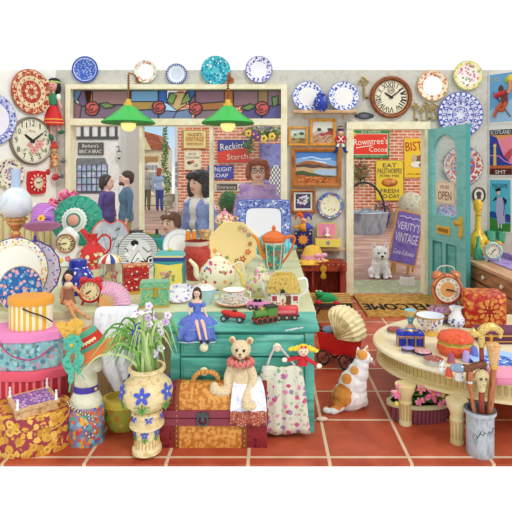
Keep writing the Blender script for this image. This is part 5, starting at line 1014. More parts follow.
# small floral pot on the shelf line behind the yellow plate
o = pc('teapot', 'small pink and orange floral teapot peeping over the yellow plate', 'teapot', 224.5, 251, off=(0, .02, 0)); FT = FLO('#efe2c4', ('#e2628a', '#e8943a', '#7aa04a', '#d04a5a'), .35, .5)
g = G(); g.lathe(C('#c8a06a', .4), [(0, 0), (8, 0), (8, 3), (3, 6), (3, 20), (7, 24)]); g.lathe(FT, [(0, 24), (6, 24), (10, 29), (9, 34), (5, 37)]); g.build('body', o); g = G(); g.lathe(C('#e29ab4', .3), [(5.2, 36.6), (3, 39), (1, 40), (1.4, 42), (0, 43)]); g.build('lid', o); handle(o, C('#e8a03a', .3), [(8, 0, 33), (12, 0, 34), (12, 0, 28), (8, 0, 27)], .8)
# big blue and white square platter
o = thing('display_plate', 'big square blue and white scroll platter standing behind the coffee pot', 'platter', 263.5, 251, h=HP, rx=-7)
BS = FLO('#7f92d0', ('#f0f2fa', '#4a5cae', '#c6d0ee', '#3f52a4'), .25, .48)
def sq(h, k=4): return [(v.x, v.y) for v in spl([(-h, -h+k, 0), (-h+k, -h, 0), (0, -h*1.03, 0), (h-k, -h, 0), (h, -h+k, 0), (h*1.03, 0, 0), (h, h-k, 0), (h-k, h, 0), (0, h*1.03, 0), (-h+k, h, 0), (-h, h-k, 0), (-h*1.03, 0, 0), (-h, -h+k, 0)], 2)][:-1]
g = G(tr(0, 0, 26)); g.rings([C('#5a6ab8'), C('#5a6ab8'), BS, '#5468b4', '#eef0fa', '#f2f3fa'], [[(x*1.04, y, z*.98) for x, z in sq(h)] for h, y in ((18, 1), (25.6, -2), (24.6, -2.6), (17.5, -.4), (16.6, 0), (15.6, 0.2))]); g.build('dish', o)
# ---- middle row ----------------------------------------------
# big plate, scalloped plate, small blue plate on the left
FLW = FLO('#f3efdc', ('#e89a52', '#8a9ad0', '#b8c062', '#e8a89a', '#e8c04a'), .17, .4)
o = rackplate('display_plate', 'lavender scallop-edged plate with coral sprigs behind the cream dinner plate', 30, 302.5, 30.5, [(1, '#5a4a9c'), (.95, FLO('#efe6f4', ('#cf6a6a', '#8a9ad8', '#e8b8c8'), .2, .38)), (.6, '#f2eef4')], None, h=HP, wob=.02, nw=14)
o = rackplate('display_plate', 'large cream dinner plate with fine navy rim and flower border', 14, 306, 34, [(1, '#4a4a74'), (.975, FLW), (.76, '#f0e8c8'), (.74, '#f6f6ea')], None, h=HP)
o = rackplate('display_plate', 'smaller deep blue chintz plate with pink blossoms in front of the dinner plate', 20, 312.5, 23, [(1, '#c9a884'), (.96, FLO('#2f66a8', ('#e8b4b8', '#8fc4dc', '#1e4a8a', '#4a90c4', '#e0a0a8'), .17, .5, centre='#e8c890'))], None, h=HP)
# ginger jar
o = pc('ginger_jar', 'round cobalt ginger jar with white willow scene beside the dinner plates', 'jar', 78, 294); GJ = FLO('#2e3aa0', ('#dfe4f4', '#8a96d8', '#e8ecf8', '#26309a'), .16, .42)
g = G(); g.lathe(GJ, [(0, 0), (9, 0), (14, 6), (15.6, 14), (13.5, 21), (9, 27), (8, 28)], seg=32); g.build('body', o); g = G(); g.lathe(C('#2c38a0', .2), [(8.6, 27), (8.6, 32), (7.4, 34.5), (0, 35)]); g.build('lid', o)
# carousel jar
o = pc('carousel_ornament', 'little carousel in a glass drum with a striped domed roof', 'ornament', 109.5, 287)
g = G(); RC_ = ['#f0ecd8', '#4aa060', '#f0ecd8', '#d23a34', '#f0ecd8', '#3a4a9c', '#f0ecd8', '#e8b83a']
for k in range(16):
    a0, a1 = 2*PI*k/16, 2*PI*(k+1)/16; A = [(r_*math.cos(a0), r_*math.sin(a0), z) for r_, z in ((12, 25), (11, 28.5), (7, 31.5), (0, 33.5))]; B = [(r_*math.cos(a1), r_*math.sin(a1), z) for r_, z in ((12, 25), (11, 28.5), (7, 31.5), (0, 33.5))]
    for j in range(3): 
        v = [g.v(A[j]), g.v(B[j]), g.v(B[j+1])]+([g.v(A[j+1])] if j < 2 else []); g.f(v, g.mi(RC_[k % 8]))
g.build('roof', o)
g = G(); g.lathe(C('#d8dcc0', .3), [(0, 0), (11.5, 0), (11.5, 2.6), (10, 3), (0, 3)]); g.build('base', o); g = G(); g.lathe(GLASS('#f2f6f2', .82, .02), [(11, 3), (11, 25)], seg=28); g.build('glass_drum', o)
g = G(); g.tube('#d8b04a', [(0, 0, 3), (0, 0, 26)], 1); g.box('#e0704a', -4, 4, 2, 5, 14, 25); g.build('pole', o)
for a, c in ((-.5, '#d8443a'), (-1.6, '#efb83a'), (-2.7, '#7a7a94'), (1.4, '#f0e8dc')):
    x, y = 6*math.cos(a), 6*math.sin(a); g = G(tr(x, y, 8)); g.ball(c, (0, 0, 3), (3.4, 1.5, 2)); g.ball(c, (3, 0, 6.4), (1.5, 1, 2)); 
    for q in (-2, 2): g.tube(c, [(q, 0, 2), (q+.6, 0, -2.6)], .6, 5)
    g.tube('#d8b04a', [(0, 0, -4), (0, 0, 17)], .35, 4); g.build('horse', o)
# red mini chest
o = pc('mini_chest', 'miniature red lacquer chest of three drawers with white sprigs', 'chest', 136.5, 292, rz=24); RL = FLO('#bf2a2c', ('#efe0cc', '#8a3a4a', '#d86a5a', '#4a7a6a'), .38, .34)
g = G(); g.box(RL, -13, 11, -7, 8, 2, 26); g.box(C('#d8a03a', .4), -14, 12, -8, 9, 0, 2.4); g.box(FLO('#cf6a3a', ('#efd8a0', '#a83a2a'), .4, .4), -13.6, 11.6, -7.6, 8.6, 26, 27.6); g.build('body', o)
for k in range(3):
    g = G(); g.box(RL, -12, 10, -8, -7, 3.4+k*7.6, 10+k*7.6); q = g.build('drawer', o); g = G(tr(-1, -8, 6.6+k*7.6)); g.ball('#e8dcc0', (0, -.6, 0), (1.2, .9, 1), 8); g.tube('#6a5a5a', [(-3, 0, 0), (0, -1, -1.4), (3, 0, 0)], .35, 5); g.build('knob', q)
# yellow tea caddy
o = pc('tea_caddy', 'yellow and turquoise tea caddy with a painted posy', 'caddy', 170, 288); 
g = G(); g.box(C('#3f9ca0', .35), -14.6, 14.6, -8, 8, 0, 28); g.T = tr(0, -8.1, 14)
g.flat('#f0e066', [(-10, -13), (10, -13), (14, -6), (13, 6), (14, 12), (0, 10), (-14, 12), (-13, 6), (-14, -6)], -.1); g.flat('#efe27e', arc(0, 0, 10, 9.5, 0, 360, 20), -.2)
rn = random.Random(11)
for k in range(16): g.blossom(rn.choice(('#d8644a', '#5a78b8', '#e8a0a8', '#7a9a4a', '#d88a3a', '#5a8a5a')), rn.gauss(0, 3.6), rn.gauss(0, 3), 1.8, -.4-.03*k, 5, '#f0e0a0')
g.build('body', o)
g = G(); g.box(C('#34408c', .4), -15, 15, -8.4, 8.4, 28, 31.5); g.box(C('#e8dc9a', .4), -14.2, 14.2, -8, 8, 31.5, 33.6); g.rings(C('#5cb0aa', .4), [[(-14.6, -8.2, 33.6), (14.6, -8.2, 33.6), (14.6, 8.2, 33.6), (-14.6, 8.2, 33.6)], [(-10, -5, 37), (10, -5, 37), (10, 5, 37), (-10, 5, 37)]]); g.ball(C('#d8c86a', .3), (0, 0, 38.4), (2.2, 2, 1.8)); g.build('lid', o)
# teapots
def teapot(o, body, spoutm, lidm, R, H_, hd=1, sp=1, prof=None, hr=1.3, spt=None, hpt=None):
    g = G(); g.lathe(body, prof or [(0, 0), (R*.6, 0), (R*.62, 1.5), (R*.95, H_*.3), (R, H_*.5), (R*.85, H_*.78), (R*.5, H_*.95), (R*.48, H_)], seg=32, sy=.85); g.build('body', o)
    g = G(); g.tube(spoutm, spl(spt or [(-sp*R*.7, 0, H_*.35), (-sp*R*1.15, 0, H_*.5), (-sp*R*1.25, 0, H_*.8), (-sp*R*1.6, 0, H_*1.05)]), [R*.24, R*.09], 10); g.build('spout', o)
    handle(o, spoutm, hpt or [(sp*R*.75, 0, H_*.8), (sp*R*1.25, 0, H_*.95), (sp*R*1.4, 0, H_*.55), (sp*R*.85, 0, H_*.25)], hr)
    g = G(); g.lathe(lidm, [(R*.5, H_*.97), (R*.5, H_*1.03), (R*.3, H_*1.13), (R*.08, H_*1.17), (R*.14, H_*1.24), (0, H_*1.29)], sy=.9); g.build('lid', o)
TF = FLO('#ebe7c6', ('#d8508a', '#5a78c0', '#8aa860', '#e89a5a', '#c04a6a'), .12, .33)
o = pc('teapot', 'cream teapot painted with pink and blue flowers in the middle of the counter', 'teapot', 218, 290); teapot(o, TF, C('#e9e2bc', .25), C('#efeacc', .25), 18, 29, prof=[(0, 0), (9, 0), (10, 1.5), (16, 7), (18.4, 14), (17, 22), (11, 28), (10, 30)])
o = pc('tureen', 'rounded pale green and cream teapot with trailing pink roses and yellow spout', 'teapot', 260, 300, off=(0, .12, 0)); TG = FLO('#d3d8b0', ('#e07aa4', '#e8d060', '#e8a0bc', '#98b070'), .14, .42); teapot(o, TG, C('#e2d27a', .3), TG, 15.5, 26)
# red-lipped cup in front of teapots, dishes
def cup(label, px, py, R, H_, m, rimc, saucer=None, hs=1, tag_='cup', in_='#f2efe6'):
    o = pc('teacup', label, tag_, px, py); g = G(); z = 2.5 if saucer else 0
    if saucer: g.lathe([saucer, saucer, rimc, saucer, saucer], [(0, 0), (R*.9, 0), (R*1.65, 3.4), (R*1.6, 4), (R*.8, 1.6), (0, 1.4)], seg=36); g.build('saucer', o); g = G()
    g.lathe([m]*4+[rimc, in_, in_], [(0, z), (R*.5, z), (R*.52, z+1), (R*.9, z+H_*.5), (R, z+H_*.92), (R*1.03, z+H_), (R*.93, z+H_*.9), (0, z+2)], seg=32); g.build('cup', o)
    handle(o, m, [(hs*R*.93, 0, z+H_*.8), (hs*R*1.45, 0, z+H_*.75), (hs*R*1.4, 0, z+H_*.35), (hs*R*.75, 0, z+H_*.3)], .8); return o
CF = FLO('#f2efe4', ('#d8788a', '#8a9ad0', '#a8b870', '#e8a060'), .22, .4)
cup('white teacup with orange lip and flowers on its matching saucer', 234, 305, 11, 13, CF, '#e07a3a', CF)
cup('pale turquoise cup behind the doll in blue', 207, 304, 8.6, 15, C('#b4d8de', .25), '#8ac4cc')
o = pc('dish', 'white lidded dish with rose posies just left of the cream teapot base', 'dish', 203, 294, off=(0, .02, 0)); g = G(); g.lathe([CF, '#d8c48a', CF, CF, CF], [(0, 0), (8, 0), (13, 4), (12.4, 5.4), (8, 8.6), (0, 10.4)], seg=32); g.ball('#e8d49a', (0, 0, 11.4), 1.6, 8); g.build('dish', o)
o = thing('display_dish', 'oval white dish with violet posy leaning behind the doll', 'dish', 179, 304, h=HP, rx=-42); VF = FLO('#f0eef2', ('#8a7ac8', '#c8a0c8', '#d8a860', '#7a94cc'), .16, .36)
g = G(tr(0, 0, 11)); g.lathe([VF, '#c8b8d4', VF, '#e8e8f0', VF], [(8, -.6), (15.5, 2), (15, 2.6), (10, .8), (9.6, .4), (0, .4)], seg=36, ax='y', sx=1.0, sy=.72); g.build('dish', o)
cup('small white cup with violets at the left of the oval dish', 172, 299, 8.2, 10, VF, '#d4cce4')
# orange and green coffee pot
o = pc('coffee_pot', 'fluted coffee pot with orange lid, spout and handle and green flower panels', 'coffee pot', 274, 282, off=(0, .22, 0)); OG = C('#e07030', .22); GP = FLO('#4a9a82', ('#e0743a', '#2e7a68', '#8ac0a0', '#b8443a'), .3, .46)
g = G(); n = 8; g.lathe([C('#b9c4c0', .2), GP, GP, C('#c2ccc6', .2), OG], [(0, 8), (7.5, 8), (9.4, 14), (11.4, 34), (11.8, 36), (11.4, 38)], seg=8, sm=False)
for k in range(8): a = 2*PI*(k)/8; g.tube('#c9d2cc', [(7.7*math.cos(a), 7.7*math.sin(a), 8), (9.6*math.cos(a), 9.6*math.sin(a), 14), (11.6*math.cos(a), 11.6*math.sin(a), 36)], .7, 5)
g.build('body', o); g = G(); g.lathe(OG, [(11.6, 37), (13.5, 38.5), (13, 42), (9, 45), (4, 47.5), (1.6, 48.6), (2.4, 51), (1.2, 53), (0, 54)], seg=8, sm=False); g.build('lid', o)
g = G(); g.tube(C('#e8902e', .25), spl([(-8, 0, 18), (-13, 0, 27), (-17, 0, 38), (-23, 0, 44)]), [3.4, 1.4], 8); g.build('spout', o); handle(o, OG, [(11, 0, 40), (18, 0, 42), (22, 0, 40), (20, 0, 32), (15, 0, 22), (9, 0, 14)], [1.6, 1.1]); g = G(); g.lathe(C('#b9c4c0', .2), [(0, 0), (9, 0), (7, 4), (7, 8)], seg=8, sm=False); g.build('foot', o)
# turquoise cloth-like fan vase behind
o = pc('fan_vase', 'turquoise fan-shaped vase spreading behind the coffee pot', 'vase', 271, 262); g = G(); TQ2 = STR('#48bccc', '#7ad4dc', 3.4, 0, .6, rough=.25)
g.rings(TQ2, [[(w_*math.cos(a), 5*math.sin(a), z) for a in [2*PI*k/20 for k in range(20)]] for w_, z in ((9, 0), (7, 4), (14, 8), (25, 13), (27, 15))]); g.rings(TQ2, [[(w_*math.cos(a), 4*math.sin(a), z) for a in [2*PI*k/20 for k in range(20)]] for w_, z in ((26, 15), (10, 26), (4, 30))]); g.build('body', o)
# cottage teapot
o = pc('cottage_teapot', 'teapot shaped as a thatched cottage with white handle', 'teapot', 283.5, 304); TH = WASH(('#c9a64a', '#dcbc62', '#a8843a'), .5, (1, 1, .3), .5)
g = G(); g.box(FLO('#ece8d8', ('#7a9a5a', '#9ab870', '#d86a7a'), .35, .4), -15, 15, -8, 8, 0, 15); g.build('walls', o)
g = G(); g.rings(TH, [[(-17, -10, 13), (17, -10, 13), (17, 10, 13), (-17, 10, 13)], [(-16, -9, 18), (16, -9, 18), (16, 9, 18), (-16, 9, 18)], [(-12, -3, 29), (12, -3, 29), (12, 3, 29), (-12, 3, 29)]]); g.box(TH, -9, 9, -2.4, 2.4, 28.6, 31.5)
for k in range(7): g.tube('#9c7a34', [(-13+k*4, -9.4+.4, 17), (-11+k*3.6, -4, 26.5)], .5, 4)
g.build('thatched_roof', o)
g = G(); g.box('#6a4a2c', 2.4, 7, -8.5, -8, 0, 10); g.prism('#3a3a3c', arc(-1, 13, 2.6, 4, 0, 180, 8), -10.3, -9); g.build('door', o)
for x in (-9, 11.5): g = G(); g.box('#f4f2ea', x-3.4, x+3.4, -8.6, -8, 4, 11); g.box('#b04a54', x-2.4, x+2.4, -8.9, -8.5, 5, 10); g.build('window', o)
handle(o, C('#f2f2ee', .2), [(14, 0, 24), (22, 0, 25), (23, 0, 14), (15, 0, 7)], 1.4); g = G(); g.tube(C('#e4e8e2', .2), spl([(-14, 0, 6), (-18, 0, 12), (-22, 0, 22)]), [3, 1.3]); g.build('spout', o)
# green tin
o = pc('tin_box', 'square green tin with gold clasp standing at the counter edge', 'tin', 152.5, 309, rz=6, off=(0, .08, 0)); GT = FLO('#6cb88e', ('#c8b85a', '#4f9a78', '#8ac8a0', '#d8c870'), .55, .4); g = G(); g.box(GT, -14, 14, -8, 8, 1.5, 19); g.box(C('#c2a04a', .4), -14.6, 14.6, -8.6, 8.6, 0, 2); g.build('body', o)
g = G(); g.box(GT, -14.4, 14.4, -8.4, 8.4, 19, 25.6); g.box(C('#c2a04a', .4), -14.6, 14.6, -8.5, 8.5, 18.6, 19.6); g.build('lid', o); g = G(tr(1, -8.6, 17)); g.tube(C('#d8a82e', .3, .4), [(0, 0, 4), (0, -.6, 1), (0, -.4, -6)], [1.6, 1.2, 2]); g.build('clasp', o)
# red alarm clock
def alarm(o, R, shell, face, numc, hh, mm, nums=ARA, bell=None, innr=None, ns=.24):
    g = G(tr(0, 0, R+4)); g.lathe(shell, [(R*.7, -R*.5), (R*1.0, -R*.3), (R*1.14, 0), (R*1.14, R*.3), (R*1.0, R*.42), (R*.92, R*.3)], seg=36, ax='y'); g.build('case', o)
    dial(o, R*.9, face, shell, nums, numc, hh, mm, rim=.6, ns=ns, nr=.77, y=-R*.26, z=R+4, ticks=False, facemat2=innr)
    for s in (-1, 1):
        g = G(); g.tube(shell, [(s*R*.6, 0, 6), (s*R*.85, 0, 0)], [1.6, 1.1], 6); g.build('foot', o)
        g = G(tr(s*R*.68, 0, R*2+3.4) @ rot('Y', s*32)); g.lathe(bell or shell, [(R*.42, 0), (R*.42, 1), (R*.34, R*.2), (R*.12, R*.33), (0, R*.36)], seg=18); g.tube(bell or shell, [(0, 0, -2.5), (0, 0, 1)], .9); g.build('bell', o)
o = pc('alarm_clock', 'bright red twin-bell alarm clock on the counter beside the ginger jar', 'clock', 91, 305, rz=6); alarm(o, 10.6, C('#cf2a2e', .3), '#f2e4b0', '#3a2e22', 7, 40)
# wooden doll sitting
o = pc('wooden_doll', 'jointed wooden doll with a black bob sitting on the counter edge', 'doll', 62, 316, off=(0, .1, 0)); WDm = WASH(('#c98a5a', '#dba070', '#b87848'), .25, rough=.4)
g = G(); g.tube(WDm, [(0, 0, 31), (0, 0, 28)], 1.6); g.ball(WDm, (0, 0, 20), (5.4, 3.6, 9)); g.ball(WDm, (0, 0, 12), (5.6, 4.4, 5)); g.tube(WDm, spl([(4.6, -1, 26), (12, -4, 21), (23, -6, 16)]), [1.9, 1.2]); g.tube(WDm, spl([(-4.6, -1, 26), (-7, -2, 17), (-6, -4, 9)]), [1.9, 1.2]); g.tube(WDm, spl([(2, -3, 11), (10, -8, 5), (24, -14, -2)]), [3, 1.6]); g.tube(WDm, spl([(-2, -3, 11), (4, -9, 6), (14, -14, -5)]), [3, 1.6]); g.ball(WDm, (26, -14.6, -3), (2.6, 1.6, 1.4)); g.ball(WDm, (15, -15, -6.6), (1.6, 2.4, 1.4)); g.build('body', o, remesh=.5, smooth=2)
g = G(); g.ball('#1f1a1a', (0, 1.4, 38), (4.9, 4.4, 4.6)); g.ball('#1f1a1a', (-4.4, .5, 34), (1.7, 3, 4.4)); g.build('hair', o, remesh=.5, smooth=1)
g = G(); g.ball('#e9b996', (0, 0, 36), (4, 3.8, 4.8)); g.build('head', o); g = G(); g.lathe(C('#9c6a4e', .7), [(5.9, 24), (5, 19), (6.2, 12), (8, 8)], sy=.8); g.build('tunic', o)
g = G(); g.ball('#e6cfa8', (0, -.4, 27), (4.6, 3.5, 3.6)); g.build('collar', o)
g = G(); g.tube('#2a2020', [(-1.6, -3.6, 36.6), (-1.2, -3.7, 36.6)], .5, 5); g.tube('#2a2020', [(1.2, -3.7, 36.6), (1.6, -3.6, 36.6)], .5, 5); g.tube('#c0443a', [(-.8, -3.7, 34), (.8, -3.7, 34)], .35, 5); g.build('painted_face', o)
# lace cloth, pink fan
CL = WASH(('#eceef4', '#f8f9fb', '#dde2ee'), .2, rough=.9)
def drape(g, m, P, n=1, th=.9):
    """cloth sheet: P = rows of points front view (x, y, z)"""
    rows = []
    for r_ in P: rows.append(spl(r_, 5))
    cols = [spl([r_[k] for r_ in rows], 4) for k in range(len(rows[0]))]
    V = [[g.v(p) for p in c] for c in cols]; i = g.mi(m)
    for a in range(len(V)-1):
        for b in range(len(V[0])-1): g.f([V[a][b], V[a+1][b], V[a+1][b+1], V[a][b+1]], i, True)
def solid(o, t=.8): q = o.modifiers.new('s', 'SOLIDIFY'); q.thickness = t; return o
def clothrow(x0, x1, y, z, amp=1.2, n=9, ph=0, za=0): return [(x0+(x1-x0)*k/(n-1), y+amp*math.sin(k*2.1+ph), z+za*math.sin(k*1.9+ph)) for k in range(n)]
o = pc('lace_cloth', 'white lace cloth spilling over the counter front behind the spider plant', 'cloth', 119, 310)
g = G(); g.norec = 1; drape(g, CL, [clothrow(-14, 14, 12, 2.2, .3), clothrow(-17, 19, 3, 2.4, .5), clothrow(-20, 20, -7.5, 2.4, .5), clothrow(-21, 20, -11, -4, .8), clothrow(-21, 20, -13, -14, 2, ph=1), clothrow(-20, 22, -13.5, -32, 2.4, ph=1.4), clothrow(-14, 26, -14, -54, 2.6, ph=1.8), clothrow(-4, 26, -14, -70, 2, ph=2, za=3), clothrow(6, 24, -14, -84, 2, ph=2, za=2)]); solid(g.build('cloth', o))
o = pc('patterned_scarf', 'white scarf with violet flowers hanging over the counter edge under the green tin', 'cloth', 144, 316, off=(0, .04, 0)); g = G(); g.norec = 1; drape(g, FLO('#f0ebf2', ('#b070b4', '#9a62a8', '#d8a8d0'), .16, .4), [clothrow(-9, 9, 7, 1.2, .2), clothrow(-11, 10, -2.6, 2.4, .6), clothrow(-13, 14, -10, -3, 1), clothrow(-14, 16, -12, -20, 1.8, ph=1), clothrow(-9, 17, -12, -46, 2, ph=2, za=1.5)]); solid(g.build('cloth', o))
o = pc('hand_fan', 'open pale pink paper fan with wooden sticks lying on the lace cloth', 'fan', 107, 305, off=(0, -.06, 0), rx=0); g = G(tr(-2, -8, 3.2) @ rot('X', -52)); FM = WASH(('#e2a8c4', '#efc2d6', '#d894b4'), .4)
N_ = 22; A0, A1 = 4, 100
def fp(k, r_): a = math.radians(A0+(A1-A0)*k/N_); return (r_*math.cos(a), -.9*(k % 2), r_*math.sin(a))
for k in range(N_): g.f([g.v(fp(k, 14)), g.v(fp(k, 30)), g.v(fp(k+1, 30)), g.v(fp(k+1, 14))], g.mi(FM))
solid(g.build('paper_leaf', o), .3); g = G(tr(-2, -8, 3.2) @ rot('X', -52))
for k in range(0, N_+1, 2): g.tube('#d2a05e', [(0, 0, 0), fp(k, 14.5)], .62, 4)
g.build('fan_sticks', o)
# ---- front edge toys ------------------------------------------
# doll in blue dress sitting on the chest front
o = thing('doll', 'brown-haired doll in a spreading blue ball gown seated on the teal chest', 'doll', 197, 324, Y=2.855)
DB = WASH(('#5a6ec4', '#6c80d2', '#4a5cb0'), .3, (1, 1, .4), rough=.6)
g = G(); g.ball('#f0c4ae', (0, 0, 31), (3.6, 3.4, 4.4)); g.tube('#f0c4ae', [(0, 0, 27), (0, 0, 24)], 1.4); g.ball('#f0c4ae', (0, 0, 22), (5.8, 3, 3)); g.ball('#f0c4ae', (0, 0, 14), (4, 3, 6)); g.tube('#f0c4ae', spl([(-5.4, 0, 21), (-8, -2, 14), (-3, -7, 6)]), [1.6, 1]); g.tube('#f0c4ae', spl([(5.4, 0, 21), (8, -2, 14), (12, -7, 6)]), [1.6, 1])
for s in (-1, 1): g.tube('#f0c4ae', spl([(s*2+1, -3, 7), (s*3+5, -14, 4), (s*3+9, -18, -10)]), [2.6, 1.2])
g.build('body', o, remesh=.45, smooth=2)
g = G(); g.ball('#4a2c20', (0, 1, 32.6), (4.2, 3.8, 4.2)); g.ball('#4a2c20', (-3.4, .6, 28.6), (1.6, 2.4, 4.4)); g.ball('#4a2c20', (3.4, .6, 28.6), (1.6, 2.4, 4.4)); g.build('hair', o, remesh=.45, smooth=1)
for s in (-1, 1): g = G(); g.ball('#2a2220', (s*1.3, -3.3, 31.4), .5, 6); g.build('eye', o)
g = G(); g.ball('#c8444a', (0, -3.4, 28.9), (.8, .3, .35), 6); g.build('mouth', o)
g = G(); g.lathe(DB, [(4.6, 21.5), (4.4, 18), (3.8, 13), (4.4, 10)], sy=.8); 
for s in (-1, 1): g.ball(DB, (s*6.2, -.4, 19.4), (2.7, 2.4, 3))
g.build('bodice', o)
g = G(); g.lathe([DB, DB, DB, DB, '#c8d2ee'], [(4.2, 12), (10, 9), (16, 5), (19, 1), (19.5, -.6), (18.8, -1.2)], (1, -3, 0), seg=48, sy=.62, wob=.05, nw=11); g.T = tr(1, -12.5, 0); g.norec = 1
drape(g, DB, [clothrow(-15, 15, 3, 3, .5), clothrow(-17, 18, -1.5, -1, .8), clothrow(-18, 20, -3, -12, 1.4, za=.8)]); g.line('#c8d2ee', [(-17, -12.2), (-8, -13), (2, -12), (11, -13), (19.5, -12)], .9, -5.0); solid(g.build('gown', o), .4)
for s in (-1, 1): g = G(tr(s*3+10, -18.5, -11.5)); g.ball('#25222a', (0, -1, 0), (1.7, 2.6, 1.4)); g.build('shoe', o)
# toy cars and train at the counter/chest edge
def wheels(o, pos, r, w=1.4, c='#3a3a3e', hub='#b0b0b4'):
    for x, y in pos: g = G(); g.lathe([c, c, hub], [(r, 0), (r, w), (r*.5, w+.2), (0, w+.2)], (x, y, r), 16, ax='y'); g.build('wheel', o)
o = pc('toy_car', 'pink toy convertible on the counter in front of the cottage teapot', 'toy car', 259, 309, rz=-12); g = G(); PKC = C('#e48ab8', .25)
g.rings(PKC, [[(x*q, y*q2, z) for x, y in ((-12, -4), (-10, -5), (8, -5), (12, -3), (12, 3), (8, 5), (-10, 5), (-12, 4))] for q, q2, z in ((.96, .9, 1.8), (1, 1, 3.5), (.97, .96, 6), (.86, .8, 7.6))]); g.build('body', o); g = G(); g.box('#4a2a34', -6, 3, -3.6, 3.6, 7.4, 8); g.ball('#2a2024', (-3.4, -1, 9), (2, 1.6, 1.4), 8); g.ball('#2a2024', (1, -1, 9), (2, 1.6, 1.4), 8); g.build('seats', o); g = G(); g.box(GLASS('#e8f0f4', .7), 3.4, 3.8, -3.6, 3.6, 7.6, 11); g.build('windscreen', o); wheels(o, ((-7, -4.6), (7, -4.6), (-7, 6), (7, 6)), 2.6)
HC = .60
o = thing('toy_car', 'red tinplate racing car tilted on the chest beside the doll', 'toy car', 233, 324, h=HC, rz=-14, off=(0, .05, 0)); g = G(); RCR = C('#cf3028', .25); g.rings(RCR, [[(x, y*math.cos(a), 7+z*math.sin(a)+.12*(-x)) for a in [2*PI*k/12 for k in range(12)]] for x, y, z in ((-13, 1.5, 1.5), (-10, 3.6, 3), (-2, 4.4, 3.8), (6, 4.2, 3.6), (12, 3, 2.6))], sm=True); g.build('body', o); g = G(); g.ball('#5a2a24', (1, 0, 10.5), (3, 2.4, 1.2)); g.build('cockpit', o); wheels(o, ((-9, -4.4), (8, -4.4), (-9, 5.8), (8, 5.8)), 3.4)
o = thing('toy_locomotive', 'green and black toy steam locomotive at the front edge of the chest', 'toy train', 264, 326, h=HC, rz=26, off=(0, .07, 0)); loco(o, -26, C('#5a8a3c', .35))
o = thing('toy_carriage', 'red toy railway tender coupled behind the green locomotive', 'toy train', 290, 322, h=HC, rz=4, off=(-.02, .06, 0)); g = G(); g.rbox(C('#d8444c', .3), -12, 12, -5, 5, 4, 13, 1.2); g.box('#4a3a3a', -13, 13, -4.4, 4.4, 2.8, 4.4); g.box('#e87880', -9, 9, -5.3, -5, 7, 10); g.build('body', o); wheels(o, ((-8, -4.8), (0, -4.8), (8, -4.8), (-8, 6), (8, 6)), 2.8, hub='#c8a080')
for i, (x, y, r_) in enumerate(((291, 330.5, -28), (296, 330, -20))):
    o = thing('spoon', 'silver teaspoon lying on the chest top, '+('nearer the red tender' if i == 0 else 'at the corner'), 'spoon', x, y, h=HC, rz=28-r_*.2); g = G(tr(0, 0, .8)); SV = C('#d8dade', .2, .6); g.tube(SV, [(-7, 0, 0), (4, 0, .3)], [.7, .5], 6); g.ball(SV, (6.5, 0, .2), (2.8, 1.7, .6)); g.build('spoon', o)
# ================================================================ TEAL CHEST, TRUNK AND THE THINGS ON THE FLOOR AT THE LEFT
TE = WASH(('#54b09e', '#6cc2b0', '#429a88', '#8ad0c0'), 5, (.35, 1, 3.2), .5, .3, .7, 5); TE2 = C('#3a8c80', .5)
YC = 2.80; k = YC/F; X0, X1 = (169-CX)*k, (316-CX)*k
o = bpy.data.objects.new('chest_of_drawers', None); COL.objects.link(o); o.location = ((X0+X1)/2, YC, .0); tag(o, 'turquoise painted chest of drawers with cream knobs in front of the counter', 'chest of drawers')
w_ = (X1-X0)/2; g = G(); g.box(TE, -w_+.01, w_-.01, .01, .27, 0, HC-.03); g.build('carcass', o); g = G(); g.box(TE, -w_-.015, w_+.015, -.02, .28, HC-.028, HC); g.box(TE2, -w_, w_, -.008, .27, HC-.04, HC-.028); g.build('top', o)
for s_ in (-1, 1): g = G(); g.box(TE, min(s_*(w_-.06), s_*(w_-.01)), max(s_*(w_-.06), s_*(w_-.01)), 0, .02, 0, HC-.04); g.build('stile', o)
for i, (z0, z1) in enumerate(((.435, .55), (.30, .42), (.165, .285), (.03, .15))):
    g = G(); g.box(TE2, -w_+.065, w_-.065, .002, .012, z0-.006, z1+.006); g.box(TE, -w_+.07, w_-.07, -.008, .01, z0, z1); g.box(TE, -w_+.085, w_-.085, -.013, .0, z0+.015, z1-.015); q = g.build('drawer', o)
    for px in ((205, 277) if i < 2 else (277,)):
        x = (px-(169+316)/2)*k; g = G(); g.lathe(C('#f0e6c0', .25), [(.008, 0), (.009, .012), (.022, .02), (.024, .032), (.014, .042), (0, .044)], (x, -.013, (z0+z1)/2), 20, ax='y'); g.build('knob', q)
# floral apron/bag on the chest
o = thing('fabric_bag', 'pale floral cotton bag hung by its handles from the chest knob', 'bag', 283, 432, Y=2.75); FB = FLO('#dcdac4', ('#d05a8a', '#9a86b0', '#e08ab0', '#8aa888', '#c84a7a'), .085, .34, leaf='#b4c0a0', rough=.8)
g = G(); g.norec = 1; drape(g, FB, [[(x0+(x1-x0)*q/10, -1.5-2.2*abs(math.sin(q*1.25)), z+zz*math.sin(q)) for q in range(11)] for x0, x1, z, zz in ((-20, 18, 67, .8), (-24, 21, 50, 0), (-27, 24, 25, 0), (-29, 27, 0, 1))]); solid(g.build('cloth', o), 1)
for x in (-1,): g = G(); g.tube('#d8c4c4', spl([(-16, -2, 66), (-12, -3, 78), (-6, -6, 88), (2, -3, 80), (12, -2, 67)]), 1.1, 5, flat=.5); g.build('handle', o)
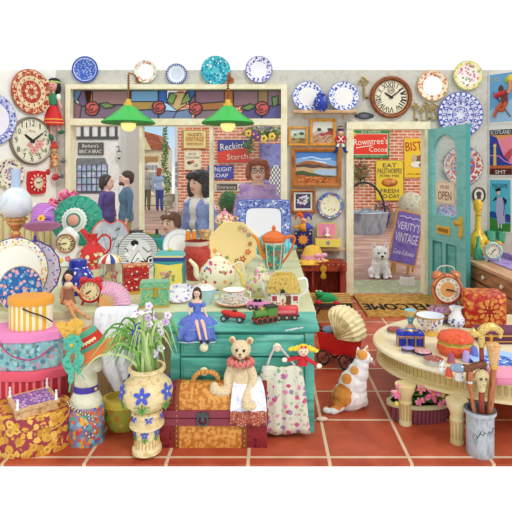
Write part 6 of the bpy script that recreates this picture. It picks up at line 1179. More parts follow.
# rag doll
o = thing('rag_doll', 'rag doll with yellow bunches and red dress hanging on the floral bag', 'doll', 303, 366, Y=2.75)
g = G(); g.ball('#f4d8bc', (0, -5, 17), (5.6, 4, 5.4)); g.build('head', o)
g = G(); g.tube(C('#cc2c38', .8), [(0, -3, 13), (-1, -3, 2)], [3.4, 5.6], 10, flat=.5); g.tube(C('#cc2c38', .8), spl([(-2, -4, 10), (-9, -4, 9), (-16, -5, 8)]), [2.2, 1.8]); g.tube(C('#cc2c38', .8), spl([(2, -4, 10), (8, -4, 6), (13, -5, 3)]), [2.2, 1.8]); g.build('dress', o)
for x, z in ((-18.5, 8), (15.5, 2)): g = G(); g.ball('#f4ead8', (x, -5, z), (3, 2, 2.4)); g.build('hand', o)
for s in (-1, 1): g = G(tr(0, -5, 0)); [g.ball('#f0d03c', (s*(6+q*2.2), (-1)**q*.6, 19.6-q*.3-(q*.5 if s > 0 else 0)), (2.6, 2, 2.8-.3*q)) for q in range(4)]; g.build('hair_bunch', o)
g = G(tr(0, -5, 0)); g.ball('#f0d03c', (0, 1, 20), (5.6, 3.8, 3.6)); g.build('fringe', o); g = G(tr(0, -9.6, 22)); g.prism('#d02838', [(-3, 1.6), (0, 0), (-3, -1.6)], 0, .8); g.prism('#d02838', [(3, 1.6), (0, 0), (3, -1.6)], 0, .8); g.build('bow', o)
for s in (-1, 1): g = G(); g.ball('#3a2c2c', (s*2, -8.9, 17.4), .6, 6); g.build('eye', o)
g = G(); g.tube('#d84a4a', [(-1.4, -8.9, 15), (0, -9.1, 14.5), (1.4, -8.9, 15)], .35, 5); g.build('mouth', o)
# trunk
o = thing('trunk', 'domed leather travelling trunk with burgundy bands and iron clasp', 'trunk', 213, 448, Y=2.645); LE = WASH(('#d8903c', '#b86a24', '#e8aa58', '#c87c30'), .22, (1, 1, 1), .5, .25, .75, 7, bump=.25); MR = WASH(('#7a2028', '#962c2e', '#5e141c'), .2, (1, 1, 1), .5, detail=6); BD = C('#8c3a48', .45)
P = [(0, 0), (0, 37)]+[(y, z) for y, z in ((.6, 48), (3, 55), (8, 60), (15, 61.5), (22, 59), (26, 50), (27, 37), (27, 0))]
def trk(g, m, x0, x1, e=0, P=P): g.rings(m, [[(x, 13.5+(y-13.5)*(1+e*.07), (z if z == 0 else z+e)) for y, z in P] for x in (x0, x1)])
g = G(); trk(g, LE, -34, 29); g.build('leather_panel', o)
for x0, x1 in ((-56, -38), (34, 54)): g = G(); trk(g, MR, x0, x1, -.2); g.build('end_panel', o)
for x0, x1 in ((-38, -34), (29, 34)): g = G(); trk(g, C('#8c4a24', .5), x0, x1, 1.2); [g.ball('#d8a860', ((x0+x1)/2, -1.6, z), .7, 6) for z in range(3, 48, 5)]; g.build('strap', o)
g = G(); g.box(BD, -57, 55, -1.8, 0, 31, 38); g.box(BD, -57, 55, -1.8, 0, 23, 30); g.box('#2c1418', -57, 55, -1, 0, 29.9, 31.1); g.build('band', o)
g = G(tr(-10, -2, 30)); IRN = C('#5a5e60', .3, .6); g.tube(IRN, [(5.4*math.cos(a), -1, 5*math.sin(a)-1) for a in [2*PI*q/16 for q in range(16)]], 1.3, 6, True); g.prism(IRN, arc(0, 2, 6.5, 5, 0, 180, 8), -1.2, 0); g.ball(IRN, (0, -1.6, 0), (2.2, 1.4, 3)); g.tube(IRN, spl([(-6, -1, 6), (-3, -1.4, 4), (0, -1, 7), (3, -1.4, 4), (6, -1, 6)]), .9, 5); g.build('clasp', o)
g = G(tr(-8, 13, 60)); 
pts = spl([(-15, 0, 0), (-12, -3, 7), (-7, -5, 12), (3, -5, 13), (10, -4, 10), (13, 0, 1)]); g.tube(WASH(('#c8843a', '#a8622a', '#e0a860'), .5, rough=.4), pts, 2.1, 8)
for q in pts[2:-2:2]: g.ball('#d89a50', q, 2.5, 8)
g.build('handle', o)
# cloth on trunk + bear
o = thing('shawl', 'white shawl with a rusty fringed border under the teddy bear on the trunk', 'cloth', 243, 448, Y=2.64)
g = G(tr(0, 1, 0)); g.norec = 1; drape(g, WASH(('#eceaf4', '#f8f8fc', '#d4d4ec'), .12, rough=.9), [clothrow(-9, 16, 24, 62, .5), clothrow(-10, 18, 12, 63.5, .6), clothrow(-11, 21, 2, 58.5, .8), clothrow(-12, 23, -2.4, 48, 1), clothrow(-13, 24, -3.5, 37, 1.2)]); solid(g.build('cloth', o), .6)
g = G(tr(0, 1, 0)); g.norec = 1; drape(g, FLO('#a8503a', ('#e8d8c0', '#7a2c28', '#d8a080'), .7, .35), [clothrow(-13, 24, -3.7, 38, 1.2), clothrow(-13, 24, -3.9, 31, 1.2, za=1), clothrow(-13, 24, -3.9, 24, 1.2, za=1.4)]); solid(g.build('fringe', o), .6)
o = thing('teddy_bear', 'old straw-coloured teddy bear with a coral ruff sitting on the trunk', 'teddy bear', 241, 391, Y=2.70, rz=-8)
TB = WASH(('#d8bf94', '#e8d4ae', '#c2a678'), .5, (1, 1, 1), .9, .3, .7, 6, bump=.5)
g = G(); g.ball(TB, (0, 2, 13), (10.5, 8, 14)); g.ball(TB, (0, 0, 42), (10.4, 8.6, 9)); g.ball(TB, (1, -7.5, 39), (5.2, 4.6, 4.4))
for s in (-1, 1): g.ball(TB, (s*9, 1, 50.5), (3.6, 2, 3.8)); g.tube(TB, spl([(s*9, 0, 25), (s*13, -2, 14), (s*(8 if s > 0 else 12), -6, 2)]), [4.4, 4.0], 10)
g.tube(TB, spl([(-6, -1, 4), (-14, -7, 2), (-23, -9, 3)]), [5.4, 4.6], 10); g.ball(TB, (-25, -9, 5), (5, 4.6, 6.5)); g.tube(TB, spl([(6, -1, 4), (8, -9, 0), (7, -13, -5)]), [5.4, 4.6], 10); g.ball(TB, (11, -15, -7), (7.5, 4.6, 4.4)); g.build('body', o, remesh=.6, smooth=2)
for s in (-1, 1): g = G(); g.ball('#17110e', (1+s*3.6, -8.6, 43.5), 1.35, 10); g.build('eye', o)
for s in (-1, 1): g = G(); g.ball('#b8845a', (s*9, -1, 50.3), (2.2, 1.4, 2.4), 10); g.build('inner_ear', o)
g = G(); g.ball('#8a4a34', (1.4, -12, 40.6), (1.7, 1, 1.2), 8); g.build('nose', o); g = G(); g.tube('#6a3a2c', [(-.6, -11.6, 37.6), (1.4, -12, 38.6), (3.4, -11.4, 37.8)], .35, 5); g.build('mouth', o)
g = G(); g.norec = 1; RU = WASH(('#d87468', '#e89488', '#c45c54'), .5)
for z0, r0, r1 in ((31.5, 7, 14), (29.5, 7, 13.4)):
    V = [[g.v((r_*math.cos(a), r_*.8*math.sin(a)-1, z0+(dz+1.7*math.sin(a*16)) if q else z0)) for q, (r_, dz) in enumerate(((r0, 0), ((r0+r1)/2, .5), (r1, -2)))] for a in [2*PI*j/96 for j in range(96)]]
    for j in range(96):
        for q in range(2): g.f([V[j][q], V[(j+1) % 96][q], V[(j+1) % 96][q+1], V[j][q+1]], g.mi(RU), True)
solid(g.build('ruff', o), .5)
# pedestal urn with spider plant
o = thing('pedestal_planter', 'tan stoneware urn on a pedestal painted with blue flowers and green leaves', 'planter', 147, 450, Y=2.585); ST = WASH(('#e0c890', '#ecd8a8', '#d0b678'), .2, rough=.35)
g = G(); g.lathe([ST]*12, [(0, 0), (14.5, 0), (14.5, 4), (12, 7), (11, 14), (12.4, 22), (13.4, 25), (17, 26), (17, 28), (13.5, 30), (12.5, 33), (15.5, 37), (15, 40), (11, 42), (0, 42)], seg=36)
for j in range(22): a = 2*PI*j/22; g.tube('#c8aa6c', [(12.2*math.cos(a), 12.2*math.sin(a), 6.5), (11.3*math.cos(a), 11.3*math.sin(a), 14)], .6, 4)
g.build('pedestal', o)
g = G(); g.lathe(ST, [(10, 42), (17, 44.5), (23.5, 51), (25.6, 60), (24, 67), (18, 72.5), (16.4, 74), (16, 79), (18.4, 81), (18.4, 84), (15.4, 84), (14.6, 76), (0, 76)], seg=40); g.build('bowl', o)
def surfmotif(g, R_, a, z, tilt, fn):
    T = g.T; g.T = T @ Matrix.Rotation(a, 4, 'Z') @ tr(0, -R_, z) @ rot('X', tilt); fn(g); g.T = T
def blueflower(g, s=1):
    for q in range(5): A = PI/2+2*PI*q/5; g.T, T = g.T @ tr(3.1*s*math.cos(A), 0, 3.1*s*math.sin(A)) @ rot('Y', -math.degrees(A)), g.T; g.ball('#4a5ac4', (0, 0, 0), (2.7*s, .5, 1.5*s), 8); g.T = T
    g.ball('#c8c0a0', (0, -.3, 0), (.9*s, .5, .9*s), 6)
def leafy(g, s=1):
    g.tube('#4f9440', [(0, 0, 0), (0, .6, -11*s)], .5, 4)
    for q in (-1, 1): g.tube('#4f9440', spl([(0, 0, -8*s), (q*3*s, -.3, -3*s), (q*7*s, .6, -3.4*s)]), [.9*s, .3], 5, flat=.5); g.tube('#5fa44c', spl([(0, 0, -9*s), (q*4*s, .2, -6*s), (q*7*s, .9, -7*s)]), [.8*s, .3], 5, flat=.5)
for j in range(6): 
    a = 2*PI*j/6+.05; g = G(); surfmotif(g, 25.2, a, 64, -14, lambda g: blueflower(g, 1.5)); surfmotif(g, 25.6, a, 57, 10, lambda g: leafy(g, 1.15)); g.build('painted_flower', o)
for j in range(6):
    a = 2*PI*j/6+.05; g = G(); surfmotif(g, 12.8, a, 21, 4, lambda g: blueflower(g, .75)); surfmotif(g, 12.4, a, 18, 0, lambda g: leafy(g, .5)); surfmotif(g, 15.4, a+.3, 37, -20, lambda g: blueflower(g, .75)); g.build('painted_flower', o)
o = thing('spider_plant', 'spider plant with long arching striped leaves and pale orchid sprays in the urn', 'plant', 147, 371, Y=2.585)
rn = random.Random(20)
LF = [C('#c8d898'), C('#5f9a3e'), C('#84b858'), C('#a8cc78')]
for j in range(98):
    a = rn.uniform(0, 2*PI); L_ = rn.uniform(22, 66); hgt = rn.uniform(24, 60); sp_ = rn.uniform(.25, 1)*L_; b = (rn.uniform(-6, 6), rn.uniform(-6, 6), 0)
    if math.cos(a) > .2: sp_ *= .55
    if j < 14: a = PI+rn.uniform(-.5, .5); sp_ = rn.uniform(24, 42)
    ex, ey = math.cos(a)*sp_, math.sin(a)*sp_*.5-4
    drop = rn.uniform(-12, 12) if sp_ > 16 else 0
    P_ = spl([b, (b[0]+ex*.3, b[1]+ey*.3, hgt*.75), (b[0]+ex*.75, b[1]+ey*.75, hgt*.95), (b[0]+ex*1.15, b[1]+ey, hgt*.6-abs(drop))], 5)
    g = G(); n = len(P_); g.tube(rn.choice(LF), P_, [1.5*(1-(q/(n-1))**2)+.2 for q in range(n)], 5, flat=.3); g.build('leaf', o)
for x0, x1, zt in ((4, 6, 64), (9, 20, 58), (-2, -10, 44)):
    g = G(); P_ = spl([(x0, 2, 0), (x0+1, 1, zt*.6), (x1, -2, zt)]); g.tube('#7aa04a', P_, .7, 5); g.build('flower_stem', o)
    for j in range(7): 
        p_ = P_[-1-j] if j < len(P_) else P_[-1]; g = G(tr(p_[0]+rn.uniform(-5, 5), p_[1]-4, p_[2]+rn.uniform(-3, 3)-j*2)); cc = ('#e9dff0', '#d4b8dc', '#f4eef8')[j % 3] if x1 > -5 else '#4a52b4'
        if x1 < 0 and j > 2: g.bm.free(); continue
        for q in range(5): A = 2*PI*q/5; g.ball(cc, (2.3*math.cos(A), 0, 2.3*math.sin(A)), (1.9, .7, 1.9), 8)
        g.ball('#c88ab8', (0, -.6, 0), .9, 6); g.build('blossom', o)
g = G(); g.lathe('#5a4632', [(14, -2), (0, 1)]); g.build('soil', o)
# green pot behind the bust
o = thing('flower_pot', 'squat lime green pot with orange leaf pattern and yellow rim on the floor', 'planter', 122, 428, h=0); GPT = FLO('#b4bc4a', ('#e08a3a', '#8a9a34', '#d8c860'), .09, .36)
g = G(); g.lathe([GPT, GPT, GPT, C('#ecd85a', .4), C('#e4cc4e', .4), '#c8b04a', '#c8b04a'], [(0, 0), (13, 0), (19, 12), (19.4, 24), (20.6, 26), (19.6, 31), (16, 32), (15, 26), (0, 24)], seg=36, sy=.75); g.build('pot', o)
# mannequin bust on collage plinth with straw hat
o = thing('hat_form', 'collaged fabric cylinder holding a cream mannequin neck with violet choker', 'mannequin', 86, 445, Y=2.72); CLG = FLO('#7a8ab0', ('#e07a3a', '#5aa890', '#d84a4a', '#e8b040', '#5a6ab0', '#8ab8c8', '#c86a5a'), .16, .6, centre=None)
g = G(); g.lathe(CLG, [(0, 0), (18, 0), (18.4, 2), (17.6, 21), (18.4, 22), (17.8, 23), (18.2, 39), (16, 42), (0, 42)], seg=32, sy=.8); g.build('plinth', o)
NK = WASH(('#dcd9bc', '#e8e6cc', '#cfccaa'), .08, rough=.4)
g = G(); g.lathe(NK, [(16.5, 40), (16, 46), (12, 54), (11, 66), (11, 76)], sy=.8, seg=28); g.ball(NK, (3, -1, 88), (13, 11, 17)); g.ball(NK, (13, -2, 82), (5, 6, 8)); g.build('head', o, remesh=.9, smooth=4)
g = G(); g.lathe(C('#4a3aa0', .4), [(12, 55), (12.2, 58), (11.9, 61), (11.2, 60)], sy=.86, seg=28); g.ball('#e8c84a', (11, -4, 58), 1.8, 8); g.build('choker', o)
g = G()
for q in range(54):
    t = q/53; a = PI*(1+2*t); x = 2+15*math.cos(a)*(1 if math.sin(a) < 0 else .7); y = -8+7*math.sin(a)*.9; z = 44-9*abs(math.sin(PI*t)); g.ball('#f0ead8' if q % 2 else '#3c3a3a', (x, -13.2-(1-abs(x-2)/18)*3, 50-15*math.sin(PI*t)), .75, 6)
for q in range(18): a = 2*PI*q/18; g.ball('#f0ead8' if q % 2 else '#4a7a6a', (10+5*math.cos(a), -16.5, 26+9*math.sin(a)), .8, 6)
g.build('bead_necklace', o)
o = thing('straw_hat', 'terracotta and green straw hat with leafy band, teal ribbon and yellow plume', 'hat', 95, 351, Y=2.68, rx=4, ry=-27)
TC_ = STR('#d8703c', '#e88a50', 1.6, 2, .5, rough=.8); HG = STR('#3fa080', '#6ab89a', 1.5, 2, .5, rough=.8)
g = G(); g.lathe([HG, TC_, TC_, TC_, HG, C('#cc3a2c', .8), C('#cc3a2c', .8), HG, HG, TC_], [(29, -3), (29.5, -2), (26, 0), (20, 3), (14.5, 5.5), (14, 9), (13, 14), (12.4, 18.5), (11.6, 22), (9, 24), (0, 24.6)], (0, 0, 0), seg=40, sy=.78, wob=.025, nw=3)
g.lathe(C('#c88a5a', .8), [(28.5, -3.4), (14, 3.6), (0, 6)], seg=40, sy=.78); g.build('crown_and_brim', o)
for j in range(9): a = -2.6+j*.28; g = G(); g.T = Matrix.Rotation(a+PI/2, 4, 'Z') @ tr(0, -11.6, 13.6) @ rot('X', -8); [g.ball('#f0e0b0', (q*1.1, 0, abs(q)*.6-.8), (.9, .3, 1.9-.3*abs(q)), 6, T=rot('Y', q*26)) for q in (-1, 0, 1)]; g.build('band_leaf', o)
o = thing('ribbon_bow', 'teal ribbon rosette and hanging tails pinned to the straw hat', 'ribbon', 72, 392, Y=2.56); TR = WASH(('#3fa88c', '#62c0a4', '#2c8c72'), .25, rough=.5)
g = G(tr(1, 1, 48)); g.lathe(TR, [(9, 0), (9.6, 1), (6, 2), (0, 3)], seg=28, ax='y', wob=.08, nw=7); g.lathe(TR, [(5, 2.5), (5.6, 3.4), (2, 4.4), (0, 4.4)], seg=20, ax='y', wob=.1, nw=5); g.ball('#e0b84a', (0, -5, 0), 2, 8); g.build('rosette', o)
for P_, w in ((((-2, 1, 42), (-5, -1, 30), (-1, 0, 18), (-3, 0, 0)), 5.5), (((4, 1, 42), (8, -1, 34), (5, 0, 24), (13, 0, 12)), 6)):
    g = G(); g.tube(TR, spl(P_), [w*.4, w*.8, w*.8, w*.5, .6], 8, flat=.2); g.build('ribbon_tail', o)
o = thing('plume', 'mustard yellow feathered plume standing behind the teal rosette', 'plume', 73, 350, Y=2.58, ry=-6)
for j in range(9): a = (j-4)*6; g = G(rot('Y', a)); g.tube(WASH(('#e0a83c', '#efc05a', '#c88a28'), .3), [(0, 0, -4), (0, 0, 14), (0, -1, 30+2*math.cos(j))], [.8, 1.8, 2.9, 2.0], 6, flat=.4); g.build('feather', o)
# hat boxes
def polyr(n, rx, ry, a0, z, e=1): return [(rx*e*math.cos(a0+2*PI*q/n), ry*e*math.sin(a0+2*PI*q/n), z) for q in range(n)]
def hatbox(label, px, py, Y, n, rx, ry, h1, h2, m, lm, a0=0, h=None, cord=None, ex=1.06):
    o = thing('hat_box', label, 'box', px, py, Y=Y) if h is None else thing('hat_box', label, 'box', px, py, h=h)
    sm = n > 12; g = G(); g.rings(m, [polyr(n, rx, ry, a0, 0), polyr(n, rx, ry, a0, h1)], sm=sm); g.build('box', o); g = G(); g.rings(lm, [polyr(n, rx, ry, a0, h1-1, ex), polyr(n, rx, ry, a0, h1+h2-1, ex), polyr(n, rx, ry, a0, h1+h2, ex*.97)], sm=sm); g.build('lid', o)
    if cord: g = G(); g.tube(cord[0], spl(cord[1]), .8, 6); g.build('cord', o)
    return o
KB = 2.93; a6 = PI/6
RST = STR('#b8303c', '#e04a5c', 6.5, 0, .5, c3='#f08a8c')
z0 = 0; o1 = hatbox('red striped hexagonal hat box with a coral lid, bottom of the stack', 27, HY+EYE*F/KB, KB, 8, 43, 24, 50, 8, RST, C('#e85c70', .45), a0=PI/8)
zz = (58+.2)*KB/F; o2 = hatbox('hexagonal hat box in turquoise paisley with a pink lid, middle of the stack', 24, 172+(EYE-zz)*F/KB, KB, 8, 40, 22, 28, 8, FLO('#86c0c4', ('#5a8aa0', '#c8a0b0', '#a8d8d4', '#7a9a8a'), .12, .45, leaf='#a0ccd0'), C('#eb8cc0', .45), a0=PI/8, cord=('#b04a7a', [(-15, -22, 30), (0, -24, 16), (20, -23, 12), (36, -15, 22)]))
zz += (36+.2)*KB/F; o3 = hatbox('small round yellow and white striped hat box topping the stack', 31, 172+(EYE-zz)*F/KB, KB, 40, 21, 15, 25, 6, STR('#f0bc3c', '#f8f0d0', 5.4, 0, .52), C('#eba23a', .45), cord=('#4a3a34', [(-1, -15, 22), (8, -17, 19), (14, -14, 16), (20, -11, 12), (26, -10, 8)]))
BRC = FLO('#a03a44', ('#dca63c', '#e8bc5a', '#c88c2c', '#d8a040', '#a03a44'), .1, .62, centre='#b8843a', rough=.5)
o = hatbox('large round burgundy and gold brocade hat box at the lower left corner', 30, 172+EYE*F/2.69, 2.69, 44, 40, 27, 28, 11, BRC, BRC, cord=('#c89048', [(30, -20, 24), (38, -17, 28), (42, -8, 35), (37, 0, 42), (26, 4, 43)]), ex=1.05)
o = thing('keepsake_box', 'square casket with a violet cushion lid and four white finials on the brocade box', 'box', 33, 172+(EYE-39.3*2.69/F)*F/2.69+3.5, Y=2.66, rz=38)
WDb = WASH(('#c89a68', '#dab484', '#b08050'), .2); g = G(); g.rings(WDb, [[(-19, -19, 0), (19, -19, 0), (19, 19, 0), (-19, 19, 0)], [(-18, -18, 7), (18, -18, 7), (18, 18, 7), (-18, 18, 7)]]); g.build('box', o)
g = G(); g.rings([WDb, WDb, FLO('#8a62a8', ('#d8a8c8', '#6a4a94', '#c89ab0'), .2, .45), FLO('#8a62a8', ('#d8a8c8', '#6a4a94', '#c89ab0'), .2, .45)], [[(s_*x, y*s_, z) for x, y in ((-1, -1), (1, -1), (1, 1), (-1, 1))] for s_, z in ((20, 7), (20.4, 9.5), (16.5, 9.8), (9, 11), (2, 11.4))]); g.build('lid', o)
for x in (-17.5, 17.5):
    for y in (-17.5, 17.5): g = G(); g.lathe('#f4f0f4', [(2, 0), (1, 1.6), (1.4, 5), (.8, 8), (1.2, 9.4), (0, 10)], (x, y, 9.5), 12); g.build('finial', o)
# ================================================================ FLOOR, RIGHT OF THE COUNTER
o = thing('wooden_chest', 'upright red-brown open box chest with brass hasp by the doorway wall', 'chest', 322, 302.5, Y=5.60); RW = WASH(('#8c2e22', '#a5402c', '#6e2018'), .2, (1, 1, .4), .4)
g = G(); g.box(RW, -22, 22, 8, 11, 0, 40); g.box(RW, -22, -17, -10, 8, 0, 40); g.box(RW, 17, 22, -10, 8, 0, 40); g.box(RW, -22, 22, -10, 11, 38, 42); g.box(RW, -22, 22, -10, 11, 0, 3); g.box(RW, -11, -9, -11, -9, 3, 33); g.build('carcass', o)
g = G(); g.box(RW, -23, 23, -12, -9.5, 33.5, 42); [g.ball('#c89a4a', (x, -12.2, 40), .8, 6) for x in range(-20, 21, 5)]; g.build('lid_rail', o)
g = G(tr(0, -12.4, 32)); BG = C('#d8a83a', .3, .4); g.lathe(BG, [(3.4, 0), (3, 1), (0, 1.3)], (0, 0, 4), 18, ax='y'); g.lathe(BG, [(3, 0), (2.6, 1), (0, 1.3)], (0, 0, -3), 18, ax='y'); g.box(BG, -1.6, 1.6, -1, 0, -3, 4); g.build('hasp', o)
o = thing('hat', 'yellow straw bonnet with pink ribbon bow lying on the red chest', 'hat', 312, 263.5, Y=5.58, rz=10)
g = G(); g.lathe(WASH(('#e8b83c', '#f2cc5a', '#d89c28'), .3, rough=.7), [(19, 0), (20, 1), (16, 3), (10.5, 5), (10, 11), (7, 17), (0, 19)], seg=32, sy=.6, wob=.05, nw=3); g.build('straw', o); g = G(); g.lathe(C('#f0a8b8', .6), [(11.2, 5), (11, 9), (10.2, 9)], sy=.62, seg=28); g.build('ribbon', o)
g = G(tr(7, -7.6, 8)); 
for s in (-1, 1): g.ball('#f4b4c4', (s*3.4, 0, 1.4), (3.4, 1.2, 2.2), 10); g.tube('#f4b4c4', [(0, 0, 0), (s*3, -.5, -4)], [.8, 1.6], 6, flat=.4)
g.ball('#e890a8', (0, -.6, 0), 1.4, 8); g.build('bow', o)
o = thing('wicker_basket', 'open wicker picnic hamper on the tiles behind the teal chest', 'basket', 326, 319, h=0); WK = BRICK('#d8b068', '#c0924c', '#8a6430', 3, 1.3, .25, rough=.8); WK2 = BRICK('#c8a464', '#b08848', '#785428', 3, 1.3, .25, plane='xy', rough=.8)
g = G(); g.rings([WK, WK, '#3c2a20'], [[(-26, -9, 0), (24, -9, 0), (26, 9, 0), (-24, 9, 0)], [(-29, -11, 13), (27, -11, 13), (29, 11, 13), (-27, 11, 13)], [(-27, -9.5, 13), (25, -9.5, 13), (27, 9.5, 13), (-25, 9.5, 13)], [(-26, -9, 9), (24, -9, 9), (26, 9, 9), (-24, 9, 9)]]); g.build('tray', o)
g = G(tr(0, 10, 13) @ rot('X', -70)); g.box(WK, -27, 28, 0, 2, 0, 19); g.build('lid', o)
g = G(); g.tube('#6a2c40', [(-27, -11.4, 13.4), (27, -11.4, 13.4)], .9, 5); g.tube('#3a2a22', spl([(-10, -12, 9), (-6, -13, 15), (0, -13, 17), (7, -13, 15), (10, -12, 9)]), 1, 6); g.tube('#8a3a4a', [(-18, -12, 2), (-17, -12, 12), (-12, -12, 12)], .8, 5); g.build('leather_trim', o)
o = thing('soft_toy', 'green and red soft toy frog on the lid of the wicker hamper', 'toy', 326, 304, Y=5.12); g = G(); FG = C('#2f9a5e', .7); g.ball(FG, (0, 0, 6), (10, 5, 5.6)); g.ball(FG, (-7, -2, 11), (4.6, 4, 3.4)); g.tube(FG, [(8, 0, 5), (13, -2, 1)], [3, 2]); g.build('body', o, remesh=.5)
for x, z in ((-8, 2.6), (10, 1.6)): g = G(); g.ball('#c8283a', (x, -4, z), (3.6, 2.4, 2.8)); g.build('patch', o)
for s in (-1, 1): g = G(); g.ball('#f0e8c0', (-8+s*2, -4.6, 14), 1, 6); g.build('eye', o)
# doll's pram
o = thing('dolls_pram', "red doll's pram with pleated cream hood and spoked wheels on the tiles", 'pram', 343, 372, h=0, rz=-34, off=(0, .16, 0)); RDp = C('#d8262a', .25)
g = G(); B0 = [(-21, -12), (21, -12), (21, 12), (-21, 12)]
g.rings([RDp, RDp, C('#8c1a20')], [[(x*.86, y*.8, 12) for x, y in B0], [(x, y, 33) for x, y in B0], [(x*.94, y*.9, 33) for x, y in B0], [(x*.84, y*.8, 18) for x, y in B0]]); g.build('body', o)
g = G(); HD = WASH(('#e4d6a0', '#efe4ba', '#cdbb80'), .18, rough=.7)
def hoodrow(a, R_=23, W_=14): 
    c_, s_2 = math.cos(a), math.sin(a); return [(2+c_*R_*q1_, y, 30+s_2*R_*1.2*q1_) for y, q1_ in ((-W_, .06), (-W_-1.2, .55), (-W_*1.05, .92), (-W_*.75, 1.06), (0, 1.12), (W_*.75, 1.06), (W_*1.05, .92), (W_+1.2, .55), (W_, .06))]
g.norec = 1; N_ = 10; rows = []
for q in range(N_*2+1): a = math.radians(2+112*q/(N_*2)); rows.append(hoodrow(a, 23 if q % 2 == 0 else 21.8, 14 if q % 2 == 0 else 13.2))
g.rings(HD, rows, cap=False, sm=True, close=False); solid(g.build('hood', o), .8)
g = G(); g.ball('#8fb4e0', (-12, 0, 33), (8, 8, 4)); g.build('blanket', o)
g = G(); g.tube('#3a3236', spl([(-18, 0, 30), (-27, 0, 38), (-33, 0, 43)]), 1, 6); g.tube('#3a3236', [(-33, -7, 43), (-33, 7, 43)], 1.1, 6); g.build('push_handle', o); g = G()
for x in (-13, 12): g.tube('#3a3236', [(x, -12, 7), (x, 12, 7)], .8, 6); g.tube(RDp, [(x, -7, 7), (x*.8, -7, 14)], 1, 6); g.tube(RDp, [(x, 7, 7), (x*.8, 7, 14)], 1, 6)
g.build('chassis', o)
for x in (-13, 12):
    for y in (-12.6, 12.6):
        g = G(tr(x, y, 7.6)); g.tube('#2e2a2c', [(7*math.cos(a), 0, 7*math.sin(a)) for a in [2*PI*q/20 for q in range(20)]], .95, 6, True)
        for q in range(6): a = PI*q/6; g.tube('#5a4a48', [(6.6*math.cos(a), 0, 6.6*math.sin(a)), (-6.6*math.cos(a), 0, -6.6*math.sin(a))], .35, 4)
        g.ball('#8a3038', (0, 0, 0), (1.7, 1.2, 1.7), 8); g.build('wheel', o)
# cat
o = thing('cat', 'ginger and white cat sitting with its back turned, looking at the table', 'cat', 352, 413, h=0, off=(0, .05, 0)); s_ = 1
CTM = BLOT('#f4f0ee', ((-11, -8, 17, 11, '#d88a3c'), (-5, -6, 33, 5.4, '#d88a3c'), (3, -5, 41, 4.5, '#dd9448'), (-16, -5, 7, 8, '#c97a34'), (11, -3, 56.5, 5.5, '#dd9448'), (19, 4, 58, 4, '#d88a3c'), (-26, 0, 2, 9, '#d0803a')), .8, .25, .2, '#dfd8d8')
g = G(); g.ball(CTM, (-1, 1, 13), (18.5, 14, 15)); g.ball(CTM, (2, 0, 25), (15, 11, 16)); g.ball(CTM, (7, 0, 36), (11.5, 9, 12)); g.ball(CTM, (10, 0, 44), (8.6, 7.4, 9)); g.ball(CTM, (13, 1, 52), (8, 7.4, 7.2)); g.ball(CTM, (19, 3, 49), (4.4, 4, 3.4))
g.ball(CTM, (12, 6, 6), (7, 10, 6)); g.ball(CTM, (-12, -1, 7), (8, 10, 7)); g.tube(CTM, spl([(9, 6, 26), (13, 10, 12), (13, 12, 2)]), [4.6, 3], 8); g.tube(CTM, spl([(3, 6, 26), (5, 12, 12), (6, 13, 2)]), [4.6, 3], 8); g.ball(CTM, (13, 14, 1.8), (3, 4, 1.8)); g.tube(CTM, spl([(-10, -6, 5), (-20, -10, 3), (-27, -8, 2.8), (-24, -1, 2.6)]), [4.2, 3, 1.8], 8)
for x, y, t_ in ((8.4, -1, -12), (16, 3.6, 14)): T = g.T; g.T = tr(x, y, 57) @ rot('Y', t_); g.lathe(CTM, [(3.4, 0), (2.2, 3.6), (.2, 7.6)], seg=8, sy=.55); g.T = T
g.build('body', o, remesh=.7, smooth=2)
g = G(); g.ball('#5a6a3a', (19.4, .2, 53), (1, 1.1, 1.1), 8); g.build('eye', o); g = G(); g.ball('#e0a0a0', (23, 4, 50), (.8, .9, .7), 6); g.build('nose', o)
g = G(); 
for j in range(3): g.tube('#f4f0ea', [(21, 1, 49-j*.6), (24, -5, 50-j*2)], .16, 3)
g.build('whisker', o)
o = thing('toy_mouse', 'small pale cat toy lying on the tiles by the tail tip', 'toy', 322, 421, h=0); g = G(); g.ball('#e8c8b4', (0, 0, 2), (6, 3, 2)); g.tube('#d8a88a', spl([(5, 0, 1), (9, -1, 1), (12, 0, 1)]), .5); g.build('body', o)
# ================================================================ DRESSER AGAINST THE RIGHT WALL
OK_ = WASH(('#b07a52', '#c08c62', '#94633e', '#a8744c'), 5, (3.5, .4, 3.5), .5, .3, .7, 5); HD_ = EYE-.95
DX, DY0, DY1 = 2.17, 4.2, 5.86
o = bpy.data.objects.new('dresser', None); COL.objects.link(o); o.location = (DX, (DY0+DY1)/2, 0); tag(o, 'brown wooden dresser with white knobs against the right wall behind the round table', 'dresser')
hl = (DY1-DY0)/2; g = G(); g.box(OK_, 0, .42, -hl, hl, 0, HD_-.03); g.build('carcass', o)
OKT = WASH(('#c89a72', '#d8ae88', '#b8875e'), 5, (3, .4, 1), .45); g = G(); g.box(OKT, -.03, .44, -hl-.02, hl, HD_-.03, HD_); g.build('top', o)
for z0, z1 in ((.33, .47), (.18, .31), (.03, .16)):
    g = G(); g.box('#5a3a24', -.004, .002, -hl+.03, hl-.03, z0-.008, z1+.008); g.box(OK_, -.014, .01, -hl+.04, hl-.04, z0, z1); q = g.build('drawer', o)
    for yy in (-.42, -.02, .38): g = G(rot('Z', -90)); g.lathe(C('#f4eee0', .2), [(.007, 0), (.008, .012), (.02, .02), (.02, .032), (0, .038)], (-yy, -.014, (z0+z1)/2), 16, ax='y'); g.build('knob', q)
def dc(name, label, cat, px, py, **k): return thing(name, label, cat, px, py, h=HD_, **k)
